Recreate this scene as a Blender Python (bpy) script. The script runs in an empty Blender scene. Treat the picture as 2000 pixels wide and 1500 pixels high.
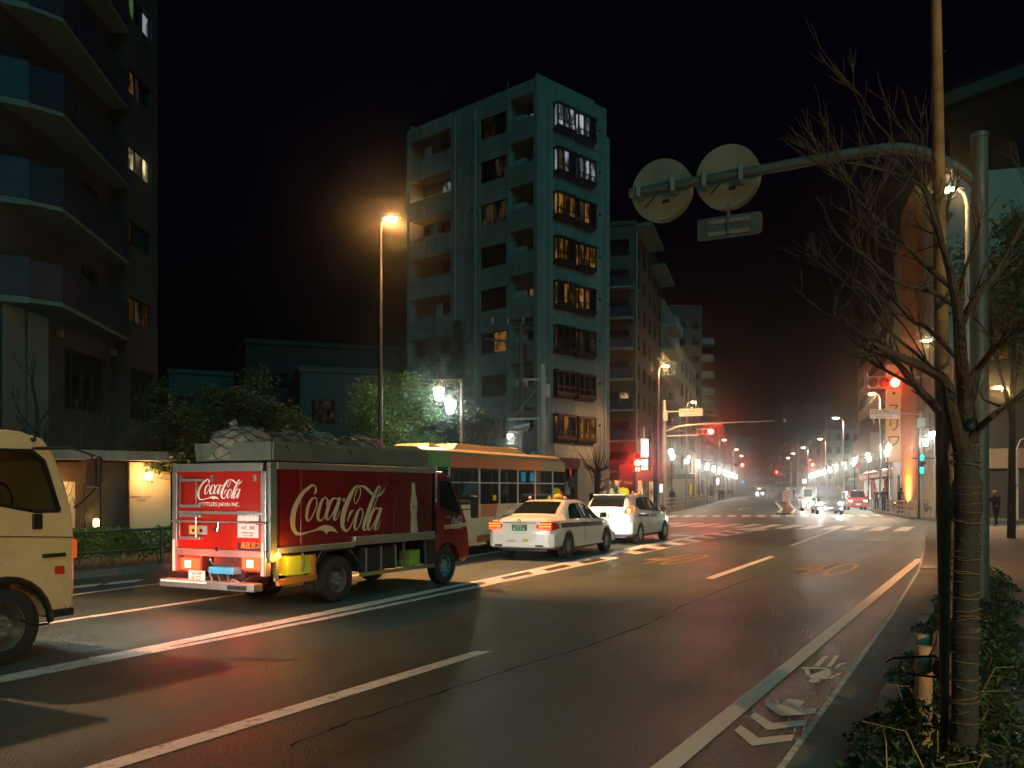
import bpy, bmesh, math, random
from mathutils import Vector, Matrix
random.seed(7)
R = math.radians
scene = bpy.context.scene
COL = scene.collection

# ---------------------------------------------------------------- camera, sky, sun, exposure
HC, FP, HZ = 1.75, 1800.0, 955.0          # eye height, focal length and horizon in 2000x1500 photo pixels
cam_d = bpy.data.cameras.new('camera')
cam_d.sensor_width = 36.0
cam_d.lens = FP / 2000 * 36.0
cam_d.shift_y = (HZ - 750) / 2000
cam_d.clip_end = 3000
cam = bpy.data.objects.new('camera', cam_d)
COL.objects.link(cam)
cam.location = (0, 0, HC)
cam.rotation_euler = (R(90), 0, 0)
scene.camera = cam

world = bpy.data.worlds.new('World')
scene.world = world
world.use_nodes = True
wn = world.node_tree.nodes
bg = wn['Background']
sky = wn.new('ShaderNodeTexSky')
sky.sky_type = 'NISHITA'
sky.sun_disc = False
sky.sun_elevation = R(-3)
sky.sun_rotation = R(200)
sky.ozone_density = 8; sky.dust_density = 0
tint = wn.new('ShaderNodeVectorMath'); tint.operation = 'MULTIPLY'; tint.inputs[1].default_value = (.12, .3, 1.)
world.node_tree.links.new(sky.outputs[0], tint.inputs[0])
world.node_tree.links.new(tint.outputs[0], bg.inputs[0])
bg.inputs[1].default_value = 0.1

sun_d = bpy.data.lights.new('teal_fill_sun', 'SUN')  # sun lamp added as a teal fill for walls and road
sun_d.energy = 1.35
sun_d.angle = R(45)
sun_d.color = (0.05, 0.95, 0.98)
sun = bpy.data.objects.new('teal_fill_sun', sun_d)
COL.objects.link(sun)
sun.rotation_euler = (R(52), 0, R(18))

scene.view_settings.view_transform = 'Standard'
scene.view_settings.look = 'None'
scene.view_settings.exposure = -1.2
scene.view_settings.gamma = 1.0
scene.view_settings.use_curve_mapping = False
scene.render.engine = 'CYCLES'
cy = scene.cycles
cy.use_denoising = True
cy.max_bounces = 6
cy.diffuse_bounces = 3
cy.glossy_bounces = 3
cy.transmission_bounces = 4
cy.transparent_max_bounces = 10
cy.sample_clamp_indirect = 4.0
cy.sample_clamp_direct = 0.0
cy.caustics_reflective = False
cy.caustics_refractive = False
cy.use_light_tree = True

# ---------------------------------------------------------------- placing helpers
def P(px, py, Y):
    return Vector(((px - 1000) / FP * Y, Y, HC - (py - HZ) / FP * Y))
def G(px, py, z=0.0):
    Y = FP * (HC - z) / (py - HZ)
    return Vector(((px - 1000) / FP * Y, Y, z))
YAW = math.atan2(990, 1800)
DX, DY = math.sin(YAW), math.cos(YAW)
def ST(s, t, z=0.0):                      # s along the near road, t to its left, from the eye
    return Vector((s * DX - t * DY, s * DY + t * DX, z))
def toST(v):
    return (v.x * DX + v.y * DY, -v.x * DY + v.y * DX)
HEAD = R(90) - YAW                        # yaw of a thing whose local x runs along the near road
YAW2 = math.atan2(507, 1800)              # the road after the bend
D2 = Vector((math.sin(YAW2), math.cos(YAW2), 0))
N2 = Vector((-D2.y, D2.x, 0))
HEAD2 = R(90) - YAW2

# ---------------------------------------------------------------- materials
MATS = {}
def mat(name, col, rough=.55, metal=0., var=.14, ns=2.5, bump=0., bs=60., coat=0., spec=.5, rv=.1, streak=0.):
    if name in MATS: return MATS[name]
    m = bpy.data.materials.new(name); m.use_nodes = True
    nt = m.node_tree; N = nt.nodes; L = nt.links
    b = N['Principled BSDF']
    tc = N.new('ShaderNodeTexCoord')
    nz = N.new('ShaderNodeTexNoise'); nz.inputs['Scale'].default_value = ns; nz.inputs['Detail'].default_value = 6; nz.inputs['Roughness'].default_value = .65
    L.new(tc.outputs['Object'], nz.inputs['Vector'])
    mx = N.new('ShaderNodeMix'); mx.data_type = 'RGBA'
    mx.inputs[6].default_value = (*[c * (1 - var) for c in col], 1)
    mx.inputs[7].default_value = (*[min(1, c * (1 + var)) for c in col], 1)
    cr = N.new('ShaderNodeMapRange'); cr.inputs[1].default_value = .3; cr.inputs[2].default_value = .7
    L.new(nz.outputs['Fac'], cr.inputs[0]); L.new(cr.outputs[0], mx.inputs[0])
    if streak:                            # rain streaks and grime running down a wall
        sm_ = N.new('ShaderNodeMapping'); sm_.inputs['Scale'].default_value = (2.2, 2.2, .09); L.new(tc.outputs['Object'], sm_.inputs[0])
        sn_ = N.new('ShaderNodeTexNoise'); sn_.inputs['Scale'].default_value = 1.; sn_.inputs['Detail'].default_value = 7; sn_.inputs['Roughness'].default_value = .7; L.new(sm_.outputs[0], sn_.inputs['Vector'])
        sr_ = N.new('ShaderNodeMapRange'); sr_.inputs[1].default_value = .35; sr_.inputs[2].default_value = .6; sr_.inputs[3].default_value = 1 - streak; sr_.inputs[4].default_value = 1.; L.new(sn_.outputs['Fac'], sr_.inputs[0])
        sv_ = N.new('ShaderNodeVectorMath'); sv_.operation = 'SCALE'; L.new(mx.outputs[2], sv_.inputs[0]); L.new(sr_.outputs[0], sv_.inputs['Scale']); L.new(sv_.outputs[0], b.inputs['Base Color'])
    else: L.new(mx.outputs[2], b.inputs['Base Color'])
    rr = N.new('ShaderNodeMapRange'); rr.inputs[1].default_value = .3; rr.inputs[2].default_value = .7
    rr.inputs[3].default_value = max(.03, rough - rv); rr.inputs[4].default_value = min(1, rough + rv)
    L.new(nz.outputs['Fac'], rr.inputs[0]); L.new(rr.outputs[0], b.inputs['Roughness'])
    b.inputs['Metallic'].default_value = metal
    b.inputs['Specular IOR Level'].default_value = spec
    if coat: b.inputs['Coat Weight'].default_value = coat; b.inputs['Coat Roughness'].default_value = .06
    if bump:
        n2 = N.new('ShaderNodeTexNoise'); n2.inputs['Scale'].default_value = bs; n2.inputs['Detail'].default_value = 4
        L.new(tc.outputs['Object'], n2.inputs['Vector'])
        bp = N.new('ShaderNodeBump'); bp.inputs['Strength'].default_value = bump; bp.inputs['Distance'].default_value = .02
        L.new(n2.outputs['Fac'], bp.inputs['Height']); L.new(bp.outputs[0], b.inputs['Normal'])
    MATS[name] = m
    return m
def emis(name, col, st):
    if name in MATS: return MATS[name]
    m = bpy.data.materials.new(name); m.use_nodes = True
    nt = m.node_tree; N = nt.nodes
    N.remove(N['Principled BSDF'])
    e = N.new('ShaderNodeEmission'); e.inputs[0].default_value = (*col, 1); e.inputs[1].default_value = st
    nt.links.new(e.outputs[0], N['Material Output'].inputs[0])
    MATS[name] = m
    return m
def litroom(name, col, st, ns=3.0):       # a lit window: uneven curtain or room behind the pane
    if name in MATS: return MATS[name]
    m = bpy.data.materials.new(name); m.use_nodes = True
    nt = m.node_tree; N = nt.nodes; L = nt.links
    N.remove(N['Principled BSDF'])
    tc = N.new('ShaderNodeTexCoord'); nz = N.new('ShaderNodeTexNoise')
    mp = N.new('ShaderNodeMapping'); mp.inputs['Scale'].default_value = (ns * .8, ns * .8, ns * .3)
    L.new(tc.outputs['Object'], mp.inputs[0]); L.new(mp.outputs[0], nz.inputs['Vector'])
    nz.inputs['Scale'].default_value = 1.0; nz.inputs['Detail'].default_value = 3
    mr = N.new('ShaderNodeMapRange'); mr.inputs[1].default_value = .46; mr.inputs[2].default_value = .56; mr.inputs[3].default_value = .1 * st; mr.inputs[4].default_value = st
    L.new(nz.outputs['Fac'], mr.inputs[0])
    e = N.new('ShaderNodeEmission'); e.inputs[0].default_value = (*col, 1)
    oi = N.new('ShaderNodeObjectInfo'); rm = N.new('ShaderNodeMapRange'); rm.inputs[3].default_value = .12; rm.inputs[4].default_value = 1.25; L.new(oi.outputs['Random'], rm.inputs[0])
    mm = N.new('ShaderNodeMath'); mm.operation = 'MULTIPLY'; L.new(mr.outputs[0], mm.inputs[0]); L.new(rm.outputs[0], mm.inputs[1]); L.new(mm.outputs[0], e.inputs[1])
    L.new(e.outputs[0], N['Material Output'].inputs[0])
    MATS[name] = m
    return m
def glass(name, tint=(.5, .6, .6), refl=.12, rough=.03):
    if name in MATS: return MATS[name]
    m = bpy.data.materials.new(name); m.use_nodes = True
    nt = m.node_tree; N = nt.nodes; L = nt.links
    N.remove(N['Principled BSDF'])
    t = N.new('ShaderNodeBsdfTransparent'); t.inputs[0].default_value = (*tint, 1)
    g = N.new('ShaderNodeBsdfGlossy'); g.inputs['Roughness'].default_value = rough
    lw = N.new('ShaderNodeLayerWeight'); lw.inputs[0].default_value = .35
    mr = N.new('ShaderNodeMapRange'); mr.inputs[3].default_value = refl * .5; mr.inputs[4].default_value = .7
    L.new(lw.outputs['Fresnel'], mr.inputs[0])
    mx = N.new('ShaderNodeMixShader')
    L.new(mr.outputs[0], mx.inputs[0]); L.new(t.outputs[0], mx.inputs[1]); L.new(g.outputs[0], mx.inputs[2])
    L.new(mx.outputs[0], N['Material Output'].inputs[0])
    MATS[name] = m
    return m
def asphalt(name, c, crack=True):
    m = bpy.data.materials.new(name); m.use_nodes = True
    nt = m.node_tree; N = nt.nodes; L = nt.links
    b = N['Principled BSDF']
    tc = N.new('ShaderNodeTexCoord')
    big = N.new('ShaderNodeTexNoise'); big.inputs['Scale'].default_value = .35; big.inputs['Detail'].default_value = 5
    fine = N.new('ShaderNodeTexNoise'); fine.inputs['Scale'].default_value = 38; fine.inputs['Detail'].default_value = 5; fine.inputs['Roughness'].default_value = .75
    vor = N.new('ShaderNodeTexVoronoi'); vor.inputs['Scale'].default_value = 55
    for n in (big, fine, vor): L.new(tc.outputs['Object'], n.inputs['Vector'])
    # tyre tracks: long streaks along the road
    mp = N.new('ShaderNodeMapping'); mp.inputs['Rotation'].default_value = (0, 0, -HEAD); 
    L.new(tc.outputs['Object'], mp.inputs[0])
    mp2 = N.new('ShaderNodeMapping'); mp2.inputs['Scale'].default_value = (.03, 1.1, 1)
    L.new(mp.outputs[0], mp2.inputs[0])
    trk = N.new('ShaderNodeTexNoise'); trk.inputs['Scale'].default_value = 1.0; trk.inputs['Detail'].default_value = 4
    L.new(mp2.outputs[0], trk.inputs['Vector'])
    a1 = N.new('ShaderNodeMath'); a1.operation = 'ADD'; L.new(big.outputs['Fac'], a1.inputs[0]); L.new(trk.outputs['Fac'], a1.inputs[1])
    a2 = N.new('ShaderNodeMath'); a2.operation = 'MULTIPLY_ADD'; L.new(fine.outputs['Fac'], a2.inputs[0]); a2.inputs[1].default_value = .9; L.new(a1.outputs[0], a2.inputs[2])
    mr = N.new('ShaderNodeMapRange'); mr.inputs[1].default_value = 1.05; mr.inputs[2].default_value = 1.85; mr.inputs[3].default_value = .4; mr.inputs[4].default_value = 1.6
    L.new(a2.outputs[0], mr.inputs[0])
    vm = N.new('ShaderNodeVectorMath'); vm.operation = 'SCALE'; vm.inputs[0].default_value = c; L.new(mr.outputs[0], vm.inputs['Scale'])
    L.new(vm.outputs[0], b.inputs['Base Color'])
    rr = N.new('ShaderNodeMapRange'); rr.inputs[1].default_value = .7; rr.inputs[2].default_value = 1.3; rr.inputs[3].default_value = .28; rr.inputs[4].default_value = .55; b.inputs['Specular IOR Level'].default_value = .14
    L.new(a1.outputs[0], rr.inputs[0]); L.new(rr.outputs[0], b.inputs['Roughness'])
    ad = N.new('ShaderNodeMath'); ad.operation = 'ADD'; L.new(fine.outputs['Fac'], ad.inputs[0]); L.new(vor.outputs['Distance'], ad.inputs[1])
    bp = N.new('ShaderNodeBump'); bp.inputs['Strength'].default_value = .8; bp.inputs['Distance'].default_value = .016
    L.new(ad.outputs[0], bp.inputs['Height']); L.new(bp.outputs[0], b.inputs['Normal'])
    MATS[name] = m
    return m
def paintmat(name, col, worn=.5):
    m = bpy.data.materials.new(name); m.use_nodes = True
    nt = m.node_tree; N = nt.nodes; L = nt.links
    b = N['Principled BSDF']; b.inputs['Roughness'].default_value = .5
    tc = N.new('ShaderNodeTexCoord')
    nz = N.new('ShaderNodeTexNoise'); nz.inputs['Scale'].default_value = 9; nz.inputs['Detail'].default_value = 8; nz.inputs['Roughness'].default_value = .8
    L.new(tc.outputs['Object'], nz.inputs['Vector'])
    mr = N.new('ShaderNodeMapRange'); lo = .36 if worn > .2 else .2; mr.inputs[1].default_value = lo; mr.inputs[2].default_value = lo + worn * .25
    L.new(nz.outputs['Fac'], mr.inputs[0])
    mx = N.new('ShaderNodeMix'); mx.data_type = 'RGBA'; mx.inputs[6].default_value = (.1, .1, .1, 1); mx.inputs[7].default_value = (*col, 1)
    L.new(mr.outputs[0], mx.inputs[0]); L.new(mx.outputs[2], b.inputs['Base Color'])
    MATS[name] = m
    return m

# ---------------------------------------------------------------- mesh builder
class MB:
    def __init__(s): s.v = []; s.f = []; s.mi = []; s.cur = 0
    def add(s, vs, fs):
        n = len(s.v); s.v += [Vector(v) for v in vs]
        for f in fs: s.f.append([n + i for i in f]); s.mi.append(s.cur)
        return s
    def box(s, x0, x1, y0, y1, z0, z1):
        return s.add([(x0, y0, z0), (x1, y0, z0), (x1, y1, z0), (x0, y1, z0), (x0, y0, z1), (x1, y0, z1), (x1, y1, z1), (x0, y1, z1)],
                     [(3, 2, 1, 0), (4, 5, 6, 7), (0, 1, 5, 4), (1, 2, 6, 5), (2, 3, 7, 6), (3, 0, 4, 7)])
    def bar(s, a, b, w, h, up=(0, 0, 1)):
        a, b = Vector(a), Vector(b); d = (b - a).normalized(); up = Vector(up)
        if abs(d.dot(up)) > .98: up = Vector((1, 0, 0))
        r = d.cross(up).normalized() * w / 2; u = r.cross(d).normalized() * h / 2
        return s.add([a - r - u, a + r - u, a + r + u, a - r + u, b - r - u, b + r - u, b + r + u, b - r + u],
                     [(0, 1, 2, 3), (7, 6, 5, 4), (0, 4, 5, 1), (1, 5, 6, 2), (2, 6, 7, 3), (3, 7, 4, 0)])
    def poly(s, pts): return s.add(pts, [tuple(range(len(pts)))])
    def prism(s, pts, vec):
        n = len(pts); vec = Vector(vec); p = [Vector(q) for q in pts]
        return s.add(p + [q + vec for q in p], [tuple(range(n))[::-1], tuple(range(n, 2 * n))] + [(i, (i + 1) % n, n + (i + 1) % n, n + i) for i in range(n)])
    def tube(s, pts, r, n=8, cap=True):
        pts = [Vector(p) for p in pts]; k = len(pts)
        rs = r if isinstance(r, (list, tuple)) else [r] * k
        d0 = (pts[1] - pts[0]).normalized(); up = Vector((0, 0, 1)) if abs(d0.z) < .9 else Vector((1, 0, 0))
        vs = []
        for i in range(k):
            d = (pts[min(i + 1, k - 1)] - pts[max(i - 1, 0)]).normalized()
            a = d.cross(up).normalized(); b = a.cross(d).normalized(); up = b
            for j in range(n):
                t = 2 * math.pi * j / n; vs.append(pts[i] + (a * math.cos(t) + b * math.sin(t)) * rs[i])
        fs = [(i * n + j, i * n + (j + 1) % n, (i + 1) * n + (j + 1) % n, (i + 1) * n + j) for i in range(k - 1) for j in range(n)]
        if cap: fs += [tuple(range(n))[::-1], tuple(range((k - 1) * n, k * n))]
        return s.add(vs, fs)
    def cyl(s, a, b, r0, r1=None, n=12): return s.tube([a, b], [r0, r0 if r1 is None else r1], n)
    def lathe(s, prof, n=20, o=(0, 0, 0), ax='z', closed=False):
        o = Vector(o); vs = []; k = len(prof)
        for (r, h) in prof:
            for j in range(n):
                t = 2 * math.pi * j / n; c, q = r * math.cos(t), r * math.sin(t)
                vs.append(o + (Vector((c, q, h)) if ax == 'z' else Vector((c, h, q)) if ax == 'y' else Vector((h, c, q))))
        rng = range(k if closed else k - 1)
        fs = [(i * n + j, i * n + (j + 1) % n, ((i + 1) % k) * n + (j + 1) % n, ((i + 1) % k) * n + j) for i in rng for j in range(n)]
        if not closed: fs += [tuple(range(n))[::-1], tuple(range((k - 1) * n, k * n))]
        return s.add(vs, fs)
    def loft(s, secs, cap=True):
        n = len(secs[0]); vs = [p for sec in secs for p in sec]
        fs = [(i * n + j, i * n + (j + 1) % n, (i + 1) * n + (j + 1) % n, (i + 1) * n + j) for i in range(len(secs) - 1) for j in range(n)]
        if cap: fs += [tuple(range(n))[::-1], tuple(range((len(secs) - 1) * n, len(secs) * n))]
        return s.add(vs, fs)
    def blob(s, c, rad, nu=10, nv=6, jit=0.):
        c = Vector(c); vs = []
        for i in range(nv + 1):
            ph = math.pi * i / nv
            for j in range(nu):
                th = 2 * math.pi * j / nu; k = 1 + random.uniform(-jit, jit)
                vs.append(c + Vector((rad[0] * math.sin(ph) * math.cos(th) * k, rad[1] * math.sin(ph) * math.sin(th) * k, rad[2] * math.cos(ph) * k)))
        return s.add(vs, [(i * nu + j, i * nu + (j + 1) % nu, (i + 1) * nu + (j + 1) % nu, (i + 1) * nu + j) for i in range(nv) for j in range(nu)])
    def ball(s, c, r, nu=10, nv=6): return s.blob(c, (r, r, r), nu, nv)
    def mesh(s, name, recalc=True, merge=False):
        me = bpy.data.meshes.new(name); me.from_pydata([tuple(v) for v in s.v], [], s.f)
        if any(s.mi): me.polygons.foreach_set('material_index', s.mi)
        if recalc or merge:
            bm = bmesh.new(); bm.from_mesh(me)
            if merge: bmesh.ops.remove_doubles(bm, verts=bm.verts, dist=1e-4)
            bmesh.ops.recalc_face_normals(bm, faces=bm.faces); bm.to_mesh(me); bm.free()
        return me
    def build(s, name, m, parent=None, smooth=False, bevel=0, recalc=True, merge=False):
        me = s.mesh(name, recalc, merge)
        for q in (m if isinstance(m, (list, tuple)) else [m]): me.materials.append(q)
        return link(name, me, parent, smooth, bevel)
def link(name, me, parent=None, smooth=False, bevel=0):
    if smooth:
        me.shade_smooth(); me.set_sharp_from_angle(angle=R(38))
    o = bpy.data.objects.new(name, me); COL.objects.link(o)
    if parent: o.parent = parent
    if bevel:
        b = o.modifiers.new('bevel', 'BEVEL'); b.width = bevel; b.segments = 2; b.limit_method = 'ANGLE'; b.angle_limit = R(40)
    return o
def tag(o, label=None, cat=None, group=None, kind=None):
    if label: o['label'] = label
    if cat: o['category'] = cat
    if group: o['group'] = group
    if kind: o['kind'] = kind
    return o
def thing(name, label, cat, loc=(0, 0, 0), rz=0., group=None):
    o = bpy.data.objects.new(name, None); COL.objects.link(o)
    o.empty_display_size = .2; o.location = loc; o.rotation_euler = (0, 0, rz)
    return tag(o, label, cat, group)
def kids(o): return [c for c in bpy.data.objects if c.parent == o]
def copytree(o, parent=None, loc=None, rz=None, label=None):
    c = o.copy(); COL.objects.link(c); c.parent = parent
    if loc is not None: c.location = loc
    if rz is not None: c.rotation_euler = (0, 0, rz)
    if label: c['label'] = label
    for ch in kids(o): copytree(ch, c)
    return c
def evalmesh(o):
    dg = bpy.context.evaluated_depsgraph_get(); dg.update()
    return bpy.data.meshes.new_from_object(o.evaluated_get(dg))
def cut(o, cutters):                      # real openings: boolean difference, then the plain mesh
    tmp = []
    for c in cutters:
        me = c.mesh('cutter'); q = bpy.data.objects.new('cutter', me); COL.objects.link(q); tmp.append(q)
        b = o.modifiers.new('b', 'BOOLEAN'); b.operation = 'DIFFERENCE'; b.object = q; b.solver = 'EXACT'
        if o.parent: q.parent = o.parent
    me = evalmesh(o); o.modifiers.clear(); o.data = me
    for q in tmp: bpy.data.objects.remove(q)
    me.shade_smooth(); me.set_sharp_from_angle(angle=R(32))
    return o
def text(name, body, m, size=1., parent=None, M=None, ext=.002, sx=1., sy=1., align='CENTER'):
    cu = bpy.data.curves.new(name, 'FONT'); cu.body = body; cu.size = size; cu.extrude = ext
    cu.align_x = align; cu.align_y = 'CENTER'; cu.resolution_u = 3
    o = bpy.data.objects.new(name, cu); COL.objects.link(o)
    me = evalmesh(o); bpy.data.objects.remove(o)
    for v in me.vertices: v.co.x *= sx; v.co.y *= sy
    me.materials.clear(); me.materials.append(m)
    if M is not None: me.transform(M)
    return link(name, me, parent)
def frame(o, u, v):                        # matrix taking local x,y to u,v at o
    u, v = Vector(u).normalized(), Vector(v).normalized(); w = u.cross(v).normalized(); v = w.cross(u)
    M = Matrix.Identity(4)
    for i in range(3): M[i][0], M[i][1], M[i][2], M[i][3] = u[i], v[i], w[i], o[i]
    return M
def lamp(kind, name, loc, col, power, parent=None, radius=.1, aim=None, spot=150, blend=.5):
    d = bpy.data.lights.new(name, kind); d.energy = power; d.color = col; d.shadow_soft_size = radius
    if kind == 'SPOT': d.spot_size = R(spot); d.spot_blend = blend
    o = bpy.data.objects.new(name, d); COL.objects.link(o); o.location = loc
    if parent: o.parent = parent
    if aim is not None: o.rotation_euler = Vector(aim).to_track_quat('-Z', 'Y').to_euler()
    return o
def catmull(pts, n=6):
    out = []; k = len(pts)
    for i in range(k - 1):
        p0, p1, p2, p3 = pts[max(i - 1, 0)], pts[i], pts[i + 1], pts[min(i + 2, k - 1)]
        for j in range(n):
            t = j / n
            out.append(tuple(.5 * (2 * b + (c - a) * t + (2 * a - 5 * b + 4 * c - d) * t * t + (3 * b - a - 3 * c + d) * t ** 3) for a, b, c, d in zip(p0, p1, p2, p3)))
    out.append(tuple(pts[-1])); return out

# shared materials
ASPH = asphalt('asphalt', (.048, .078, .074))
ASPH2 = asphalt('asphalt_patch', (.05, .05, .05))
WPAINT = paintmat('white_road_paint', (.62, .6, .56))
MPAINT = paintmat('fresh_road_paint', (.75, .7, .6), .12)
YPAINT = paintmat('yellow_road_paint', (.34, .19, .06), 1.)
CONC = mat('concrete', (.15, .15, .14), .85, bump=.4, bs=30, ns=1.2, var=.3)
PAVE = mat('sidewalk_paving', (.12, .115, .105), .8, bump=.4, bs=20, ns=1.5, var=.35)
STEEL = mat('galvanised_steel', (.33, .34, .34), .4, .7)
DKSTEEL = mat('dark_painted_steel', (.05, .055, .06), .4, .4)
BLACK = mat('black_plastic', (.015, .015, .016), .45)
RUBBER = mat('tyre_rubber', (.02, .02, .021), .8, bump=.2, bs=80)
ALLOY = mat('alloy_wheel', (.6, .6, .6), .28, .9)
CHROME = mat('chrome', (.75, .75, .75), .12, 1.)
ALU = mat('brushed_aluminium', (.5, .49, .47), .34, .75, ns=5, var=.07, rv=.04)
DGLASS = mat('dark_window_glass', (.008, .012, .012), .05, 0, spec=.9, var=.3, rv=.02)
CGLASS = glass('clear_window_glass', (.72, .78, .76), .16)
TGLASS = glass('tinted_window_glass', (.3, .36, .36), .2)
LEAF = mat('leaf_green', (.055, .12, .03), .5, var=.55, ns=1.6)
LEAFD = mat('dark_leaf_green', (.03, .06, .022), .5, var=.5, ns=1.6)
BARK = mat('bark', (.026, .027, .024), .9, bump=.8, bs=30, var=.4, ns=6)
E_WARM = emis('sodium_lamp_lens', (1., .5, .17), 1800)
E_LANT = emis('lantern_glass', (1., .93, .78), 260)
E_LANTF = emis('far_lantern_glass', (1., .88, .7), 260)
E_RED = emis('red_signal_lens', (1., .012, .005), 2000)
E_GREEN = emis('green_signal_lens', (.05, 1., .75), 5)
E_TAIL = emis('tail_lamp_lens', (1., .07, .02), 9)
E_TAILHOT = emis('brake_lamp_bulb', (1., .42, .14), 30)
E_AMBER = emis('amber_lamp_lens', (1., .38, .04), 30)
E_HEAD = emis('headlamp_lens', (1., .95, .86), 260)
# ---------------------------------------------------------------- ground, road, pavements
mb = MB(); mb.add([(-240, -100, -.03), (420, -100, -.03), (420, 690, -.03), (-240, 690, -.03)], [(0, 1, 2, 3)])
tag(mb.build('ground', mat('bare_ground', (.06, .06, .055), .9)), kind='structure')
mb = MB(); mb.add([(-70, -25, 0), (120, -25, 0), (260, 520, 0), (60, 520, 0), (-70, 120, 0)], [(0, 1, 2, 3, 4)])
road = tag(mb.build('road', ASPH), kind='structure')

def mark(pts, name='lane_line', m=None, z=.004):          # flat paint laid on the road, outline in photo pixels
    return MB().poly([G(x, y, z) for x, y in pts]).build(name, m or WPAINT, road)
def markst(pts, name='lane_line', m=None, z=.004):
    return MB().poly([ST(s, t, z) for s, t in pts]).build(name, m or WPAINT, road)
# dashed lane line
markst([(2.2, 4.93), (2.2, 5.13), (8.5, 5.14), (8.6, 4.97)])
mark([(1377, 1129), (1392, 1131), (1514, 1087), (1503, 1086)])
markst([(-8, 4.93), (-8, 5.13), (-3.5, 5.13), (-3.5, 4.93)])
# cycle lane line
a = G(1269, 1500); b = G(1327, 1500)
sa, ta = toST(a); sb, tb = toST(b)
MB().poly([ST(1.0, ta - .02, .004), ST(1.0, tb - .02, .004), G(1345, 1484, .004), G(1560, 1300, .004), G(1804, 1091, .004), G(1789, 1091, .004), G(1520, 1304, .004), G(1290, 1484, .004)]).build('cycle_lane_line', MPAINT, road)
# cycle symbol and chevrons
def z6(q): return [(1400 + .3 * x, 1110 + .3 * y) for x, y in q]
for q in ([(115, 1055), (155, 1018), (270, 1102), (505, 1080), (490, 1120), (230, 1155)], [(215, 965), (250, 933), (365, 1007), (585, 985), (575, 1020), (330, 1052)]):
    mark(z6(q), 'chevron_marking', MPAINT)
mark(z6([(305, 885), (345, 858), (400, 890), (465, 848), (575, 862), (535, 915), (650, 908), (640, 945), (415, 962)]), 'arrow_marking', MPAINT)
for q in ([(630, 632), (700, 566), (730, 570), (665, 640)], [(715, 640), (772, 565), (798, 566), (745, 640)], [(552, 642), (700, 646), (745, 660), (735, 668), (690, 655), (556, 653)],
          [(570, 655), (600, 655), (608, 695), (580, 697)], [(600, 700), (690, 663), (742, 668), (745, 690), (715, 722), (640, 718), (605, 712)], [(725, 715), (790, 680), (812, 684), (745, 718)],
          [(766, 645), (800, 617), (845, 612), (842, 622), (812, 626), (785, 650)]):
    mark(z6(q), 'bicycle_marking', MPAINT, .005)
mark(z6([(597, 732), (615, 719), (660, 719), (677, 730), (660, 744), (615, 745)]), 'bicycle_marking', MPAINT, .0055)
# centre line, doubled, then the ladder strip
cl = [(0, 1320), (320, 1256), (640, 1192), (960, 1128), (1180, 1082), (1246, 1066), (1352, 1047), (1430, 1033.5), (1475, 1030)]
cr_ = [(0, 1333.5), (320, 1271), (640, 1209), (960, 1142), (1180, 1096), (1242, 1083), (1392, 1052), (1466, 1038), (1504, 1034)]
mb = MB(); A = [G(x, y, .004) for x, y in cl]; B = [G(x, y, .004) for x, y in cr_]
A.insert(0, ST(-8, toST(A[0])[1] - .45, .004)); B.insert(0, ST(-8, toST(B[0])[1] - .4, .004))
for i in range(len(A) - 1): mb.add([A[i], B[i], B[i + 1], A[i + 1]], [(0, 1, 2, 3)])
mb.build('centre_line', WPAINT, road)
mb = MB(); ga = [(330, 1262.4), (500, 1228.4), (732, 1181.5), (940, 1136)]; gb = [(332, 1263.4), (502, 1231), (732, 1185), (952, 1139)]
for i in range(3): mb.add([G(*ga[i], .007), G(*gb[i], .007), G(*gb[i + 1], .007), G(*ga[i + 1], .007)], [(0, 1, 2, 3)])
mb.build('centre_line_gap', ASPH, road)
zb = lambda q: [(820 + .26 * x, 840 + .26 * y) for x, y in q]
zc = lambda q: [(1180 + .2 * x, 940 + .2 * y) for x, y in q]
for q in ([(600, 1108), (810, 1063), (858, 1076), (640, 1120)], [(920, 1046), (1080, 1010), (1145, 1021), (970, 1058)], [(1180, 993), (1335, 960), (1398, 972), (1245, 1003)]):
    mark(zb(q), 'ladder_gap', ASPH2, .008)
for q in ([(15, 735), (180, 693), (310, 713), (150, 747)], [(265, 677), (390, 648), (535, 663), (385, 692)], [(475, 630), (590, 610), (735, 627), (605, 646)], [(655, 594), (760, 576), (895, 592), (790, 609)],
          [(815, 562), (900, 544), (1060, 563), (960, 578)], [(960, 533), (1030, 515), (1190, 537), (1100, 549)], [(1080, 505), (1150, 490), (1310, 508), (1240, 519)], [(1190, 482), (1260, 470), (1420, 485), (1370, 495)]):
    mark(zc(q), 'ladder_gap', ASPH2, .008)
# far-side lane lines
def linepx(pts, w, name='lane_line', z=.004, m=None):
    mb = MB(); V = [G(x, y, z) for x, y in pts]
    for i in range(len(V) - 1):
        d = (V[i + 1] - V[i]).normalized(); n = Vector((-d.y, d.x, 0)) * w / 2
        mb.add([V[i] - n, V[i] + n, V[i + 1] + n, V[i + 1] - n], [(3, 2, 1, 0)])
    return mb.build(name, m or WPAINT, road)
linepx([(0, 1231), (137, 1210), (473, 1160), (955, 1080), (1130, 1052)], .16)
linepx([(0, 1184), (154, 1160), (339, 1136), (620, 1101)], .12)
for i in range(5): markst([(7.5 + i * .9, 14.6), (7.9 + i * .9, 14.9), (8.6 + i * .9, 14.85), (8.2 + i * .9, 14.55)], 'cycle_marking')
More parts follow.
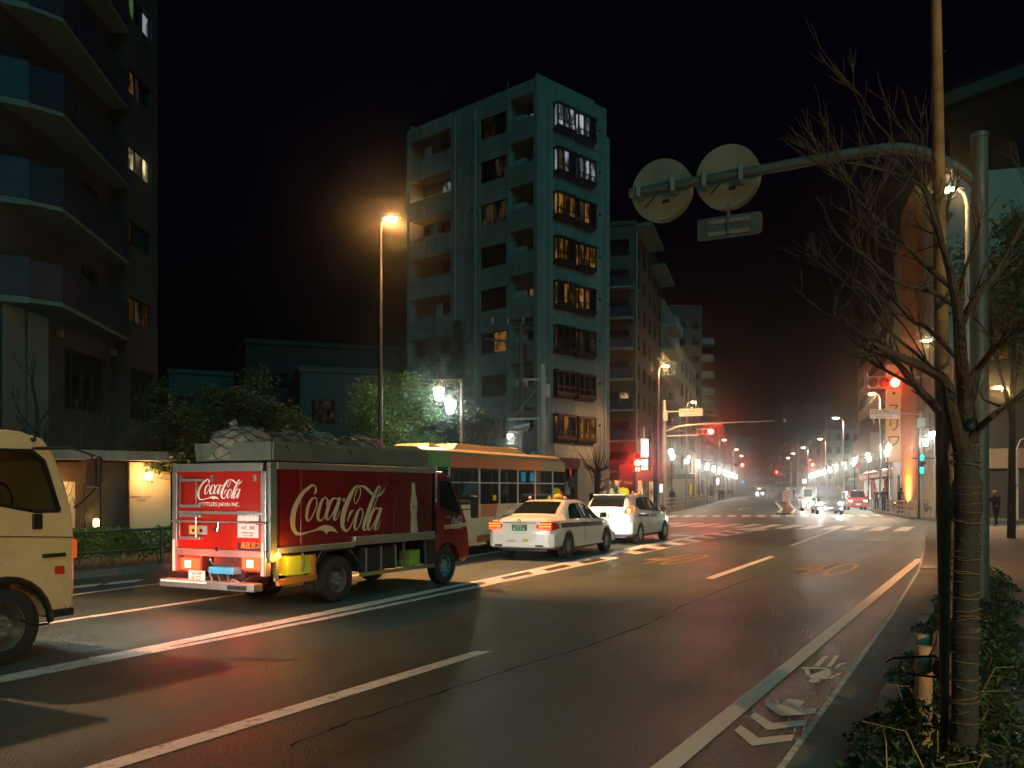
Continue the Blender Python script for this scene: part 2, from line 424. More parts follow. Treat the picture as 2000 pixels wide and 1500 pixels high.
# tar seam in the near lane
mb = MB(); sp = [(570, 1455), (700, 1404), (860, 1352), (1000, 1306), (1160, 1258), (1270, 1216), (1340, 1180), (1430, 1143), (1560, 1100), (1650, 1072)]
V = [G(x, y, .003) for x, y in sp]; F_ = []
for i in range(len(V) - 1):
    for k in range(8):
        p = V[i].lerp(V[i + 1], k / 8); F_.append((p + Vector((random.uniform(-.02, .02), random.uniform(-.02, .02), 0)), random.uniform(.004, .016)))
for (p, w), (q, w2) in zip(F_, F_[1:]):
    n = Vector((-DY, DX, 0)); mb.add([p - n * w, p + n * w, q + n * w2, q - n * w2], [(3, 2, 1, 0)])
mb.build('tar_seam', mat('tar', (.018, .018, .018), .95, spec=.05), road)
# speed numerals painted along the lanes
for px, py, m_ in ((1312, 1093, YPAINT), (1612, 1112, YPAINT)):
    c = G(px, py, .005); M = frame(c, ST(0, -1), ST(1, 0))
    text('speed_numeral', '40', m_, 1., road, M, 0.0, 1.2, 5.2)
# crosswalks
for k in range(12):
    t0 = 4.05 + k * .98
    markst([(41.2, t0), (41.2, t0 + .55), (46, t0 + .68), (46, t0 + .13)], 'crosswalk_stripe')
for k in range(15):
    x0 = 1300 + k * 29.5; o = G(x0, 1009.8 - k * .12, .004); w = D2.cross(Vector((0, 0, 1))) * .52
    MB().poly([o, o + w, o + w + D2 * 4, o + D2 * 4]).build('crosswalk_stripe', WPAINT, road)
linepx([(1310, 1044.5), (1386, 1048)], .4, 'stop_line')
linepx([(1640, 1031), (1590, 1049), (1545, 1066)], .15)
linepx([(1690, 1054), (1740, 1055)], .2, 'lane_line')
for q in ([(1452, 977), (1461, 970)], [(1497, 975), (1499, 968)], [(1425, 988), (1440, 985)], [(1470, 992), (1445, 997)], [(1442, 996), (1452, 990)]): linepx(q, .14)

# kerbs and pavements
def slab(name, outline, z, m):
    mb = MB(); mb.prism([Vector((p.x, p.y, -.02)) for p in outline], (0, 0, z + .02))
    return tag(mb.build(name, m), kind='structure')
gut = [(-20, 1.3), (6, 1.3), (14, 1.55), (21.7, 1.88), (25.4, 2.14), (32, 2.6), (38, 3.1), (43.5, 3.5)]
kerb_t = [(s, t - .38) for s, t in gut]
mb = MB()
for (a, b), (c, d) in zip(gut, gut[1:]): mb.add([ST(a, b, .004), ST(a, b - .38, .012), ST(c, d - .38, .012), ST(c, d, .004)], [(0, 1, 2, 3)])
tag(mb.build('gutter', CONC), kind='structure')
linest = lambda L, w, z, m, n: [MB().poly([ST(a, b - w / 2, z), ST(c, d - w / 2, z), ST(c, d + w / 2, z), ST(a, b + w / 2, z)]).build(n, m, road) for (a, b), (c, d) in zip(L, L[1:])]
linest([(s, t + .008) for s, t in gut[:6]], .045, .006, mat('pale_joint', (.55, .53, .48), .8, var=.6, ns=14), 'gutter_joint')
def kerbline(name, pts, w=.16, h=.13, m=None, step=1.0, side=-1):     # each kerbstone its own piece
    root = tag(bpy.data.objects.new(name, None), kind='structure'); COL.objects.link(root)
    L = []
    for p, q in zip(pts, pts[1:]):
        n = max(1, int((q - p).length / step))
        L += [(p.lerp(q, i / n), p.lerp(q, (i + 1) / n)) for i in range(n)]
    for p, q in L:
        d = (q - p).normalized(); n = Vector((-d.y, d.x, 0)) * w * side; a = p + d * .006; b = q - d * .006; hh = h + random.uniform(-.006, .006)
        MB().add([a, b, b + n, a + n, a + n * .12 + Vector((0, 0, hh)), b + n * .12 + Vector((0, 0, hh)), b + n + Vector((0, 0, hh)), a + n + Vector((0, 0, hh))],
                 [(3, 2, 1, 0), (4, 5, 6, 7), (0, 1, 5, 4), (1, 2, 6, 5), (2, 3, 7, 6), (3, 0, 4, 7)]).build('kerbstone', m or CONC, root)
    return root
kp = [ST(s, t) for s, t in kerb_t]
kerbline('kerb', [p for p, (s, t) in zip(kp, kerb_t) if s < 33 ], side=-1)
slab('planting_bed', [ST(-20, .75), ST(6, .75), ST(14, 1.0), ST(20, 1.25), ST(20, .25), ST(-20, .2)], .09, mat('soil', (.035, .03, .022), 1., bump=1, bs=25, var=.5))
slab('pavement_right', [ST(20, 1.3), ST(25.4, 1.58), ST(32, 2.05), ST(38, 2.55), ST(43.5, 2.95), ST(46, 2.2), ST(47.5, 0), ST(47.5, -30), ST(-20, -30), ST(-20, .19), ST(20, .24)], .1, PAVE)
lk = [ST(-20, 15.9), ST(20, 16.1), ST(32, 16.8), ST(44, 18.5), ST(56, 20.6), ST(62.7, 22)]
lk += [lk[-1] + D2 * 60, lk[-1] + D2 * 400]
kerbline('kerb', lk[:-1], side=1, step=1.2)
lo = [p + N2 * .17 for p in lk]
slab('pavement_left', lo + [lo[-1] + N2 * 40, ST(62, 90), ST(-20, 90)], .11, PAVE)
rk0 = Vector((22.9, 53, 0)); rk = [rk0 + Vector((8, -5, 0)), rk0 + Vector((1.5, -1.2, 0)), rk0, rk0 + D2 * 70]
kerbline('kerb', rk, side=-1, step=1.2)
slab('pavement_far_right', [p - N2 * .17 + Vector((.05, .1, 0)) for p in rk] + [rk0 + D2 * 400 - N2 * .2, rk0 + D2 * 400 - N2 * 60, rk0 + Vector((60, -38, 0))], .11, PAVE)
# painted median island past the crossing
isl = [G(1516, 1005), G(1523, 998), G(1512, 982), G(1523, 979), G(1530, 965), G(1544, 984), G(1556, 999), G(1552, 1006)]
slab('median_island', isl, .1, ASPH2)
kerbline('kerb', [isl[0], isl[1], isl[2], isl[3]], w=.25, h=.16, side=-1, m=mat('white_kerb', (.55, .52, .48), .7), step=2)
kerbline('kerb', [isl[4], isl[5], isl[6], isl[7]], w=.25, h=.16, side=-1, m=mat('white_kerb', (.55, .52, .48), .7), step=2)
# drain grate by the kerb
MB().box(-.2, .2, -.5, .5, 0, .016).build('drain_grate', DKSTEEL, None).location = ST(22.5, 1.72)
g = bpy.data.objects['drain_grate']; tag(g, 'dark slotted drain grate in the gutter by the hedge', 'drain grate'); g.rotation_euler = (0, 0, HEAD + R(90))
for i in range(7): MB().box(-.17, .17, -.46 + i * .14, -.40 + i * .14, .016, .028).build('grate_bar', STEEL, g)
# ---------------------------------------------------------------- buildings
Z = Vector((0, 0, 1))
WALLW = mat('off_white_render', (.2, .21, .2), .85, bump=.25, bs=18, ns=.4, var=.18, streak=.45)
WALLG = mat('grey_render', (.27, .27, .26), .85, bump=.25, bs=18, ns=.5, var=.2, streak=.4)
WALLD = mat('dark_tile_wall', (.026, .032, .034), .6, bump=.2, bs=30, ns=.5, var=.25)
WALLB = mat('brown_tile_wall', (.1, .06, .04), .7, bump=.3, bs=30, ns=.6, var=.22)
WALLT = mat('beige_tile_wall', (.36, .27, .18), .7, bump=.2, bs=30, ns=.5, var=.18, streak=.3)
WALLP = mat('pale_green_render', (.3, .35, .33), .85, bump=.2, bs=20, ns=.5, streak=.4)
WARMSTRIP = mat('warm_lit_wall', (.5, .18, .055), .7, bump=.2, bs=12, ns=.8, var=.2)  # warm lamplight on the wall strip, put into its colour
FRAMED = mat('dark_bronze_frame', (.022, .018, .016), .45, .3)
FRAMEL = mat('pale_aluminium_frame', (.4, .4, .38), .4, .6)
PANEL = mat('navy_balcony_panel', (.018, .024, .045), .5, .0, spec=.3, var=.05)
SOFFIT = mat('balcony_soffit', (.09, .14, .135), .85, ns=.6)
LITW = litroom('lit_room_white', (.85, .93, 1.), 1.0)
LITY = litroom('lit_room_yellow', (1., .8, .4), 2.2)
LITO = litroom('lit_room_orange', (1., .44, .1), .65)
LITD = litroom('dim_room', (.55, .4, .25), .13)
LITG = litroom('lit_room_green', (.35, .85, .2), .5)

def facade(mb, O, u, n, W, z0, z1, ops, depth=.25):
    O, u, n = Vector(O), Vector(u), Vector(n)
    us = sorted({0., W} | {x for o in ops for x in o[:2]}); zs = sorted({z0, z1} | {x for o in ops for x in o[2:4]})
    pt = lambda a, z, d=0.: O + u * a + Z * z - n * d
    for a, b in zip(us, us[1:]):
        for c, d in zip(zs, zs[1:]):
            m, k = (a + b) / 2, (c + d) / 2
            if any(o[0] < m < o[1] and o[2] < k < o[3] for o in ops): continue
            mb.add([pt(a, c), pt(b, c), pt(b, d), pt(a, d)], [(0, 1, 2, 3)])
    for o in ops:
        dd = o[4] if len(o) > 4 else depth; a, b, c, d = o[:4]
        for (p, q), (r, s) in (((a, c), (b, c)), ((b, c), (b, d)), ((b, d), (a, d)), ((a, d), (a, c))):
            pass
        e = [(a, c), (b, c), (b, d), (a, d)]
        for i in range(4):
            p, q = e[i], e[(i + 1) % 4]
            mb.add([pt(*p), pt(*q), pt(*q, dd), pt(*p, dd)], [(0, 1, 2, 3)])
def window(par, O, u, n, a, b, c, d, glassm, cols=2, rows=1, fw=.06, fm=None, ft=.07, name='window', sill=True, only=None):
    O, u, n = Vector(O), Vector(u), Vector(n)
    pt = lambda x, z, k=0.: O + u * x + Z * z + n * k
    mb = MB()
    for x in [a + fw / 2] + [a + (b - a) * i / cols for i in range(1, cols)] + [b - fw / 2]: mb.bar(pt(x, c), pt(x, d), fw, ft, n)
    for z in [c + fw / 2] + [c + (d - c) * i / rows for i in range(1, rows)] + [d - fw / 2]: mb.bar(pt(a + fw, z, .002), pt(b - fw, z, .002), ft, fw, Z)
    w = mb.build(name, fm or FRAMED, par, recalc=True)
    gl = glassm if isinstance(glassm, list) else [glassm] * cols
    for i in range(cols):
        x0 = a + (b - a) * i / cols; x1 = a + (b - a) * (i + 1) / cols
        MB().add([pt(x0, c, -.012), pt(x1, c, -.012), pt(x1, d, -.012), pt(x0, d, -.012)], [(0, 1, 2, 3)]).build('pane', gl[i % len(gl)], w, recalc=False)
    if sill: MB().bar(pt(a - .04, c - .03, .03), pt(b + .04, c - .03, .03), .14, .05, Z).build('sill', fm or FRAMED, w)
    return w

# --- the tall pale apartment tower at the crossing
C = Vector((1.6, 58, 0)); uL = Vector((-1871, 1800, 0)).normalized(); uR = Vector((1756, 1800, 0)).normalized()
nL = Vector((uL.y * -1, uL.x, 0)); nL = -nL if nL.y > 0 else nL
nR = Vector((uR.y, -uR.x, 0)); nR = -nR if nR.y > 0 else nR
tw = thing('apartment_tower', 'tall pale apartment tower on the corner with bay windows and recessed balconies', 'building', C)
HT = 27.7; cz = [5.7 + 2.85 * k for k in range(8)]
mb = MB(); o0 = Vector((0, 0, 0))
opsL = []
for k, c in enumerate(cz):
    opsL += [(2.75, 5.2, c - .7, c + .72, .2), (.35, 2.45, c - .25, c + 1.25, 1.3), (8.1, 12.5, c - .45, c + 1.05, 1.3)]
opsL += [(2.2, 4.4, .3, 3.0, .4), (6, 9, .2, 3.1, .5)]
facade(mb, o0, uL, nL, 12.8, 0, HT, opsL)
opsR = [(1.0, 3.9, .25, 3.1, .35), (5.1, 6.3, .25, 1.5, .2)]
facade(mb, o0, uR, nR, 6.95, 0, HT, opsR)
eR = uR * 6.95; back = -nR * 1.1
mb.add([eR, eR + back, eR + back + Z * HT, eR + Z * HT], [(0, 1, 2, 3)])
opsN = [(.25, 1.15, c - .75, c + .8, .12) for c in cz]
facade(mb, eR + back, uR, nR, 1.75, 0, HT - 1.6, opsN)
e2 = eR + back + uR * 1.75
far = uL * 12.8
mb.add([far, far - nL * 9, far - nL * 9 + Z * HT, far + Z * HT], [(0, 1, 2, 3)])
mb.add([e2, e2 - nR * 11, e2 - nR * 11 + Z * (HT - 1.6), e2 + Z * (HT - 1.6)], [(0, 1, 2, 3)])
mb.add([o0 + Z * HT, eR + Z * HT, far - nL * 9 + Z * HT, far + Z * HT], [(0, 1, 2, 3)])
mb.add([eR + back + Z * (HT - 1.6), e2 + Z * (HT - 1.6), e2 - nR * 11 + Z * (HT - 1.6), eR - nR * 11 + Z * (HT - 1.6)], [(0, 1, 2, 3)])
mb.build('wall', WALLW, tw, recalc=False)
q = uL * 3 - nL * 2
MB().prism([q + Z * HT, q + uL * 5 + Z * HT, q + uL * 5 - nL * 4 + Z * HT, q - nL * 4 + Z * HT], (0, 0, 1.1)).build('roof_house', WALLW, tw)
for k, c in enumerate(cz):
    # loggia backs, slabs and their windows
    for a, b, za, zb in ((.35, 2.45, c - .25, c + 1.25), (8.1, 12.5, c - .45, c + 1.05)):
        p = lambda x, z: uL * x + Z * z - nL * 1.3
        MB().add([p(a, za), p(b, za), p(b, zb), p(a, zb)], [(0, 1, 2, 3)]).build('balcony_back_wall', WALLW, tw, recalc=False)
    lit = {3: [LITO, LITO], 7: [DGLASS, LITW], 5: [LITO, DGLASS], 2: [LITD, DGLASS]}.get(k, [DGLASS, DGLASS])
    window(tw, -nL * 1.25, uL, nL, .45, 1.9, c - .2, c + .6, lit, 2)
    window(tw, -nL * 1.25, uL, nL, 8.3, 10.4, c - .4, c + .85, [DGLASS, LITW if k == 6 else DGLASS], 2)
    lw = {2: [DGLASS, LITO], 7: [LITD, DGLASS], 6: [DGLASS, LITD], 5: [LITD, LITD]}.get(k, [DGLASS, DGLASS])
    window(tw, -nL * .14, uL, nL, 2.75, 5.2, c - .7, c + .72, lw[::-1], 2, 1, .07)
    mb = MB(); mb.box(-.45, .45, -.16, .16, 0, .62)
    ac = mb.build('air_conditioner', mat('aircon_case', (.4, .4, .38), .6), tw, bevel=.02)
    ac.location = uL * 2.1 - nL * .75 + Z * (c - .25); ac.rotation_euler = (0, 0, math.atan2(uL.y, uL.x))
    for j in range(2):
        m2 = MB(); m2.cyl(-nL * 0, nL * .09, .07, n=10)
        v = m2.build('vent', FRAMED, tw); v.location = uL * (5.9 + .5 * j) + Z * (c + .6 - .3 * j)
    # bay windows on the street face
    gm = {7: LITW, 6: LITW, 5: LITO, 4: LITO, 3: LITO, 2: LITD, 1: DGLASS, 0: LITO}[k]
    for j, (a, b) in enumerate(((1.55, 3.25), (3.6, 5.35))):
        zz = c - (.06 if j else 0)
        mb = MB(); p = lambda x, z, d: uR * x + Z * z + nR * d
        mb.prism([p(a - .08, zz - .95, 0), p(b + .08, zz - .95, 0), p(b + .08, zz - .75, .42), p(a - .08, zz - .75, .42)], Z * .2)
        mb.prism([p(a - .08, zz + .72, 0), p(b + .08, zz + .72, 0), p(b + .08, zz + .72, .45), p(a - .08, zz + .72, .45)], Z * .16)
        for x in (a, a + .55, (a + b) / 2 + .25, b): mb.bar(p(x, zz - .75, .36), p(x, zz + .72, .36), .09, .09, nR)
        for x in (a, b): mb.bar(p(x, zz - .75, .05), p(x, zz + .72, .05), .09, .09, nR)
        mb.bar(p(a, zz - .2, .36), p(b, zz - .2, .36), .05, .06, Z)
        w = mb.build('bay_window', FRAMED, tw)
        gl = [gm if (j + k) % 3 else LITD, gm, gm if (j + k) % 2 else DGLASS] if gm is not DGLASS else [DGLASS] * 3
        xs = [a, a + .55, (a + b) / 2 + .25, b]
        for i in range(3):
            MB().add([p(xs[i], zz - .75, .33), p(xs[i + 1], zz - .75, .33), p(xs[i + 1], zz + .72, .33), p(xs[i], zz + .72, .33)], [(0, 1, 2, 3)]).build('pane', gl[i] if i != 1 else (gm if k != 2 else DGLASS), w, recalc=False)
        for x in (a, b):
            MB().add([p(x, zz - .75, .05), p(x, zz - .75, .33), p(x, zz + .72, .33), p(x, zz + .72, .05)], [(0, 1, 2, 3)]).build('pane', gm, w, recalc=False)
    window(tw, eR + back - nR * .06, uR, nR, .25, 1.15, c - .75, c + .8, [DGLASS, LITD if k in (0, 1) else DGLASS], 2)
    v = MB().cyl(o0, nR * .1, .08, n=10).build('vent', FRAMED, tw); v.location = uR * 6.2 + Z * (c + .35)
p = lambda x, z, d=0.: uR * x + Z * z + nR * d
MB().prism([p(.9, 3.1, .02), p(4.0, 3.1, .02), p(4.0, 3.75, .02), p(.9, 3.75, .02)], nR * .12).build('shop_fascia', mat('maroon_fascia', (.03, .014, .014), .5), tw)
window(tw, -nR * .3, uR, nR, 1.0, 3.9, .25, 3.1, [DGLASS, litroom('dim_shop', (.2, .5, .45), .08), DGLASS], 3, 1, .09)
window(tw, -nR * .15, uR, nR, 5.1, 6.3, .25, 1.5, DGLASS, 1)
window(tw, -nL * .3, uL, nL, 2.2, 4.4, .3, 3.0, DGLASS, 2); window(tw, -nL * .4, uL, nL, 6, 9, .2, 3.1, [DGLASS, LITD, DGLASS], 3)
MB().prism([p(1.6, 3.78, .01), p(5.6, 3.78, .01), p(5.6, 4.65, .01), p(1.6, 4.65, .01)], nR * .03).build('relief_panel', mat('carved_stone', (.34, .3, .24), .9, bump=1., bs=6, ns=5, var=.4), tw)

# floor joints, downpipes, balcony rails and roof gear of the tower
JOINT = mat('wall_joint', (.12, .13, .125), .9)
for k, c in enumerate(cz):
    z_ = c - 1.12
    for uu, nn, L_ in ((uL, nL, 12.8), (uR, nR, 6.95)): MB().bar(nn * .004 + Z * z_ + uu * .02, nn * .004 + uu * L_ + Z * z_, .012, .035).build('floor_joint', JOINT, tw)
    for a, b, za in ((.4, 2.4, c - .25), (8.15, 12.45, c - .45)):
        MB().bar(uL * a - nL * .06 + Z * (za + .12), uL * b - nL * .06 + Z * (za + .12), .04, .04).build('balcony_rail', FRAMEL, tw)
    MB().tube([uL * .6 - nL * .5 + Z * (c + 1.0), uL * 2.2 - nL * .5 + Z * (c + 1.0)], .015, 6).build('laundry_pole', FRAMEL, tw)
    if k % 2: MB().prism([uL * (8.6 + .3 * k) - nL * .5 + Z * (c - .3), uL * (9.3 + .3 * k) - nL * .5 + Z * (c - .3), uL * (9.3 + .3 * k) - nL * .5 + Z * (c + .55), uL * (8.6 + .3 * k) - nL * .5 + Z * (c + .6)], -nL * .04).build('hung_laundry', mat('pale_laundry', (.3, .3, .28), .9), tw)
for a in (5.6, 7.6): MB().tube([uL * a + nL * .06 + Z * .2, uL * a + nL * .06 + Z * (HT - .4)], .05, 8).build('downpipe', mat('pipe_grey', (.2, .21, .2), .6), tw)
MB().tube([uR * 6.7 + nR * .06 + Z * .2, uR * 6.7 + nR * .06 + Z * (HT - .4)], .045, 8).build('downpipe', MATS['pipe_grey'], tw)
MB().cyl(uL * 9 - nL * 3 + Z * HT, uL * 9 - nL * 3 + Z * (HT + 1.0), .8, n=16).build('water_tank', WALLW, tw)
MB().tube([uL * 6 - nL * 3.5 + Z * (HT + 1), uL * 6 - nL * 3.5 + Z * (HT + 2.6)], .03, 6).build('antenna', STEEL, tw)
for a in (0.3, 12.6): MB().bar(uL * a - nL * .2 + Z * (HT + .18), uL * a - nL * 6 + Z * (HT + .18), .15, .36).build('roof_upstand', WALLW, tw)

# --- the dark apartment block on the left, seen along its side
ba = thing('apartment_block', 'dark apartment block with navy balconies rising at the left edge', 'building', (-15, 24, 0))
B0 = Vector((-15, 24, 0)); X1 = Vector((1, 0, 0)); Y1 = Vector((0, 1, 0))
fl = [7.3, 10.2, 13.1, 16.0, 18.9, 21.8, 24.7]
mb = MB()
wz = [8.16 + 2.9 * k for k in range(6)]
facade(mb, (0, 0, 0), Y1, X1, 10.75, 0, 28, [(6.9, 10.0, 4.45, 6.5)] + [(8.1, 9.4, f + .3, f + 2.3) for f in fl[:-1]], .22)
facade(mb, (.45, 10.75, 0), Y1, X1, 3.1, 0, 28, [(.25, 2.45, z, z + .95) for z in wz] + [(.4, 2.7, 4.4, 6.4)], .16)
mb.add([(0, 10.75, 0), (.45, 10.75, 0), (.45, 10.75, 28), (0, 10.75, 28)], [(0, 1, 2, 3)])
mb.add([(.45, 13.85, 0), (-14, 13.85, 0), (-14, 13.85, 28), (.45, 13.85, 28)], [(0, 1, 2, 3)])
mb.add([(0, 0, 0), (-14, 0, 0), (-14, 0, 28), (0, 0, 28)], [(0, 1, 2, 3)])
mb.add([(0, 0, 28), (.45, 13.85, 28), (-14, 13.85, 28), (-14, 0, 28)], [(0, 1, 2, 3)])
mb.build('wall', WALLD, ba, recalc=False)
for z in [4.45]:
    window(ba, (-.18, 0, 0), Y1, X1, 6.9, 10.0, 4.45, 6.5, DGLASS, 4); window(ba, (.32, 10.75, 0), Y1, X1, .4, 2.7, 4.4, 6.4, DGLASS, 4)
wl = [[LITO, LITD, LITO], [LITD, DGLASS, DGLASS], [LITY, LITY, LITY], [LITO, LITD, DGLASS], [LITG, DGLASS, LITW], [DGLASS] * 3]
for z, g_ in zip(wz, wl): window(ba, (.33, 10.75, 0), Y1, X1, .25, 2.45, z, z + .95, g_, 3)
for k, f in enumerate(fl):
    if k < 6: window(ba, (-.18, 0, 0), Y1, X1, 8.1, 9.4, f + .3, f + 2.3, DGLASS, 2)
    out = [(.55, 10.7), (1.3, 4.1), (.65, 3.35)]
    mb = MB(); mb.prism([(0, 10.72, f), (0, 3.35, f)] + [(x, y, f) for x, y in out[::-1]], (0, 0, .18))
    s = mb.build('balcony_slab', SOFFIT, ba)
    for i in range(2):
        (x0, y0), (x1, y1) = out[i], out[i + 1]
        n = 5 if i == 0 else 1
        for j in range(n):
            a = Vector((x0, y0, f + .7)).lerp(Vector((x1, y1, f + .7)), j / n + .004); b = Vector((x0, y0, f + .7)).lerp(Vector((x1, y1, f + .7)), (j + 1) / n - .004)
            MB().bar(a, b, .06, 1.12).build('parapet_panel', PANEL, ba)
    MB().bar(Vector((.55, 10.7, f + 1.3)), Vector((1.3, 4.1, f + 1.3)), .09, .05).build('handrail', DKSTEEL, ba)
    mb = MB(); mb.prism([(.72, 3.25, f - .06), (-1.6, 1.9, f - .06), (-2.6, 3.0, f - .06), (-.1, 3.9, f - .06)], (0, 0, .2)); mb.build('balcony_slab', SOFFIT, ba)
    MB().bar((.72, 3.25, f + .72), (-1.6, 1.9, f + .72), .06, 1.15).build('parapet_panel', PANEL, ba)
MB().box(0.01, .06, 3.1, 4.3, 2.9, 7.25).build('wall_panel', SOFFIT, ba); MB().box(0.01, .06, 4.45, 5.7, 2.9, 7.25).build('wall_panel', SOFFIT, ba)
for y in (6.3, 10.4):
    MB().box(.02, .16, y, y + .22, 6.75, 6.98).build('wall_lamp_housing', STEEL, ba)

# --- lit entrance pavilion in front of it
e0 = P(120, 955, 25.6); e0.z = 0; e1 = P(345, 955, 27.4); e1.z = 0
ue = (e1 - e0).normalized(); ne = Vector((ue.y, -ue.x, 0)); Le = (e1 - e0).length
pv = thing('entrance_pavilion', 'low entrance wall with glowing cream panel beside the dark block', 'building', e0)
def pvbox(name, a, b, z0, z1, d0, d1, m):
    MB().prism([ue * a + ne * d0 + Z * z0, ue * b + ne * d0 + Z * z0, ue * b + ne * d1 + Z * z0, ue * a + ne * d1 + Z * z0], Z * (z1 - z0)).build(name, m, pv)
CREAM = mat('cream_plaster', (.72, .6, .42), .8, ns=.8, var=.06)
def fx(px):
    r = (px - 1000) / FP; return ((r * e0.y - e0.x) / (ue.x - r * ue.y))
a1, a2, a3, a4 = fx(150), fx(196), fx(248), fx(334)
pvbox('lit_panel', a3 + .03, a4, .15, 2.52, -.05, -.25, CREAM)
pvbox('timber_panel', a1 - .5, a2, .15, 2.5, -.05, -.25, mat('dark_timber', (.1, .055, .03), .6, ns=3, var=.4))
pvbox('dark_panel', a2 + .02, a3, .15, 2.5, .02, -.25, WALLD)
pvbox('eave', -1.0, Le + .4, 2.56, 2.82, .75, -2.4, WALLG)
pvbox('reveal', a3 - .02, a3 + .03, .15, 2.52, .18, -.1, BLACK)
for k, (tx, sz, zz) in enumerate((('RESIDENCE  GATE', .08, 1.52), ('三軒茶屋', .07, 1.42))):
    M = frame(ue * (a3 + .35 + .05 * k) + ne * -.045 + Z * zz, ue, Z); text('lettering', tx, mat('bronze_letter', (.3, .13, .04), .5), sz, pv, M, .004)
g0 = ue * (fx(287)) + ne * .16 + Z * 2.12
MB().ball(g0, .11, 12, 8).build('wall_lamp', emis('entrance_lamp', (1., .72, .34), 38), pv, smooth=True)
pvbox('lamp_bracket', fx(287) - .03, fx(287) + .03, 2.2, 2.3, .12, -.05, DKSTEEL)
pvbox('lit_panel', fx(70), fx(147), .6, 1.95, -.03, -.25, CREAM)
lamp('POINT', 'wall_lamp_light', ue * fx(110) + ne * .5 + Z * 1.9, (1., .48, .13), 45, pv, .1)
MB().ball(ue * fx(110) + ne * .35 + Z * 2.1, .06, 10, 6).build('wall_lamp', emis('entrance_lamp_small', (1., .72, .34), 20), pv)
lamp('POINT', 'wall_lamp_light', g0 + ne * .25 + Z * .05, (1., .48, .13), 120, pv, .1)

# --- generic street block: windows built one by one on two faces
def block(name, label, base, u, W, v, D, H, wall, fr, sd, floors, z0=3.4, pitch=2.9, win=(1.5, 1.2), lit=.1, frm=None, cols=2, balc=None, seed=1, group=None, ground=True, lits=None):
    rnd = random.Random(seed); u, v = Vector(u).normalized(), Vector(v).normalized()
    nu = -(v - u * v.dot(u)).normalized(); nv = -(u - v * u.dot(v)).normalized()
    b = thing(name, label, 'building', base, 0, group); mb = MB(); todo = []
    for face, (uu, nn, LL, cnt) in enumerate(((u, nu, W, fr), (v, nv, D, sd))):
        ops = []
        if cnt:
            st = LL / cnt
            for f in range(floors):
                for i in range(cnt):
                    zz = z0 + f * pitch
                    if zz + win[1] > H - .3: continue
                    w = min(win[0], st * .8); a = st * (i + .5) - w / 2
                    ops.append((a, a + w, zz, zz + win[1])); todo.append((uu, nn, a, a + w, zz, zz + win[1]))
            if ground:
                g_ = (LL * .08, LL * .92, .25, 2.6); ops.append(g_); todo.append((uu, nn) + g_)
        facade(mb, (0, 0, 0), uu, nn, LL, 0, H, ops, .15)
    a, c = u * W, v * D
    mb.add([a, a + c, a + c + Z * H, a + Z * H], [(0, 1, 2, 3)]); mb.add([c, a + c, a + c + Z * H, c + Z * H], [(0, 1, 2, 3)])
    mb.add([Z * H, a + Z * H, a + c + Z * H, c + Z * H], [(0, 1, 2, 3)])
    mb.build('wall', wall, b, recalc=False)
    mb = MB()
    e = .12; mb.prism([nu * e + nv * e + Z * H, a + nu * e + Z * H, a + c + Z * H, c + nv * e + Z * H], Z * .35); mb.build('parapet', wall, b)
    for (uu, nn, x0, x1, c0, c1) in todo:
        shop = c0 < .3
        r = rnd.random()
        gm = (rnd.choice(lits or [LITO, LITY, LITW, LITD]) if r < (.85 if shop else lit) else DGLASS)
        window(b, -nn * .1, uu, nn, x0, x1, c0, c1, [gm, DGLASS if (r > lit * .5 and not shop) else gm], 4 if shop else cols, 1, .08 if shop else .06, frm, sill=False)
    if balc:
        bu, bn, LL, dpt, bm = balc
        for f in range(floors):
            zz = z0 + f * pitch - .55
            if zz > H - 2: break
            q = MB().prism([Z * zz, bu * LL + Z * zz, bu * LL + bn * dpt + Z * zz, bn * dpt + Z * zz], Z * .15).build('balcony_slab', bm, b)
            MB().prism([Z * (zz + .15) + bn * (dpt - .1), bu * LL + Z * (zz + .15) + bn * (dpt - .1), bu * LL + bn * dpt + Z * (zz + .15), bn * dpt + Z * (zz + .15)], Z * .95).build('balcony_parapet', bm, b)
    return b
SHOPW = litroom('shop_white', (1., .88, .7), 4, 1.5); SHOPO = litroom('shop_warm', (1., .6, .25), 3, 1.5)
sh = [SHOPW, SHOPO, LITD]
pB = Vector((11.1, 83, 0))
block('brown_apartment_building', 'brown tiled building with pale roof eaves just past the tower', pB, D2, 20.7, N2, 12, 25.6, WALLB, 5, 4, 8, 3.6, 2.75, (1.9, 1.5), .05, FRAMED, 2, seed=3, lits=[LITY])
bb = bpy.data.objects['brown_apartment_building']
for s in (0, 10.6):
    MB().prism([D2 * s + Z * (25.4 - s * .12), D2 * (s + 9.6) + Z * (25.4 - s * .12), D2 * (s + 9.6) - N2 * 1.5 + Z * (25.5 - s * .12), D2 * s - N2 * 1.5 + Z * (25.5 - s * .12)], Z * .25).build('roof_eave', SOFFIT, bb)
for f in range(7):
    MB().bar(N2 * .1 - D2 * .6 + Z * (3.3 + f * 2.75), N2 * 5 - D2 * .6 + Z * (3.3 + f * 2.75), 1.1, .16).build('balcony_slab', WALLG, bb)
    MB().bar(N2 * .1 - D2 * 1.1 + Z * (3.85 + f * 2.75), N2 * 5 - D2 * 1.1 + Z * (3.85 + f * 2.75), .05, .95).build('balcony_parapet', PANEL, bb)
MB().tube([-D2 * .1 - N2 * .15 + Z * .2, -D2 * .1 - N2 * .15 + Z * 25], .07, 8).build('downpipe', FRAMEL, bb)
p2 = pB + D2 * 21.4
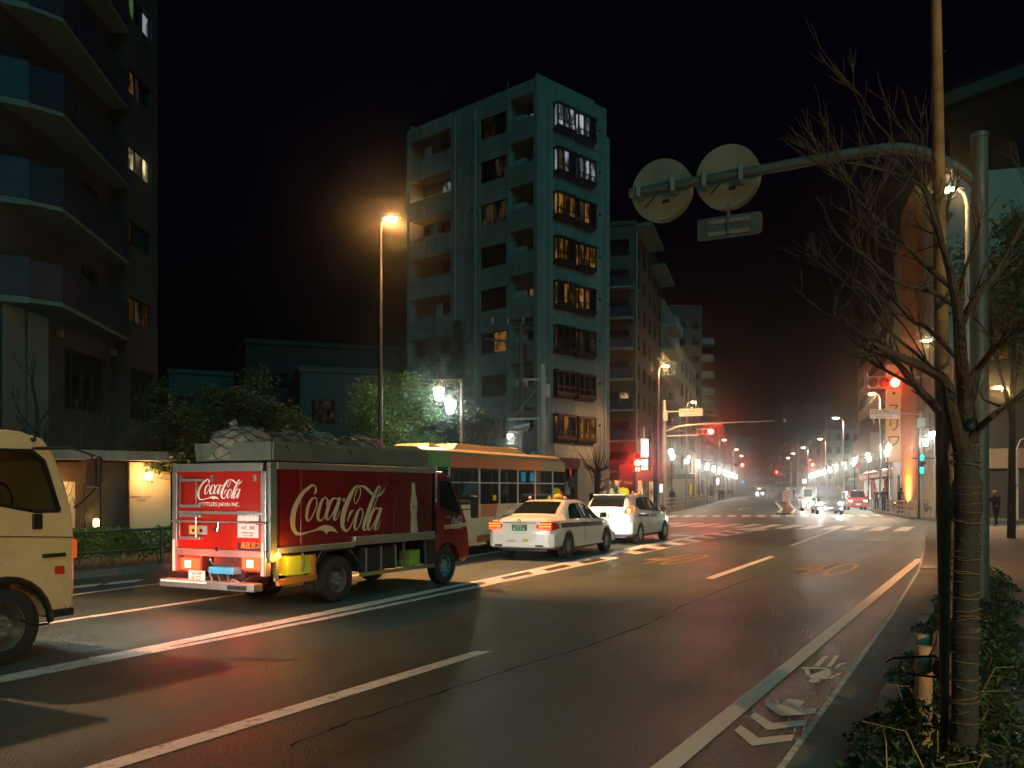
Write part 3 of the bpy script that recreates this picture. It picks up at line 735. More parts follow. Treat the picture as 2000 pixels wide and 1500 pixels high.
block('balcony_apartment_building', 'slim pale building with stacked projecting balconies after the brown one', p2, D2, 20, N2, 12, 22.8, WALLP, 6, 3, 7, 3.6, 2.85, (1.5, 1.3), .1, FRAMED, 2, (D2, -N2, 9., 1.5, WALLP), seed=5, lits=sh)
p3 = p2 + D2 * 20.8
block('corner_office_building', 'pale green office with two wide dark windows per floor', p3, D2, 27, N2, 12, 20.4, WALLP, 4, 3, 5, 4.2, 3.4, (3.2, 2.2), .05, FRAMED, 3, seed=6, lits=sh)
block('dark_apartment_building', 'tall dark apartment building standing beyond the pale green office', Vector((27.2, 166, 0)), (1, .1, 0), 7.2, (.0, 1, 0), 18, 34.5, WALLD, 3, 3, 10, 3.6, 3.0, (1.2, 1.3), .06, FRAMED, 2, seed=8, lits=[LITY, LITW])
da = bpy.data.objects['dark_apartment_building']
for f in range(9):
    c = Vector((8.2, 2.5, 4 + f * 3.0)); mb = MB()
    mb.prism([c + Vector((1.6 * math.sin(t), -1.6 * math.cos(t), 0)) for t in [i * math.pi / 8 for i in range(9)]] + [c + Vector((-1, 1.6, 0)), c + Vector((-1, -1.6, 0))], (0, 0, 1.1)); mb.build('rounded_balcony', WALLG, da)
x = p3 + D2 * 28
specs = [('slim_shop_building', 'low pinkish shop building left of the far red signal', 10, 15, WALLT, 3), ('white_shop_building', 'far white shop building left of the street', 12, 11.5, WALLW, 3), ('grey_shop_building', 'far grey shop building on the left after the white one', 11, 14, WALLG, 4),
         ('brown_shop_building', 'far brown shop building on the left side', 14, 17, WALLB, 4), ('pale_office_building', 'farthest pale office on the left of the street', 16, 20, WALLW, 5), ('beige_flat_building', 'farthest beige flats at the left end of the street', 30, 18, WALLT, 6)]
for i, (n_, l_, w_, h_, m_, c_) in enumerate(specs):
    block(n_, l_, x, D2, w_ - .3, N2, 10, h_, m_, c_, 2, 5, 3.5, 2.9, (1.4, 1.3), .1, FRAMED, 2, seed=20 + i, lits=sh); x = x + D2 * w_
# right side of the street
rb = Vector((28.2, 53.9, 0))
q0 = rb + D2 * 46
bnd = thing('banded_office_building', 'long beige office with dark ribbon windows right of the street', 'building', q0)
mb = MB(); ops = [(0.6, 41, 3.9 + f * 3.1, 5.5 + f * 3.1) for f in range(6)] + [(1, 40, .3, 3.0)]
facade(mb, (0, 0, 0), D2, N2, 42, 0, 22.5, ops, .3)
vv = -N2; mb.add([vv * 0, vv * 14, vv * 14 + Z * 22.5, Z * 22.5], [(0, 1, 2, 3)]); mb.add([D2 * 42, D2 * 42 + vv * 14, D2 * 42 + vv * 14 + Z * 22.5, D2 * 42 + Z * 22.5], [(0, 1, 2, 3)]); mb.add([Z * 22.5, D2 * 42 + Z * 22.5, D2 * 42 + vv * 14 + Z * 22.5, vv * 14 + Z * 22.5], [(0, 1, 2, 3)])
mb.build('wall', WALLT, bnd, recalc=False)
rnd = random.Random(4)
for f in range(6):
    for j in range(10):
        a = .6 + j * 4.04; litp = .55 if f in (1,) else .12
        window(bnd, -N2 * .2, D2, N2, a, a + 4.0, 3.9 + f * 3.1, 5.5 + f * 3.1, [LITW if rnd.random() < litp else DGLASS, DGLASS], 2, 1, .08, FRAMED, sill=False)
for j in range(8): window(bnd, -N2 * .2, D2, N2, 1 + j * 4.87, 1 + j * 4.87 + 4.8, .3, 3.0, [SHOPW, litroom('shop_red', (1., .16, .12), 2), SHOPW][j % 3], 3, 1, .08, FRAMEL, sill=False)
MB().prism([D2 * 4 + Z * 3.2, D2 * 30 + Z * 3.2, D2 * 30 + N2 * 2.3 + Z * 2.9, D2 * 4 + N2 * 2.3 + Z * 2.9], Z * .35).build('canopy', mat('pink_canopy', (.6, .36, .34), .6), bnd)
MB().prism([D2 * 12 + Z * 6.3, D2 * 36 + Z * 6.3, D2 * 36 + N2 * 1.2 + Z * 6.3, D2 * 12 + N2 * 1.2 + Z * 6.3], Z * 2.2).build('awning_band', mat('ochre_band', (.5, .27, .08), .7), bnd)
q1 = rb + D2 * 21
gt = thing('grey_tower_building', 'grey tower with a wall strip coloured orange as if lamplit behind the bare tree', 'building', q1)
mb = MB(); ops = [(1.6, 2.2, 3 + f * 3, 5 + f * 3) for f in range(6)] + [(18, 22, .3, 3.2)] + [(16.3, 16.8, 3.5, 20)]
facade(mb, (0, 0, 0), D2, N2, 24.8, 0, 27.0, ops, .3)
mb.add([vv * 0, vv * 16, vv * 16 + Z * 27.0, Z * 27.0], [(0, 1, 2, 3)]); mb.add([D2 * 24.8, D2 * 24.8 + vv * 16, D2 * 24.8 + vv * 16 + Z * 27.0, D2 * 24.8 + Z * 27.0], [(0, 1, 2, 3)]); mb.add([Z * 27.0, D2 * 24.8 + Z * 27.0, D2 * 24.8 + vv * 16 + Z * 27.0, vv * 16 + Z * 27.0], [(0, 1, 2, 3)])
mb.build('wall', mat('warm_grey_render', (.36, .33, .29), .85, bump=.2, bs=15, ns=.5), gt, recalc=False)
MB().prism([D2 * 5.4 + Z * .2, D2 * 15.4 + Z * .2, D2 * 15.4 + N2 * .5 + Z * .2, D2 * 5.4 + N2 * .5 + Z * .2], Z * 28.0).build('warm_lit_strip', WARMSTRIP, gt)
uf = MB().box(-.15, .15, -.15, .15, 0, .25).build('added_uplight', DKSTEEL, gt); uf.location = D2 * 10.5 + N2 * 1.6 + Z * .2  # fixture added to brighten the orange strip, none is seen there
MB().lathe([(.1, .25), (.11, .27), (.01, .275)], 12).build('added_uplight_lens', emis('added_uplight_lens', (1., .55, .2), 30), uf)
lamp('SPOT', 'added_uplight_beam', D2 * 10.5 + N2 * 1.6 + Z * .6, (1., .44, .11), 17000, gt, .1, -N2 * .5 + Z, 150, 1.)
for f in range(6): window(gt, -N2 * .2, D2, N2, 1.6, 2.2, 3 + f * 3, 5 + f * 3, DGLASS, 1, sill=False)
window(gt, -N2 * .2, D2, N2, 18, 22, .3, 3.2, SHOPW, 3, sill=False); window(gt, -N2 * .25, D2, N2, 16.3, 16.8, 3.5, 20, DGLASS, 1, sill=False)
# vertical signboard on it, standing out over the pavement
sg = thing('vertical_signboard', 'tall white vertical signboard with black brush katakana under the plate sign', 'sign', q1 + D2 * 17 + N2 * .95 + Z * 4.4)
wdir = N2.copy(); MB().prism([-wdir * .75 - D2 * .1, wdir * .75 - D2 * .1, wdir * .75 + D2 * .1, -wdir * .75 + D2 * .1], Z * 9.6).build('board', mat('sign_white', (.62, .58, .54), .6, var=.05), sg)
for i, ch in enumerate('ブ・スリワ'):
    text('lettering', ch, BLACK, 1.35, sg, frame(Vector((0, 0, 8.2 - i * 1.55)) - D2 * .105, -wdir, Z), .01)
for z_ in (1, 8.6): MB().bar(-wdir * .7 + Z * z_, -wdir * 1.0 + Z * z_, .1, .1).build('bracket', DKSTEEL, sg)
# corner buildings to the right of the grey tower
block('corner_shop_building', 'pale corner shop building behind the tree trunk at the side street', rb + D2 * 12, -N2, 9, D2, 8.6, 10.5, mat('warm_grey_render', (.36, .33, .29)), 2, 0, 2, 4.6, 3.0, (.6, 1.8), .0, FRAMED, 1, seed=31, lits=[SHOPW])
sd = thing('slatted_house', 'house with orange horizontal siding behind the bare branches', 'building', P(1905, 955, 52) - Z * 1.75, -YAW)
mb = MB(); mb.box(0, 16, .05, 10, 0, 14.6); mb.build('wall', WALLD, sd)
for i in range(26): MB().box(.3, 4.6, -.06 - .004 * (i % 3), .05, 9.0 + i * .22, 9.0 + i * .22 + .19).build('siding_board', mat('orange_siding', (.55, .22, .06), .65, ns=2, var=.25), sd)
MB().box(1.6, 2.4, -.12, .0, 8.6, 10.6).build('shutter', WALLD, sd)
window(sd, (0, -.02, 0), X1, -Y1, 3.0, 4.2, 4.4, 6.2, LITD, 2); MB().box(.2, 6, -.2, .04, 2.9, 4.0).build('shop_fascia', WALLT, sd)
tl = thing('dark_roofed_building', 'black building with pale roof edge high at the upper right', 'building', (24, 46, 0))
tA = Vector((41.3, 88, 0)); tB = tA + Vector((.56, -.83, 0)) * 24; tR = Vector((.83, .56, 0)) * 24
mb = MB(); mb.prism([tA, tB, tB + tR, tA + tR], (0, 0, 40)); mb.build('wall', mat('black_tile_wall', (.012, .013, .014), .7), tl)
tl.location = (0, 0, 0)
tn = Vector((-.83, -.56, 0)) * .5
MB().prism([tA + tn + Z * 38.2, tB + tn + Z * 38.2, tB - tn * .1 + Z * 38.2, tA - tn * .1 + Z * 38.2], (0, 0, 1.1)).build('roof_edge', SOFFIT, tl)
# far end of the street
fe = [('distant_dark_tower', 'distant dark block with two small lit windows above the street end', 1527, 1612, 795, 430, WALLD, 7, 10, .06, 3.6), ('distant_grey_block', 'distant pale grey block below the dark tower', 1560, 1606, 846, 300, WALLG, 3, 7, .05, 3.0),
      ('distant_teal_block', 'distant greenish building to the right near the lamp post', 1612, 1680, 842, 215, WALLP, 4, 5, .04, 3.0), ('distant_low_block', 'distant low block in the middle of the street end', 1495, 1530, 862, 445, WALLG, 4, 5, .05, 4),
      ('distant_white_block', 'distant white block left of the street end', 1436, 1500, 856, 452, WALLW, 5, 5, .04, 4.2), ('distant_brown_block', 'distant brown block behind the far right signal', 1590, 1650, 868, 330, WALLB, 4, 4, .08, 3.4)]
for i, (n_, l_, xa, xb, yt, Y_, m_, c_, f_, lt, pi_) in enumerate(fe):
    a = P(xa, yt, Y_); b = P(xb, yt, Y_)
    block(n_, l_, (a.x, Y_, 0), (1, 0, 0), b.x - a.x, (.28, .96, 0), 25, a.z, m_, c_, 0, f_, 4, pi_, ((b.x - a.x) / c_ * .45, 1.6), lt, FRAMED, 2, seed=50 + i, lits=[LITY, LITO])
# low houses behind the left trees
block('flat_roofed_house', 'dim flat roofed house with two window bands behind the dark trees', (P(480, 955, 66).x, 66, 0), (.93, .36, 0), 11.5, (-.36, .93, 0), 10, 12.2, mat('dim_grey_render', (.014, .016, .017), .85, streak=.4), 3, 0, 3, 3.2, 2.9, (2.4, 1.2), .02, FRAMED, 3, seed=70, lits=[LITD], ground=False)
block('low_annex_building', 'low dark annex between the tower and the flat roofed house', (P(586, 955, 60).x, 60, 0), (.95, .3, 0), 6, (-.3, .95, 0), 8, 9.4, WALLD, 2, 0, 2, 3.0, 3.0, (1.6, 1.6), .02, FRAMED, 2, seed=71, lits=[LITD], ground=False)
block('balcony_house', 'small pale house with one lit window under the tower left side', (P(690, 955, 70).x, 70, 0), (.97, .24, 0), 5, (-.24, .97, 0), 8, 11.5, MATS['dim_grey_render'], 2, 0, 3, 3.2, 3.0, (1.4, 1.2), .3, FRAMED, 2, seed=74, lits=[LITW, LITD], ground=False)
block('lamplit_house', 'dark house with two lit windows glimpsed above the left tree', (P(330, 955, 75).x, 75, 0), (.9, .43, 0), 12, (-.43, .9, 0), 8, 11.2, WALLD, 5, 0, 3, 3.0, 2.8, (1.5, .7), .25, FRAMED, 2, seed=77, lits=[LITY], ground=False)
# ---------------------------------------------------------------- people
SKIN = mat('skin', (.5, .3, .2), .6)
def cloth(n, c): return mat('cloth_' + n, c, .85, bump=.3, bs=25, ns=5, var=.25)
HAIR = mat('dark_hair', (.015, .012, .01), .5)
def person(name, label, loc, rz, h=1.7, top=None, pants=None, hair=None, stride=.0, bend=0., hood=False, group=None, arms=0., bag=None):
    J = [(0, 0, .52), (bend * .5, 0, .66), (bend, 0, .78), (bend * 1.2, 0, .845), (bend * 1.35 + .012, 0, .905), (bend * 1.4, 0, .96)]
    r = [.082, .08, .085, .034, .056, .046]
    E = [(0, 1), (1, 2), (2, 3), (3, 4), (4, 5)]
    for sgn in (-1, 1):
        b = len(J); sw = stride * sgn
        J += [(bend, sgn * .1, .80), (bend - sw * .35 + arms * .06, sgn * .145, .64), (bend - sw * .6 + .05 + arms * .22, sgn * .135, .5 + arms * .16), (bend - sw * .65 + .065 + arms * .27, sgn * .13, .465 + arms * .17)]
        r += [.046, .036, .026, .02]; E += [(2, b), (b, b + 1), (b + 1, b + 2), (b + 2, b + 3)]
        c = len(J)
        J += [(0, sgn * .052, .49), (sw * .55 + .02, sgn * .055, .28), (sw * 1.0 - .01, sgn * .055, .05), (sw * 1.0 + .085, sgn * .06, .022)]
        r += [.064, .044, .03, .024]; E += [(0, c), (c, c + 1), (c + 1, c + 2), (c + 2, c + 3)]
    me = bpy.data.meshes.new('skeleton'); me.from_pydata([tuple(x * h for x in j) for j in J], E, [])
    o = bpy.data.objects.new('skeleton', me); COL.objects.link(o)
    sk = o.modifiers.new('skin', 'SKIN'); sk.use_smooth_shade = True
    for v, q in zip(me.skin_vertices[0].data, r): v.radius = (q * h, q * h)
    me.skin_vertices[0].data[0].use_root = True
    o.modifiers.new('sub', 'SUBSURF').levels = 1
    m = evalmesh(o); bpy.data.objects.remove(o)
    for q in (top, pants, SKIN, BLACK): m.materials.append(q)
    for p in m.polygons:
        z = p.center.z / h; y = abs(p.center.y) / h
        p.material_index = 2 if z > .845 else 3 if z < .045 else 2 if (y > .115 and z < .5 + arms * .14 and z > .42) else 1 if z < .5 else 0
        p.use_smooth = True
    b = link(name, m); b.location = loc; b.rotation_euler = (0, 0, rz); tag(b, label, 'person', group)
    hx = (bend * 1.38) * h
    mb = MB(); mb.blob((hx - .012 * h, 0, .925 * h), (.058 * h, .055 * h, .06 * h) if not hood else (.068 * h, .066 * h, .075 * h), 10, 7)
    mb.build('hood' if hood else 'hair', top if hood else (hair or HAIR), b, smooth=True)
    if bag: MB().box(-.16, -.08, -.13, .13, .95, 1.35).build('backpack', bag, b, bevel=.03)
    return b

# ---------------------------------------------------------------- vehicles: shared pieces
def wheel(par, x, y, r, w, side, spokes=5, rim=None, dark=False, twin=False, rr=.66):
    mb = MB(); s = side
    prof = [(r * .62, -w / 2), (r * .93, -w / 2), (r * .985, -w * .42), (r, -w * .3), (r, -w * .12), (r * .975, -w * .1), (r * .975, -w * .05), (r, -w * .03), (r, w * .03), (r * .975, w * .05), (r * .975, w * .1), (r, w * .12), (r, w * .3), (r * .985, w * .42), (r * .93, w / 2), (r * .62, w / 2)]
    mb.lathe(prof, 28, (0, 0, 0), 'y', closed=True)
    if twin: mb.lathe([(q, h - s * (w + .03)) for q, h in prof], 28, (0, 0, 0), 'y', closed=True)
    o = mb.build('wheel', RUBBER, par, smooth=True); o.location = (x, y, r)
    R0 = r * rr; f = s * w * .38; mb = MB()
    mb.lathe([(R0, f), (R0 * .9, f), (R0 * .86, f - s * .035), (R0 * .86, -f * .9), (R0, -f * .9)], 24, (0, 0, 0), 'y', closed=True)
    if twin or dark:
        mb.lathe([(R0 * .88, f - s * .1), (R0 * .5, f - s * .1), (R0 * .42, f - s * .02), (.01, f - s * .02), (.01, f - s * .14), (R0 * .88, f - s * .14)], 20, (0, 0, 0), 'y')
    else:
        mb.lathe([(.01, f), (R0 * .2, f), (R0 * .22, f - s * .03), (R0 * .22, f - s * .06), (.01, f - s * .06)], 12, (0, 0, 0), 'y')
        for i in range(spokes):
            a = 2 * math.pi * i / spokes + .3
            for da in (-.1, .1):
                mb.bar((R0 * .15 * math.cos(a), f - s * .015, R0 * .15 * math.sin(a)), (R0 * .9 * math.cos(a + da * 1.6), f - s * .012, R0 * .9 * math.sin(a + da * 1.6)), R0 * .1, .025, (0, 1, 0))
        MB().lathe([(.01, f - s * .1), (R0 * .85, f - s * .1), (R0 * .85, f - s * .12), (.01, f - s * .12)], 16, (0, 0, 0), 'y').build('brake_disc', BLACK, o)
    mb.build('rim', rim or ALLOY, o, smooth=True)
    for i in range(5 if (twin or dark) else 0):
        a = 2 * math.pi * i / 5; MB().cyl((R0 * .33 * math.cos(a), f - s * .02, R0 * .33 * math.sin(a)), (R0 * .33 * math.cos(a), f + s * .012, R0 * .33 * math.sin(a)), .02, n=6).build('wheel_nut', STEEL, o)
    return o
def archcut(x, r, y, depth, z=None):
    return MB().cyl((x, y, r if z is None else z), (x, y - math.copysign(depth, y) * 1.0, r if z is None else z), r * 1.16, n=28)
def lerpst(st, x):
    for a, b in zip(st, st[1:]):
        if a[0] <= x <= b[0]:
            t = (x - a[0]) / max(1e-6, b[0] - a[0]); return [p + (q - p) * t for p, q in zip(a, b)]
    return list(st[-1] if x > st[-1][0] else st[0])
def carbody(root, st, wx, r, m, name='body'):
    secs = []
    for (x, zb, zs, zt, hw, ht) in st:
        h = [(0, zb), (hw * .82, zb), (hw * .97, zb + .1), (hw, zb + (zs - zb) * .45), (hw * .99, zs - .09), (hw * .955, zs), (ht + .01, zt - .07), (ht - .07, zt - .012), (ht * .45, zt), (0, zt)]
        ring = [(x, -y, z) for y, z in h] + [(x, y, z) for y, z in h[::-1][1:-1]]
        secs.append(ring)
    mb = MB(); mb.loft(secs); b = mb.build(name, m, root)
    cs = []
    for x in wx:
        for s in (-1, 1): cs.append(MB().cyl((x, s * 1.1, r), (x, s * .55, r), r * 1.13, n=28))
    cut(b, cs); return b
def sidepane(root, st, outline, side, m, name='side_window', off=.008):
    pts = []
    for x, f in outline:
        _, zb, zs, zt, hw, ht = lerpst(st, x)
        y = hw * .955 + (ht + .01 - hw * .955) * f; z = zs + (zt - .07 - zs) * f
        pts.append(Vector((x, side * (y + off), z + off * .4)))
    return MB().prism(pts, (0, side * -.006, 0)).build(name, m, root)
def endpane(root, st, x0, x1, k, m, name, off=.014):
    mb = MB(); rows = []
    for x in [x0 + (x1 - x0) * i / 5 for i in range(6)]:
        _, zb, zs, zt, hw, ht = lerpst(st, x); row = []
        for g_ in (-1, -.5, 0, .5, 1):
            y = g_ * (ht - .07) * k; row.append((x, y, zt - (.012 if abs(g_) == 1 else 0) + off))
        rows.append(row)
    for a, b in zip(rows, rows[1:]):
        for i in range(4): mb.add([a[i], a[i + 1], b[i + 1], b[i]], [(0, 1, 2, 3)])
    return mb.build(name, m, root, smooth=True)
def bumper(root, x0, sgn, hw, z0, z1, m, name, bulge=.06, dep=.4):
    pl = [(dep, -hw), (.12, -hw), (.02, -hw * .86), (-bulge * .6, -hw * .5), (-bulge, 0), (-bulge * .6, hw * .5), (.02, hw * .86), (.12, hw), (dep, hw)]
    mb = MB(); mb.prism([(x0 + sgn * a, b, z0) for a, b in pl], (0, 0, z1 - z0)); return mb.build(name, m, root, bevel=.045)
def headbeam(root, x, y, z, power, col=(1., .93, .8), spot=75, aimz=-.06, name='headlamp_beam', aimy=0.):
    return lamp('SPOT', name, (x, y, z), col, power, root, .06, (1, aimy, aimz), spot, .8)
def yaw_inv(root):
    return (Matrix.Translation(root.location) @ Matrix.Rotation(root.rotation_euler[2], 4, 'Z')).inverted()
def pix_on(root, px, py, yl):             # where a photo point falls on the plane y = yl of a vehicle
    I = yaw_inv(root); o = I @ Vector((0, 0, HC)); d = (I @ Vector(((px - 1000) / FP, 1, HC - (py - HZ) / FP))) - o
    k = (yl - o.y) / d.y; return o + d * k
def pix_onx(root, px, py, xl):
    I = yaw_inv(root); o = I @ Vector((0, 0, HC)); d = (I @ Vector(((px - 1000) / FP, 1, HC - (py - HZ) / FP))) - o
    k = (xl - o.x) / d.x; return o + d * k

# ---------------------------------------------------------------- script lettering of the drinks truck, traced as brush strokes
STROKES = [
 [(458, 408, 20), (478, 362, 26), (466, 312, 24), (425, 300, 30), (372, 345, 40), (325, 385, 42), (262, 480, 52), (212, 600, 62), (193, 720, 64), (200, 820, 54), (238, 882, 42), (300, 893, 30), (370, 874, 18), (440, 850, 12)],
 [(470, 446, 14), (425, 470, 26), (385, 545, 36), (366, 640, 36), (368, 718, 26), (400, 722, 16), (445, 650, 15), (480, 560, 14), (488, 490, 16), (470, 446, 14)],
 [(606, 540, 22), (622, 490, 24), (598, 450, 18), (555, 478, 28), (520, 570, 40), (500, 660, 42), (510, 722, 30), (550, 722, 16), (590, 660, 10), (612, 610, 6)],
 [(745, 470, 14), (700, 455, 20), (655, 500, 34), (620, 590, 40), (600, 672, 38), (612, 716, 24), (650, 690, 14), (700, 600, 12), (740, 500, 12)],
 [(768, 446, 36), (738, 555, 40), (706, 655, 38), (700, 715, 26), (726, 712, 12), (752, 660, 9), (770, 600, 6)],
 [(948, 520, 8), (942, 470, 11), (962, 390, 12), (992, 330, 12), (1016, 330, 12), (1018, 400, 12), (996, 470, 12), (962, 520, 12), (946, 518, 8)],
 [(1012, 308, 10), (980, 304, 16), (945, 335, 30), (900, 415, 46), (845, 540, 56), (806, 670, 58), (798, 780, 50), (825, 845, 36), (868, 845, 22), (910, 780, 14), (935, 700, 10)],
 [(1000, 312, 12), (1050, 310, 24), (1100, 345, 38), (1150, 395, 38), (1185, 420, 26)],
 [(1190, 438, 10), (1235, 425, 26), (1275, 400, 26), (1305, 355, 14), (1326, 312, 3)],
 [(862, 742, 6), (880, 670, 24), (905, 622, 28), (936, 600, 10)],
 [(1034, 578, 14), (992, 608, 26), (960, 700, 36), (946, 800, 30), (955, 846, 16), (990, 815, 14), (1028, 730, 14), (1048, 640, 16), (1034, 578, 14)],
 [(1262, 312, 8), (1236, 316, 20), (1195, 400, 38), (1145, 530, 42), (1090, 690, 42), (1056, 800, 36), (1060, 846, 20), (1095, 830, 12), (1130, 770, 8)],
 [(1240, 314, 8), (1258, 335, 11), (1240, 410, 11), (1205, 500, 10), (1165, 600, 9), (1120, 700, 7)],
 [(1250, 592, 14), (1205, 580, 22), (1160, 630, 36), (1125, 730, 40), (1106, 810, 34), (1120, 846, 18), (1160, 800, 12), (1215, 690, 12), (1250, 600, 12)],
 [(1270, 574, 32), (1235, 680, 38), (1200, 780, 36), (1192, 836, 24), (1222, 828, 12), (1245, 770, 8), (1264, 715, 5)]]
SWASH = [(425, 862), (480, 826), (540, 795), (600, 783), (660, 796), (705, 830), (745, 890), (705, 864), (655, 856), (622, 866), (600, 895), (578, 862), (530, 846), (475, 852), (432, 868)]
def logo(name, m, parent, fmap, detail=5):   # fmap: traced (x, y, lift) -> point on the panel
    mb = MB(); k = 0
    for S in STROKES:
        c = catmull(S, detail); L = []; Rr = []
        for i, (x, y, w) in enumerate(c):
            a, b = c[max(i - 1, 0)], c[min(i + 1, len(c) - 1)]; dx, dy = b[0] - a[0], b[1] - a[1]; n = math.hypot(dx, dy) or 1
            # a broad nib held at a slant thickens the down strokes
            L.append((x - dy / n * w / 2, y + dx / n * w / 2)); Rr.append((x + dy / n * w / 2, y - dx / n * w / 2))
        k += 1; z = .0004 * k
        for i in range(len(c) - 1):
            mb.add([fmap(*L[i], z), fmap(*L[i + 1], z), fmap(*Rr[i + 1], z), fmap(*Rr[i], z)], [(0, 1, 2, 3)])
    mb.poly([fmap(x, y, .007) for x, y in SWASH])
    mb.poly([fmap(x, y, .0072) for x, y in ((796, 458), (828, 453), (826, 492), (793, 496))])
    return mb.build(name, m, parent, recalc=False)

# ---------------------------------------------------------------- the red drinks truck
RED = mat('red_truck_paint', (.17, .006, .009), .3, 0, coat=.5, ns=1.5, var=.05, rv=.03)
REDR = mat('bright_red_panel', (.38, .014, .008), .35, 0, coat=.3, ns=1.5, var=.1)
MAROON = mat('maroon_cab_paint', (.26, .01, .016), .22, 0, coat=.8, ns=1.5, var=.1)
CREAML = mat('cream_lettering', (.66, .52, .32), .5, var=.05)
tr = thing('delivery_truck', 'red drinks delivery truck with cream script lettering stopped in the middle lane', 'truck', ST(9.63, 10.115), HEAD)
HW = .965
MB().box(.25, 5.0, -.42, -.3, .5, .72).build('chassis_rail', BLACK, tr); MB().box(.25, 5.0, .3, .42, .5, .72).build('chassis_rail', BLACK, tr)
MB().box(.02, 4.1, -.93, .93, .86, 2.1).build('cargo_box', mat('box_core', (.05, .012, .012), .6), tr)
sx = [pix_on(tr, p_, 1000, -HW).x for p_ in (547, 590, 690.5, 770, 844)]
for i, (dz, dy) in enumerate(((0, 0), (.0, .012), (.0, .022), (.0, .0))):
    a, b = sx[i], sx[i + 1]; zl = .92 if i < 2 else 1.0
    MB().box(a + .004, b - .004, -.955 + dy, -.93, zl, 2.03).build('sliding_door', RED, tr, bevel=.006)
    MB().box(sx[i] + .02, sx[i + 1] - .02, .93, .955, .95, 2.03).build('sliding_door', RED, tr)
MB().box(sx[1] - .03, sx[1] + .03, -.972, -.94, .9, 2.04).build('door_rail', RED, tr, bevel=.008)
for y in (-1, 1):
    MB().box(.14, 4.12, min(y * .93, y * .985), max(y * .93, y * .985), 2.03, 2.13).build('top_rail', ALU, tr, bevel=.01)
    MB().box(.14, sx[2], min(y * .93, y * .99), max(y * .93, y * .99), .835, .92).build('bottom_rail', ALU, tr, bevel=.008)
    MB().box(sx[2], 4.12, min(y * .93, y * .99), max(y * .93, y * .99), .86, 1.0).build('bottom_rail', ALU, tr, bevel=.008)
    MB().box(0, .135, min(y * .9, y * .975), max(y * .9, y * .975), .72, 2.13).build('corner_post', mat('grey_green_post', (.2, .23, .21), .4, .3), tr, bevel=.012)
    MB().tube([(4.1, y * 1.0, .95), (4.13, y * 1.0, 1.0), (4.13, y * 1.0, 2.02), (4.08, y * 1.0, 2.1)], .018, 8).build('grab_rail', CHROME, tr, smooth=True)
for x in (sx[0] + .5, 2.1, 3.3): MB().box(x, x + .16, -.97, -.91, 2.135, 2.16).build('marker_lamp', DKSTEEL, tr, bevel=.008)
for x in (sx[3] + .06, sx[4] - .12): MB().box(x, x + .015, -.968, -.95, 1.38, 1.56).build('door_handle', CHROME, tr)
def fside(x, y, l):
    q = pix_on(tr, 540 + .16 * x, 900 + .16 * y, -HW); q.y = -.9725 - l; return q
logo('script_lettering', CREAML, tr, fside, 6)
bo = [(1656, 268), (1694, 268), (1696, 330), (1703, 400), (1718, 460), (1724, 520), (1722, 580), (1714, 640), (1718, 720), (1728, 790), (1732, 840), (1716, 878), (1652, 882), (1640, 845), (1643, 780), (1648, 700), (1646, 640), (1638, 580), (1636, 520), (1645, 455), (1654, 390)]
MB().poly([fside(x, y, -.014) for x, y in bo]).build('bottle_emblem', CREAML, tr)
def small_logo(fx_, fy_, sc, put): return lambda x, y, l: put((x - fx_) * sc, (fy_ - y) * sc, l)
cB = pix_on(tr, 540 + .16 * 1682, 900 + .16 * 562, -HW)
logo('emblem_lettering', RED, tr, small_logo(745, 600, .00008 * 1.5, lambda u, v, l: Vector((cB.x + u, -.9605 - l, cB.z + v))), 3)
MB().lathe([(.014, 0), (.014, .002), (.001, .002)], 12, fside(1252, 820, .001), 'y').build('registered_mark', mat('pink_mark', (.5, .1, .12), .5), tr)
# rear face
def rq(x, y, xl=-.03):                   # traced rear-panel pixel (zoom of 330..560 x 880..1060 at 8.333x) -> local
    return pix_onx(tr, 330 + x / 8.333, 880 + y / 8.333, xl)
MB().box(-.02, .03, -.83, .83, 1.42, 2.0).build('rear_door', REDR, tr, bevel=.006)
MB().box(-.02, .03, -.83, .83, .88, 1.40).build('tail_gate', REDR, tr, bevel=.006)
MB().box(-.045, .0, -.86, .86, 2.0, 2.12).build('top_trim', ALU, tr, bevel=.008)
MB().box(-.05, -.02, -.82, .82, 1.96, 2.0).build('red_trim', REDR, tr)
MB().box(-.05, .0, -.85, .85, 1.385, 1.425).build('middle_rail', ALU, tr, bevel=.006)
MB().box(-.04, .02, -.92, .92, .775, .875).build('rear_sill', ALU, tr, bevel=.008)
for y in (-1, 1):
    a, b = sorted((y * .835, y * .93))
    MB().box(-.045, .02, a, b, .88, 2.0).build('rear_frame', ALU, tr, bevel=.008)
    MB().box(-.06, -.046, y * .885 - .02, y * .885 + .02, .54, 1.0).build('reflector_strip', mat('white_reflector', (.85, .84, .8), .4), tr)
    MB().box(-.045, .05, a, b, .53, .779).build('corner_skirt', ALU, tr)
MB().tube([(-.075, -.96, 1.275), (-.075, .96, 1.275)], .014, 8).build('lock_rod', STEEL, tr, smooth=True)
for y in (-.8, -.3, .1, .8): MB().box(-.08, -.02, y - .02, y + .02, 1.25, 1.3).build('rod_bracket', CHROME, tr)
for z0, z1 in ((1.5, 1.88), (1.03, 1.36)):
    for yy in (.72, .38): MB().tube([(-.02, yy, z0), (-.09, yy, z0 + .02), (-.09, yy, z1 - .02), (-.02, yy, z1)], .013, 8).build('grab_handle', CHROME, tr, smooth=True)
    for zz in (z0, z1): MB().box(-.1, -.02, .3, .72, zz - .02, zz + .02).build('step_plate', ALU, tr, bevel=.004)
for y in (.12, -.72, .76): MB().box(-.035, -.02, y - .03, y + .03, 1.86, 1.95).build('hinge', STEEL, tr)
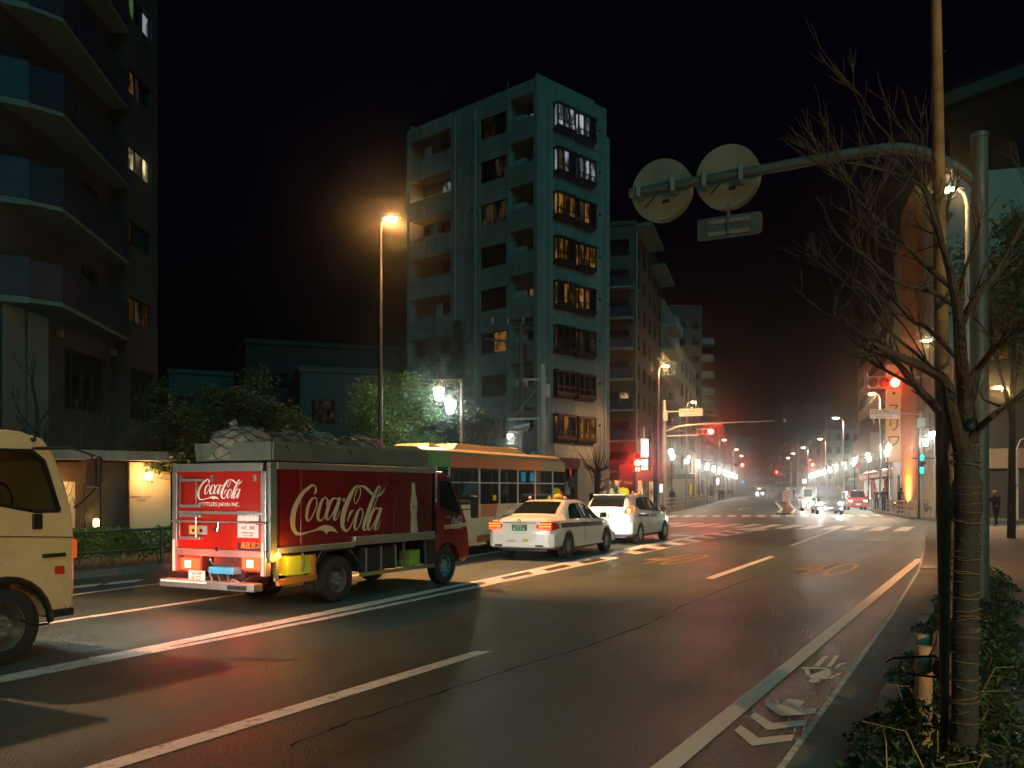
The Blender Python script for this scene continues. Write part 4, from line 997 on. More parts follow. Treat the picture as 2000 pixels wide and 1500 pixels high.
def frear(x, y, l): q = rq(x, y); return Vector((-.0235 - l, q.y, q.z))
# fit the traced word between its corners on the rear door
ra, rb2 = frear(455, 800, 0), frear(1195, 465, 0)
sc = (rb2.y - ra.y) / (1326 - 164)
logo('script_lettering', mat('pale_lettering', (.8, .72, .66), .5, var=.04), tr, lambda x, y, l: Vector((-.0235 - l, ra.y + (x - 164) * sc, ra.z + (895 - y) / 600 * (rb2.z - ra.z))), 4)
PALE = MATS['pale_lettering']
def tback(body, x, y, size, m, sx_=1., xl=-.024): 
    q = rq(x, y); return text('lettering', body, m, size, tr, frame(Vector((xl, q.y, q.z)), (0, -1, 0), (0, 0, 1)), .001, sx_)
tback('BOTTLERS JAPAN INC.', 805, 878, .082, PALE, 1.0)
q0_, q1_ = rq(1115, 990), rq(1452, 1425)
MB().box(-.026, -.02, q1_.y, q0_.y, q1_.z, q0_.z).build('notice_sticker', mat('sticker_white', (.75, .72, .7), .5, var=.03), tr)
tback('お先にどうぞ', 1283, 1045, .072, mat('green_black_print', (.02, .04, .03), .5), .98, -.0285)
tback('エコドライブ実施中', 1283, 1165, .036, BLACK, 1., -.0285); tback('法定　速度', 1283, 1262, .052, BLACK, 1., -.0285); tback('急がば回れ 安全第一', 1283, 1345, .028, BLACK, 1., -.0285); tback('ゆずり合い運転', 1283, 1388, .028, BLACK, 1., -.0285)
for dz_ in (0, 1): pass
MB().box(-.0262, -.02, rq(1540, 1500).y, rq(1120, 1500).y, rq(1120, 1620).z, rq(1120, 1495).z).build('gas_plate', BLACK, tr)
tback('高圧ガス', 1330, 1552, .098, mat('orange_print', (.95, .45, .04), .5), .97, -.029)
MB().box(-.027, -.02, rq(615, 1210).y, rq(325, 1210).y, rq(325, 1360).z, rq(325, 1215).z).build('warning_sticker', mat('grey_sticker', (.4, .4, .4), .5), tr)
MB().box(-.031, -.027, rq(500, 1210).y, rq(345, 1210).y, rq(345, 1345).z, rq(345, 1230).z).build('orange_sticker', mat('orange_print', (.95, .45, .04), .5), tr)
for x in (395, 525): MB().lathe([(.026, 0), (.026, .004), (.001, .004)], 12, Vector((-.034, rq(x, 1300).y, rq(x, 1300).z)), 'x').build('camera_eye', BLACK, tr)
m_ = MB(); q = rq(800, 1290); m_.box(-.09, -.02, q.y - .05, q.y + .03, q.z - .02, q.z + .03); m_.box(-.06, -.02, q.y - .03, q.y + .02, q.z + .03, q.z + .13); m_.build('door_latch', CHROME, tr, bevel=.006)
q = rq(800, 1600); MB().lathe([(.03, -.06), (.035, -.03), (.02, -.02), (.02, 0)], 10, Vector((0, q.y, q.z)), 'x').build('lower_latch', CHROME, tr, smooth=True)
for s_, px0 in ((1, 372), (-1, 493)):
    c = pix_onx(tr, px0, 1101, -.06)
    MB().box(-.1, -.02, c.y - .17, c.y + .17, c.z - .085, c.z + .085).build('tail_lamp', E_TAIL, tr, bevel=.02)
    MB().box(-.108, -.1, c.y - .05 + (.0), c.y + .06, c.z - .05, c.z + .05).build('brake_bulb', E_TAILHOT, tr)
    MB().box(-.02, .1, c.y - .2, c.y + .2, c.z - .12, c.z + .14).build('lamp_panel', mat('red_painted_steel', (.3, .05, .04), .4), tr)
    lamp('POINT', 'tail_lamp_glow', (-.25, c.y, c.z), (1., .05, .015), 60, tr, .08)
m_ = MB(); m_.box(-.28, -.1, -.93, .93, .33, .44); m_.build('rear_bumper', ALU, tr, bevel=.01)
MB().box(-.3, -.285, -.05, .88, .405, .432).build('bumper_reflector', MATS['white_reflector'], tr); MB().box(-.296, -.27, -.8, -.45, .35, .41).build('bumper_slot', BLACK, tr)
for y in (-.55, .55): MB().bar((-.1, y, .39), (.35, y, .55), .08, .1).build('bumper_arm', DKSTEEL, tr)
pc = pix_onx(tr, 384, 1126, -.2)
MB().box(-.2, -.19, pc.y - .165, pc.y + .165, pc.z - .085, pc.z + .085).build('number_plate', mat('plate_white', (.8, .8, .78), .5, var=.03), tr, bevel=.004)
text('plate_number', '品川 400', mat('plate_green', (.03, .12, .05), .5), .055, tr, frame(Vector((-.2025, pc.y, pc.z + .045)), (0, -1, 0), (0, 0, 1)), .001); text('plate_number', '8 52', MATS['plate_green'], .1, tr, frame(Vector((-.2025, pc.y, pc.z - .03)), (0, -1, 0), (0, 0, 1)), .001)
# the blue winch box slung under the tail
wc = pix_onx(tr, 437, 1114, -.1)
MB().box(-.16, .05, wc.y - .24, wc.y + .24, wc.z - .05, wc.z + .05).build('blue_winch_box', mat('sky_blue_paint', (.05, .42, .75), .35), tr, bevel=.015)
MB().tube([(-.12, wc.y + .24, wc.z + .16), (-.12, wc.y + .2, wc.z + .08), (-.12, wc.y - .2, wc.z + .08), (-.12, wc.y - .24, wc.z + .16)], .015, 8).build('winch_bar', CHROME, tr)
MB().tube([(-.1, wc.y + .3, wc.z), (-.12, wc.y + .2, wc.z - .16), (-.1, wc.y, wc.z - .26), (-.12, wc.y - .2, wc.z - .12), (-.1, wc.y - .3, wc.z - .16)], .018, 8).build('winch_cable', STEEL, tr, smooth=True)
for k in range(4): MB().bar((-.11, wc.y + .1 - .1 * k, wc.z - .06), (-.11, wc.y - .06 * k, wc.z - .24), .02, .03).build('winch_strut', CHROME if k % 2 else STEEL, tr)
MB().box(.0, .3, wc.y - .3, wc.y + .3, .45, .8).build('tail_frame', BLACK, tr)
# roof tray
TRAY = mat('grey_green_tray', (.16, .18, .14), .45, .3, ns=1.2, var=.2)
m_ = MB(); m_.box(.1, 3.98, -.92, .6, 2.15, 2.18); m_.build('roof_deck', TRAY, tr)
for nm, bx in (('tray_side', (.1, 3.98, -.94, -.91, 2.15, 2.42)), ('tray_side', (.1, 3.98, .59, .62, 2.15, 2.42)), ('tray_end', (.08, .11, -.91, .59, 2.15, 2.42)), ('tray_end', (3.97, 4.0, -.91, .59, 2.15, 2.42))): MB().box(*bx).build(nm, TRAY, tr, bevel=.004)
for x in (.35, 1.75, 2.85): MB().tube([(x, -.95, 2.36), (x, -.98, 2.34), (x + .02, -.98, 2.28)], .012, 6).build('tray_hook', DKSTEEL, tr)
for yy in (.45, .8): MB().tube([(-.03, yy, 2.1), (-.03, yy, 2.28), (.3, yy - .05, 2.3)], .014, 8).build('roof_rail', CHROME, tr, smooth=True)
# running gear
for s_ in (-1, 1):
    wheel(tr, 1.56, s_ * .80, .362, .19, s_, rim=mat('grey_steel_rim', (.3, .3, .27), .35, .7), twin=True)
    wheel(tr, 4.61, s_ * .80, .355, .19, s_, rim=ALLOY, dark=True)
    MB().tube([(1.0, s_ * .9, .62), (1.15, s_ * .9, .8), (1.3, s_ * .9, .83), (1.8, s_ * .9, .83), (2.05, s_ * .9, .6)], .012, 6).build('mudguard_edge', STEEL, tr)
    MB().prism([(1.0, s_ * .72, .62), (1.28, s_ * .72, .815), (1.85, s_ * .72, .815), (2.05, s_ * .72, .58), (2.02, s_ * .72, .57), (1.84, s_ * .72, .8), (1.29, s_ * .72, .8), (1.02, s_ * .72, .61)], (0, s_ * .2, 0)).build('mudguard', DKSTEEL, tr)
MB().box(2.15, 3.15, -.88, -.5, .42, .8).build('fuel_tank', mat('dark_tank', (.03, .04, .045), .4, .3), tr, bevel=.05)
for x in (2.25, 2.65, 3.05): MB().box(x, x + .04, -.895, -.5, .41, .81).build('tank_strap', STEEL, tr, bevel=.006)
MB().bar((2.1, -.9, .38), (4.2, -.9, .38), .05, .06).build('side_guard_rail', mat('olive_rail', (.25, .2, .09), .5), tr)
MB().box(3.55, 3.85, -.85, -.6, .42, .68).build('battery_box', mat('yellow_green_box', (.45, .5, .05), .5), tr, bevel=.01)
for x in (3.3, 3.95): MB().bar((x, -.9, .38), (x, -.88, .85), .04, .03).build('guard_post', STEEL, tr)
MB().box(4.0, 4.25, -.9, -.5, .42, .9).build('step_well', BLACK, tr)
MB().box(.42, .95, -.9, -.62, .5, .78).build('tool_box', mat('fluorescent_yellow', (.72, .9, .08), .4), tr, bevel=.01)
MB().bar((.2, -.92, .42), (1.0, -.92, .44), .06, .09).build('tail_guard', mat('amber_brown_rail', (.45, .2, .04), .45), tr)
MB().bar((.95, -.9, .4), (.95, -.9, .78), .1, .06).build('tail_guard_post', MATS['amber_brown_rail'], tr)
MB().bar((.16, -.93, .45), (.16, -.93, .8), .05, .05).build('lamp_post', ALU, tr)
MB().tube([(.7, -.93, .82), (.72, -.95, .7), (.7, -.94, .55)], .02, 6).build('hose', STEEL, tr, smooth=True)
MB().ball((.12, -1.0, .81), .045, 10, 8).build('side_marker_lamp', E_AMBER, tr, smooth=True)
lamp('POINT', 'side_marker_glow', (.16, -1.12, .78), (1., .4, .04), 26, tr, .05)
MB().box(.3, 3.9, -.3, .3, .45, .62).build('axle_beam', BLACK, tr)
# cab
def cabshell(root, x0, prof, hw, m, wx, wr, win, name='cab'):
    secs = []
    cx = sum(p[0] for p in prof) / len(prof); cz_ = sum(p[1] for p in prof) / len(prof)
    for y, k in ((-hw, .93), (-hw + .03, .985), (-hw + .1, 1.), (hw - .1, 1.), (hw - .03, .985), (hw, .93)):
        tw_ = lambda z: 1 - max(0, (z - 1.25)) * .055
        secs.append([(x0 + cx + (px_ - cx) * k, y * tw_(pz), cz_ + (pz - cz_) * k) for px_, pz in prof])
    b = MB().loft(secs).build(name, m, root)
    cs = [MB().prism([(x0 + a, -hw - .1, c) for a, c in win], (0, 2 * hw + .2, 0))]
    for s_ in (-1, 1): cs.append(MB().cyl((x0 + wx, s_ * (hw + .1), wr), (x0 + wx, s_ * (hw - .42), wr), wr * 1.2, n=28))
    cut(b, cs)
    for s_ in (-1, 1):
        pts = [Vector((x0 + a, s_ * (hw * (1 - max(0, c - 1.25) * .055) - .035), c)) for a, c in win]
        MB().prism(pts, (0, s_ * .006, 0)).build('side_window', CGLASS if root.name.startswith('cream') else TGLASS, root)
        n = len(pts); mb_ = MB()
        for i in range(n): mb_.bar(pts[i] + Vector((0, s_ * .025, 0)), pts[(i + 1) % n] + Vector((0, s_ * .025, 0)), .035, .03, (0, 1, 0))
        mb_.build('window_seal', BLACK, root)
    return b
prof = [(0, .5), (0, 1.2), (0, 2.0), (.1, 2.07), (.3, 2.08), (.5, 2.02), (.72, 1.72), (.92, 1.36), (1.04, 1.15), (1.12, .9), (1.16, .6), (1.14, .42), (.9, .4), (.4, .42)]
cabshell(tr, 4.24, prof, .93, MAROON, .37, .355, [(.12, 1.42), (.12, 1.92), (.5, 1.92), (.82, 1.4), (.8, 1.24), (.45, 1.34)])
MB().bar((4.5, -.935, 1.05), (5.3, -.93, 1.08), .012, .075).build('cab_stripe', mat('tan_stripe', (.6, .38, .22), .4), tr)
cq = pix_on(tr, 892, 1018, -.94)
logo('door_lettering', PALE, tr, small_logo(745, 600, .00031, lambda u, v, l: Vector((cq.x + u, -.9455 - l, cq.z + v))), 3)
text('lettering', 'BOTTLERS JAPAN', PALE, .035, tr, frame(Vector((cq.x, -.948, cq.z - .13)), (1, 0, 0), (0, 0, 1)), .001)
MB().box(4.55, 4.7, -.955, -.93, 1.2, 1.27).build('door_handle', CHROME, tr, bevel=.008)
MB().box(5.3, 5.39, -.6, .6, .95, 1.05).build('front_grille', CHROME, tr); MB().box(5.2, 5.37, -.9, -.62, .72, .95).build('headlamp', E_HEAD, tr, bevel=.02); MB().box(5.2, 5.37, .62, .9, .72, .95).build('headlamp', E_HEAD, tr, bevel=.02)
bumper(tr, 5.4, -1, .92, .38, .62, MAROON, 'front_bumper', .02, .3)
endp = [(4.24 + .5, 2.02), (4.24 + .72, 1.72), (4.24 + .92, 1.36)]
mb = MB()
for (xa, za), (xb, zb_) in zip(endp, endp[1:]): mb.add([(xa + .012, -.8, za + .01), (xa + .012, .8, za + .01), (xb + .012, .84, zb_ + .01), (xb + .012, -.84, zb_ + .01)], [(0, 1, 2, 3)])
mb.build('windscreen', DGLASS, tr)
MB().tube([(5.05, -.9, 1.35), (5.25, -1.08, 1.38), (5.28, -1.12, 1.6), (5.1, -.9, 1.9)], .012, 6).build('mirror_arm', BLACK, tr)
MB().box(5.22, 5.3, -1.2, -1.04, 1.2, 1.62).build('wing_mirror', BLACK, tr, bevel=.03)
MB().box(4.3, 4.75, -.7, -.2, .95, 1.75).build('driver_seat', cloth('seat', (.03, .03, .035)), tr, bevel=.06)
MB().lathe([(.2, -.012), (.215, 0), (.2, .012), (.19, 0)], 20, (0, 0, 0), 'x', closed=True).build('steering_wheel', BLACK, tr).location = (4.95, -.42, 1.35)
for s_ in (-1, 1): headbeam(tr, 5.55, s_ * .72, .82, 700)

# load on the roof: netted sacks, each its own thing
NET = mat('black_net', (.012, .012, .012), .8); SACKS = [mat('pale_sack', (.26, .23, .19), .7, bump=.6, bs=8, ns=3, var=.35), mat('khaki_sack', (.14, .12, .08), .75, bump=.6, bs=8, ns=4, var=.5), mat('grey_plastic_sack', (.17, .15, .12), .5, bump=.6, bs=8, ns=4, var=.5)]
def sack(label, x, y, l, w, h, m, seed):
    rnd_ = random.Random(seed); I = yaw_inv(tr).inverted(); wp = I @ Vector((x, y, 2.18))
    o = thing('netted_sack', label, 'sack', wp, HEAD, 'netted sacks on the truck roof')
    nu, nv = 18, 9; sh_ = [[1 + rnd_.uniform(-.1, .1) for _ in range(nu)] for _ in range(nv + 1)]
    def pt(i, j, k=1.):
        ph = math.pi / 2 * i / nv; th = 2 * math.pi * j / nu; q_ = sh_[i][j % nu] * k; e = .75
        c_, s_2 = math.copysign(abs(math.cos(th)) ** e, math.cos(th)), math.copysign(abs(math.sin(th)) ** e, math.sin(th))
        return Vector((l / 2 * math.sin(ph) ** .6 * c_ * q_, w / 2 * math.sin(ph) ** .6 * s_2 * q_, h * math.cos(ph) ** .8 * q_ if i < nv else 0))
    mb_ = MB()
    for i in range(nv):
        for j in range(nu): mb_.add([pt(i, j), pt(i, j + 1), pt(i + 1, j + 1), pt(i + 1, j)], [(0, 1, 2, 3)])
    mb_.build('sack_body', m, o, smooth=True, merge=True)
    mb_ = MB()
    for k in range(0, nu, 2):
        mb_.tube([pt(i, k + i, 1.035) for i in range(1, nv + 1)], .006, 4, False); mb_.tube([pt(i, k - i, 1.035) for i in range(1, nv + 1)], .006, 4, False)
    mb_.build('net', NET, o)
    return o
s1 = sack('pale netted sack at the rear of the truck roof with a tied ear', .5, .05, .9, .95, .48, SACKS[0], 1)
MB().tube([(-.1, .05, .42), (-.14, .08, .55), (-.08, .1, .59), (-.04, .06, .47)], [.03, .045, .04, .02], 8).build('tied_ear', SACKS[0], s1, smooth=True)
sack('khaki netted sack second from the rear on the truck roof', 1.3, .0, .62, 1.0, .45, SACKS[1], 2)
sack('grey netted sack third from the rear on the truck roof', 1.95, -.05, .66, 1.0, .49, SACKS[2], 3)
sack('rounded netted sack nearest the cab on the truck roof', 2.85, -.2, .9, .95, .45, SACKS[2], 4)
I_ = yaw_inv(tr).inverted()
mb = MB(); mb.blob((0, 0, .3), (.2, .17, .17), 14, 8); mb.lathe([(.16, 0), (.17, .1), (.1, .2)], 12); o = mb.build('plastic_bundle', mat('blue_plastic', (.08, .12, .35), .35, ns=4, var=.4), None, smooth=True); o.location = I_ @ Vector((3.45, -.15, 2.18)); o.rotation_euler = (0, 0, HEAD); tag(o, 'blue and red plastic bundle beside the front sack on the truck', 'bundle')
MB().lathe([(.165, -.02), (.19, 0), (.165, .02)], 16, (0, 0, .31), 'x').build('red_band', mat('red_plastic', (.5, .04, .05), .4), o, smooth=True)
o = MB().box(-.28, .28, -.25, .25, 0, .1).build('foam_pad', mat('pale_green_foam', (.4, .42, .25), .8), None, bevel=.015); o.location = I_ @ Vector((3.75, .3, 2.43)); o.rotation_euler = (0, 0, HEAD); tag(o, 'flat pale green pad on the front of the truck roof', 'pad')

# ---------------------------------------------------------------- the cream truck cab at the left edge
CREAMP = mat('cream_truck_paint', (.74, .56, .3), .28, 0, coat=.6, ns=1.2, var=.06)
yt = thing('cream_truck', 'cream truck cab waiting behind the red truck at the left edge', 'truck', ST(6.33 - 1.75, 8.75 + .95), HEAD)
prof = [(0, .5), (0, 1.3), (0, 2.2), (.1, 2.33), (.6, 2.36), (1.18, 2.34), (1.42, 2.28), (1.54, 2.12), (1.67, 1.77), (1.73, 1.5), (1.75, 1.2), (1.75, .75), (1.74, .5), (1.5, .44), (.5, .44)]
cabshell(yt, 0, prof, .95, CREAMP, .98, .385, [(.25, 1.66), (.25, 2.12), (1.28, 2.14), (1.41, 2.04), (1.57, 1.52), (1.3, 1.52), (.9, 1.6)])
for s_ in (-1, 1): wheel(yt, .98, s_ * .82, .385, .2, s_, rim=mat('grey_steel_rim', (.3, .3, .27)), dark=True)
mb = MB(); pts = [(.98 + .47 * math.cos(a), -.955, .385 + .47 * math.sin(a)) for a in [R(x_) for x_ in range(0, 181, 15)]]; mb.tube(pts, .035, 8); mb.build('arch_lip', BLACK, yt, smooth=True)
MB().box(1.46, 1.72, -.96, -.5, .42, .5).build('sill_strip', DKSTEEL, yt, bevel=.01); MB().box(1.5, 1.62, -.965, -.94, .44, .49).build('sill_reflector', BLACK, yt)
bumper(yt, 1.78, -1, .95, .5, .78, mat('pale_pink_bumper', (.72, .5, .42), .35), 'front_bumper', .05, .14)
MB().box(1.7, 1.765, -.955, -.86, 1.02, 1.22).build('turn_signal', emis('soft_amber_lens', (1., .15, .02), 1.3), yt, bevel=.02); MB().box(1.68, 1.78, .78, .97, .95, 1.25).build('turn_signal', E_AMBER, yt, bevel=.02)
for y in (-.62, .62): MB().box(1.72, 1.79, y - .14, y + .14, .92, 1.12).build('headlamp', E_HEAD, yt, bevel=.02)
MB().box(1.5, 1.6, -.975, -.945, .87, .95).build('side_marker', emis('side_marker_lens', (1., .07, .02), .4), yt, bevel=.008)
MB().box(1.36, 1.62, -.975, -.945, 1.045, 1.085).build('door_handle', BLACK, yt, bevel=.01); MB().box(1.25, 1.36, -.97, -.945, 1.34, 1.5).build('hinge_cover', BLACK, yt, bevel=.012)
MB().bar((.3, -.952, 1.32), (1.72, -.95, 1.24), .01, .008).build('body_crease', BLACK, yt)
MB().tube([(1.2, -.86, 2.16), (1.65, -1.0, 2.18), (1.84, -1.12, 2.1), (1.85, -1.12, 1.75), (1.72, -.96, 1.55)], .016, 8).build('mirror_arm', BLACK, yt, smooth=True)
MB().box(1.8, 1.88, -1.22, -1.02, 1.76, 2.1).build('wing_mirror', BLACK, yt, bevel=.03)
MB().tube([(1.15, -.9, .44), (1.3, -.92, .36), (1.45, -.92, .36), (1.5, -.9, .44)], .012, 6).build('loose_cable', BLACK, yt, smooth=True)
MB().ball((1.28, -.93, 2.26), .03, 8, 6).build('roof_marker', BLACK, yt)
MB().lathe([(.21, -.014), (.225, 0), (.21, .014), (.195, 0)], 20, (0, 0, 0), 'x', closed=True).build('steering_wheel', BLACK, yt, smooth=True).location = (1.25, -.42, 1.6)
MB().box(.35, .75, -.75, -.15, 1.1, 1.95).build('driver_seat', cloth('seat', (.03, .03, .035)), yt, bevel=.07); MB().box(1.35, 1.62, -.85, .85, 1.2, 1.5).build('dashboard', BLACK, yt, bevel=.04)
MB().box(-3.0, -.1, -.98, .98, .8, 2.7).build('cargo_box', mat('pale_cargo_box', (.6, .58, .52), .5), yt, bevel=.02)
for s_ in (-1, 1): wheel(yt, -1.9, s_ * .82, .385, .2, s_, rim=MATS['grey_steel_rim'], dark=True); headbeam(yt, 1.86, s_ * .62, 1.02, 340, spot=85, aimz=-.22)

# ---------------------------------------------------------------- the bus in the kerb lane
BUSC = mat('cream_bus_paint', (.5, .42, .27), .35, coat=.3, ns=1.2, var=.1); BUSO = mat('orange_bus_paint', (.4, .1, .013), .4, coat=.2, var=.12); BUSG = mat('green_bus_paint', (.04, .25, .07), .3, coat=.4, var=.1); BUSY = mat('yellow_bus_paint', (.2, .155, .07), .4, coat=.15, var=.12)
bu = thing('city_bus', 'small orange, green and cream bus in the kerb lane behind the red truck', 'bus', ST(18.6, 13.62), HEAD + R(1.5))
bx = lambda px_: pix_on(bu, px_, 960, -1.1).x
PX = [bx(880), bx(937), bx(976), bx(1012), bx(1046), bx(1080), bx(1104)]
L_ = PX[-1]; xr = -.3
def bside(name, x0, x1, z0, z1, m, y=-1.1, t=.03, bev=.0): return MB().box(x0, x1, y if y < 0 else y - t, y + t if y < 0 else y, z0, z1).build(name, m, bu, bevel=bev)
for y in (-1.1, 1.1):
    s_ = -1 if y < 0 else 1
    xw = bx(905) - .25
    sk = bside('side_panel', xr, L_ - .02, .33, 1.34, BUSC, y)
    cut(sk, [MB().cyl((xw, s_ * 1.3, .4), (xw, s_ * .9, .4), .5, n=24), MB().cyl((L_ - 1.2, s_ * 1.3, .4), (L_ - 1.2, s_ * .9, .4), .5, n=24)])
    bside('cant_rail', xr, PX[0], 2.3, 2.6, BUSG, y); bside('cant_rail', PX[0] + .002, PX[4] + .5, 2.3, 2.6, BUSO, y); bside('cant_rail', PX[4] + .502, L_ - .02, 2.3, 2.6, BUSY, y)
    for x in [xr + .6, PX[0] - .05] + PX[1:6]: bside('window_pillar', x - .035, x + .035, 1.34, 2.3, FRAMEL, y, .04)
    xs = [xr + .6, PX[0] - .05] + PX[1:6] + [L_ - .03]
    for a, b in zip(xs, xs[1:]):
        bside('transom', a + .036, b - .036, 1.9, 1.935, FRAMEL, y, .03)
        bside('window_glass', a + .036, b - .036, 1.34, 1.9, CGLASS, y + (.012 if y < 0 else -.012), .006); bside('window_glass', a + .036, b - .036, 1.935, 2.3, CGLASS, y + (.012 if y < 0 else -.012), .006)
    wheel(bu, xw, s_ * .95, .4, .22, s_, rim=MATS['grey_steel_rim'], dark=True); wheel(bu, L_ - 1.2, s_ * .95, .4, .22, s_, rim=MATS['grey_steel_rim'], dark=True)
bside('livery_patch', bx(940), bx(966), 1.0, 1.335, BUSO, -1.104, .004); bside('livery_patch', bx(931), bx(962), .335, .52, BUSO, -1.104, .004)
MB().prism([(bx(966), -1.104, 1.335), (bx(972), -1.104, 1.335), (bx(966), -1.104, .86)], (0, .003, 0)).build('livery_patch', BUSO, bu)
text('route_lettering', 'Vバス', BLACK, .22, bu, frame(Vector((bx(1000), -1.105, 1.2)), (1, 0, 0), (0, 0, 1)), .002)
secs = [[(x, y, z) for y, z in ((-1.1, 2.6), (-1.06, 2.7), (-.9, 2.78), (0, 2.82), (.9, 2.78), (1.06, 2.7), (1.1, 2.6), (0, 2.58))] for x in (xr, L_ - .3, L_ - .1, L_)]
secs[2] = [(x, y * .97, z - .03) for x, y, z in secs[2]]; secs[3] = [(x, y * .93, z - .12) for x, y, z in secs[3]]
MB().loft(secs).build('roof', BUSY, bu, smooth=True)
for a, b, k in ((bx(868), bx(905), .12), (bx(922), bx(1060), .17)): MB().loft([[(a, -.6, 2.78), (a, .6, 2.78), (a, .5, 2.8), (a, -.5, 2.8)], [(a + .25, -.62, 2.78), (a + .25, .62, 2.78), (a + .25, .5, 2.8 + k), (a + .25, -.5, 2.8 + k)], [(b - .5, -.62, 2.78), (b - .5, .62, 2.78), (b - .5, .5, 2.8 + k), (b - .5, -.5, 2.8 + k)], [(b, -.6, 2.78), (b, .6, 2.78), (b, .5, 2.8), (b, -.5, 2.8)]]).build('roof_unit', BUSY, bu, bevel=.02)
MB().box(xr, L_ - .05, -1.05, 1.05, .36, .5).build('floor', BLACK, bu)
MB().box(xr, xr + .05, -1.09, 1.09, .35, 2.6).build('rear_wall', BUSG, bu); MB().box(L_ - .04, L_, -1.09, 1.09, .35, 1.25).build('front_panel', BUSC, bu, bevel=.01); MB().box(L_ - .03, L_ - .02, -1.07, 1.07, 1.25, 2.3).build('windscreen', CGLASS, bu); MB().box(L_ - .06, L_, -1.08, 1.08, 2.3, 2.6).build('destination_box', BLACK, bu)
MB().box(xr + .06, L_ - .3, -1.0, 1.0, 2.52, 2.56).build('ceiling', mat('bus_ceiling', (.3, .36, .36), .6), bu)
for y in (-.45, .45): MB().box(xr + .3, L_ - 1.4, y - .06, y + .06, 2.49, 2.515).build('ceiling_light', emis('bus_strip_light', (.3, .95, 1.), 8), bu)
for i in range(6):
    for y in (-.7, .65):
        x = xr + .6 + i * .95
        m2 = MB(); m2.box(x, x + .45, y - .3, y + .3, .9, 1.02); m2.box(x, x + .1, y - .3, y + .3, 1.02, 1.55); m2.build('bus_seat', cloth('bus_seat', (.03, .06, .1)), bu, bevel=.03)
for x in (PX[0] + .1, PX[2] - .1, PX[4]): MB().cyl((x, .15, .5), (x, .15, 2.5), .018, n=8).build('grab_pole', mat('orange_pole', (.75, .18, .02), .4), bu)
for px_ in (1035, 1052): q = bx(px_); MB().box(q - .12, q + .14, -.9, -.87, 1.97, 2.24).build('display_screen', emis('cyan_screen', (.06, .7, 1.), 2), bu, bevel=.01)
q = bx(966); MB().box(q - .07, q + .07, -1.112, -1.1, 1.44, 1.58).build('window_sticker', emis('orange_sticker_light', (1., .42, .03), .7), bu)
q = bx(1072); MB().lathe([(.13, 0), (.13, .01), (.01, .01)], 14, (q, -1.115, 1.42), 'y').build('round_sticker', mat('yellow_sticker', (.6, .42, .04), .5), bu)
MB().tube([(L_ - .05, -1.1, 2.5), (L_ + .25, -1.18, 2.4), (L_ + .25, -1.18, 2.1)], .02, 8).build('mirror_arm', mat('red_plastic', (.5, .04, .05)), bu); MB().box(L_ + .2, L_ + .28, -1.28, -1.1, 1.8, 2.15).build('wing_mirror', BLACK, bu, bevel=.03)
bp = yaw_inv(bu).inverted() @ Vector((bx(957), -.55, .5))
person('passenger', 'bus passenger in pale jacket standing at the window', bp, HEAD + R(190), 1.62, cloth('pale_blue', (.4, .52, .52)), cloth('dark', (.03, .03, .035)), HAIR, arms=.9)
bp = yaw_inv(bu).inverted() @ Vector((bx(900), -.3, .5))
person('passenger', 'bus passenger in orange seen through the rear side window', bp, HEAD + R(90), 1.55, cloth('orange', (.6, .15, .03)), cloth('dark', (.03, .03, .035)), HAIR)

# ---------------------------------------------------------------- taxis
WHITE = mat('white_car_paint', (.74, .72, .68), .22, coat=.7, ns=1.2, var=.04); NAVY = mat('navy_stripe', (.015, .02, .05), .3)
def taxi_bits(root, st, stripe, plate, lampx, side_lamps):
    pass
sa, ta = toST(G(1109, 1090))
ang = R(3.4)
sd_ = thing('sedan_taxi', 'white sedan taxi with navy stripe stopped ahead of the red truck', 'car', (0, 0, 0), HEAD + ang)
st = [(0, .42, .84, .86, .66, .5), (.06, .34, .94, .985, .80, .62), (.2, .28, .97, 1.035, .87, .68), (.5, .24, .97, 1.06, .895, .70), (.78, .22, .965, 1.085, .9, .69), (1.1, .21, .96, 1.26, .9, .63), (1.5, .2, .955, 1.43, .9, .6), (1.8, .2, .95, 1.47, .9, .6), (2.4, .2, .945, 1.475, .9, .61), (2.85, .2, .94, 1.43, .9, .6), (3.15, .2, .93, 1.31, .895, .62), (3.7, .22, .92, 1.03, .89, .68), (4.2, .24, .84, .95, .88, .68), (4.6, .28, .7, .82, .82, .6), (4.82, .36, .58, .66, .68, .48)]
WB = 2.87; XR = 1.05
rw = G(1109, 1090); Mz = Matrix.Rotation(HEAD + ang, 4, 'Z'); sd_.location = rw - (Mz @ Vector((XR, -.86, 0)))
carbody(sd_, st, (XR, XR + WB), .335, WHITE)
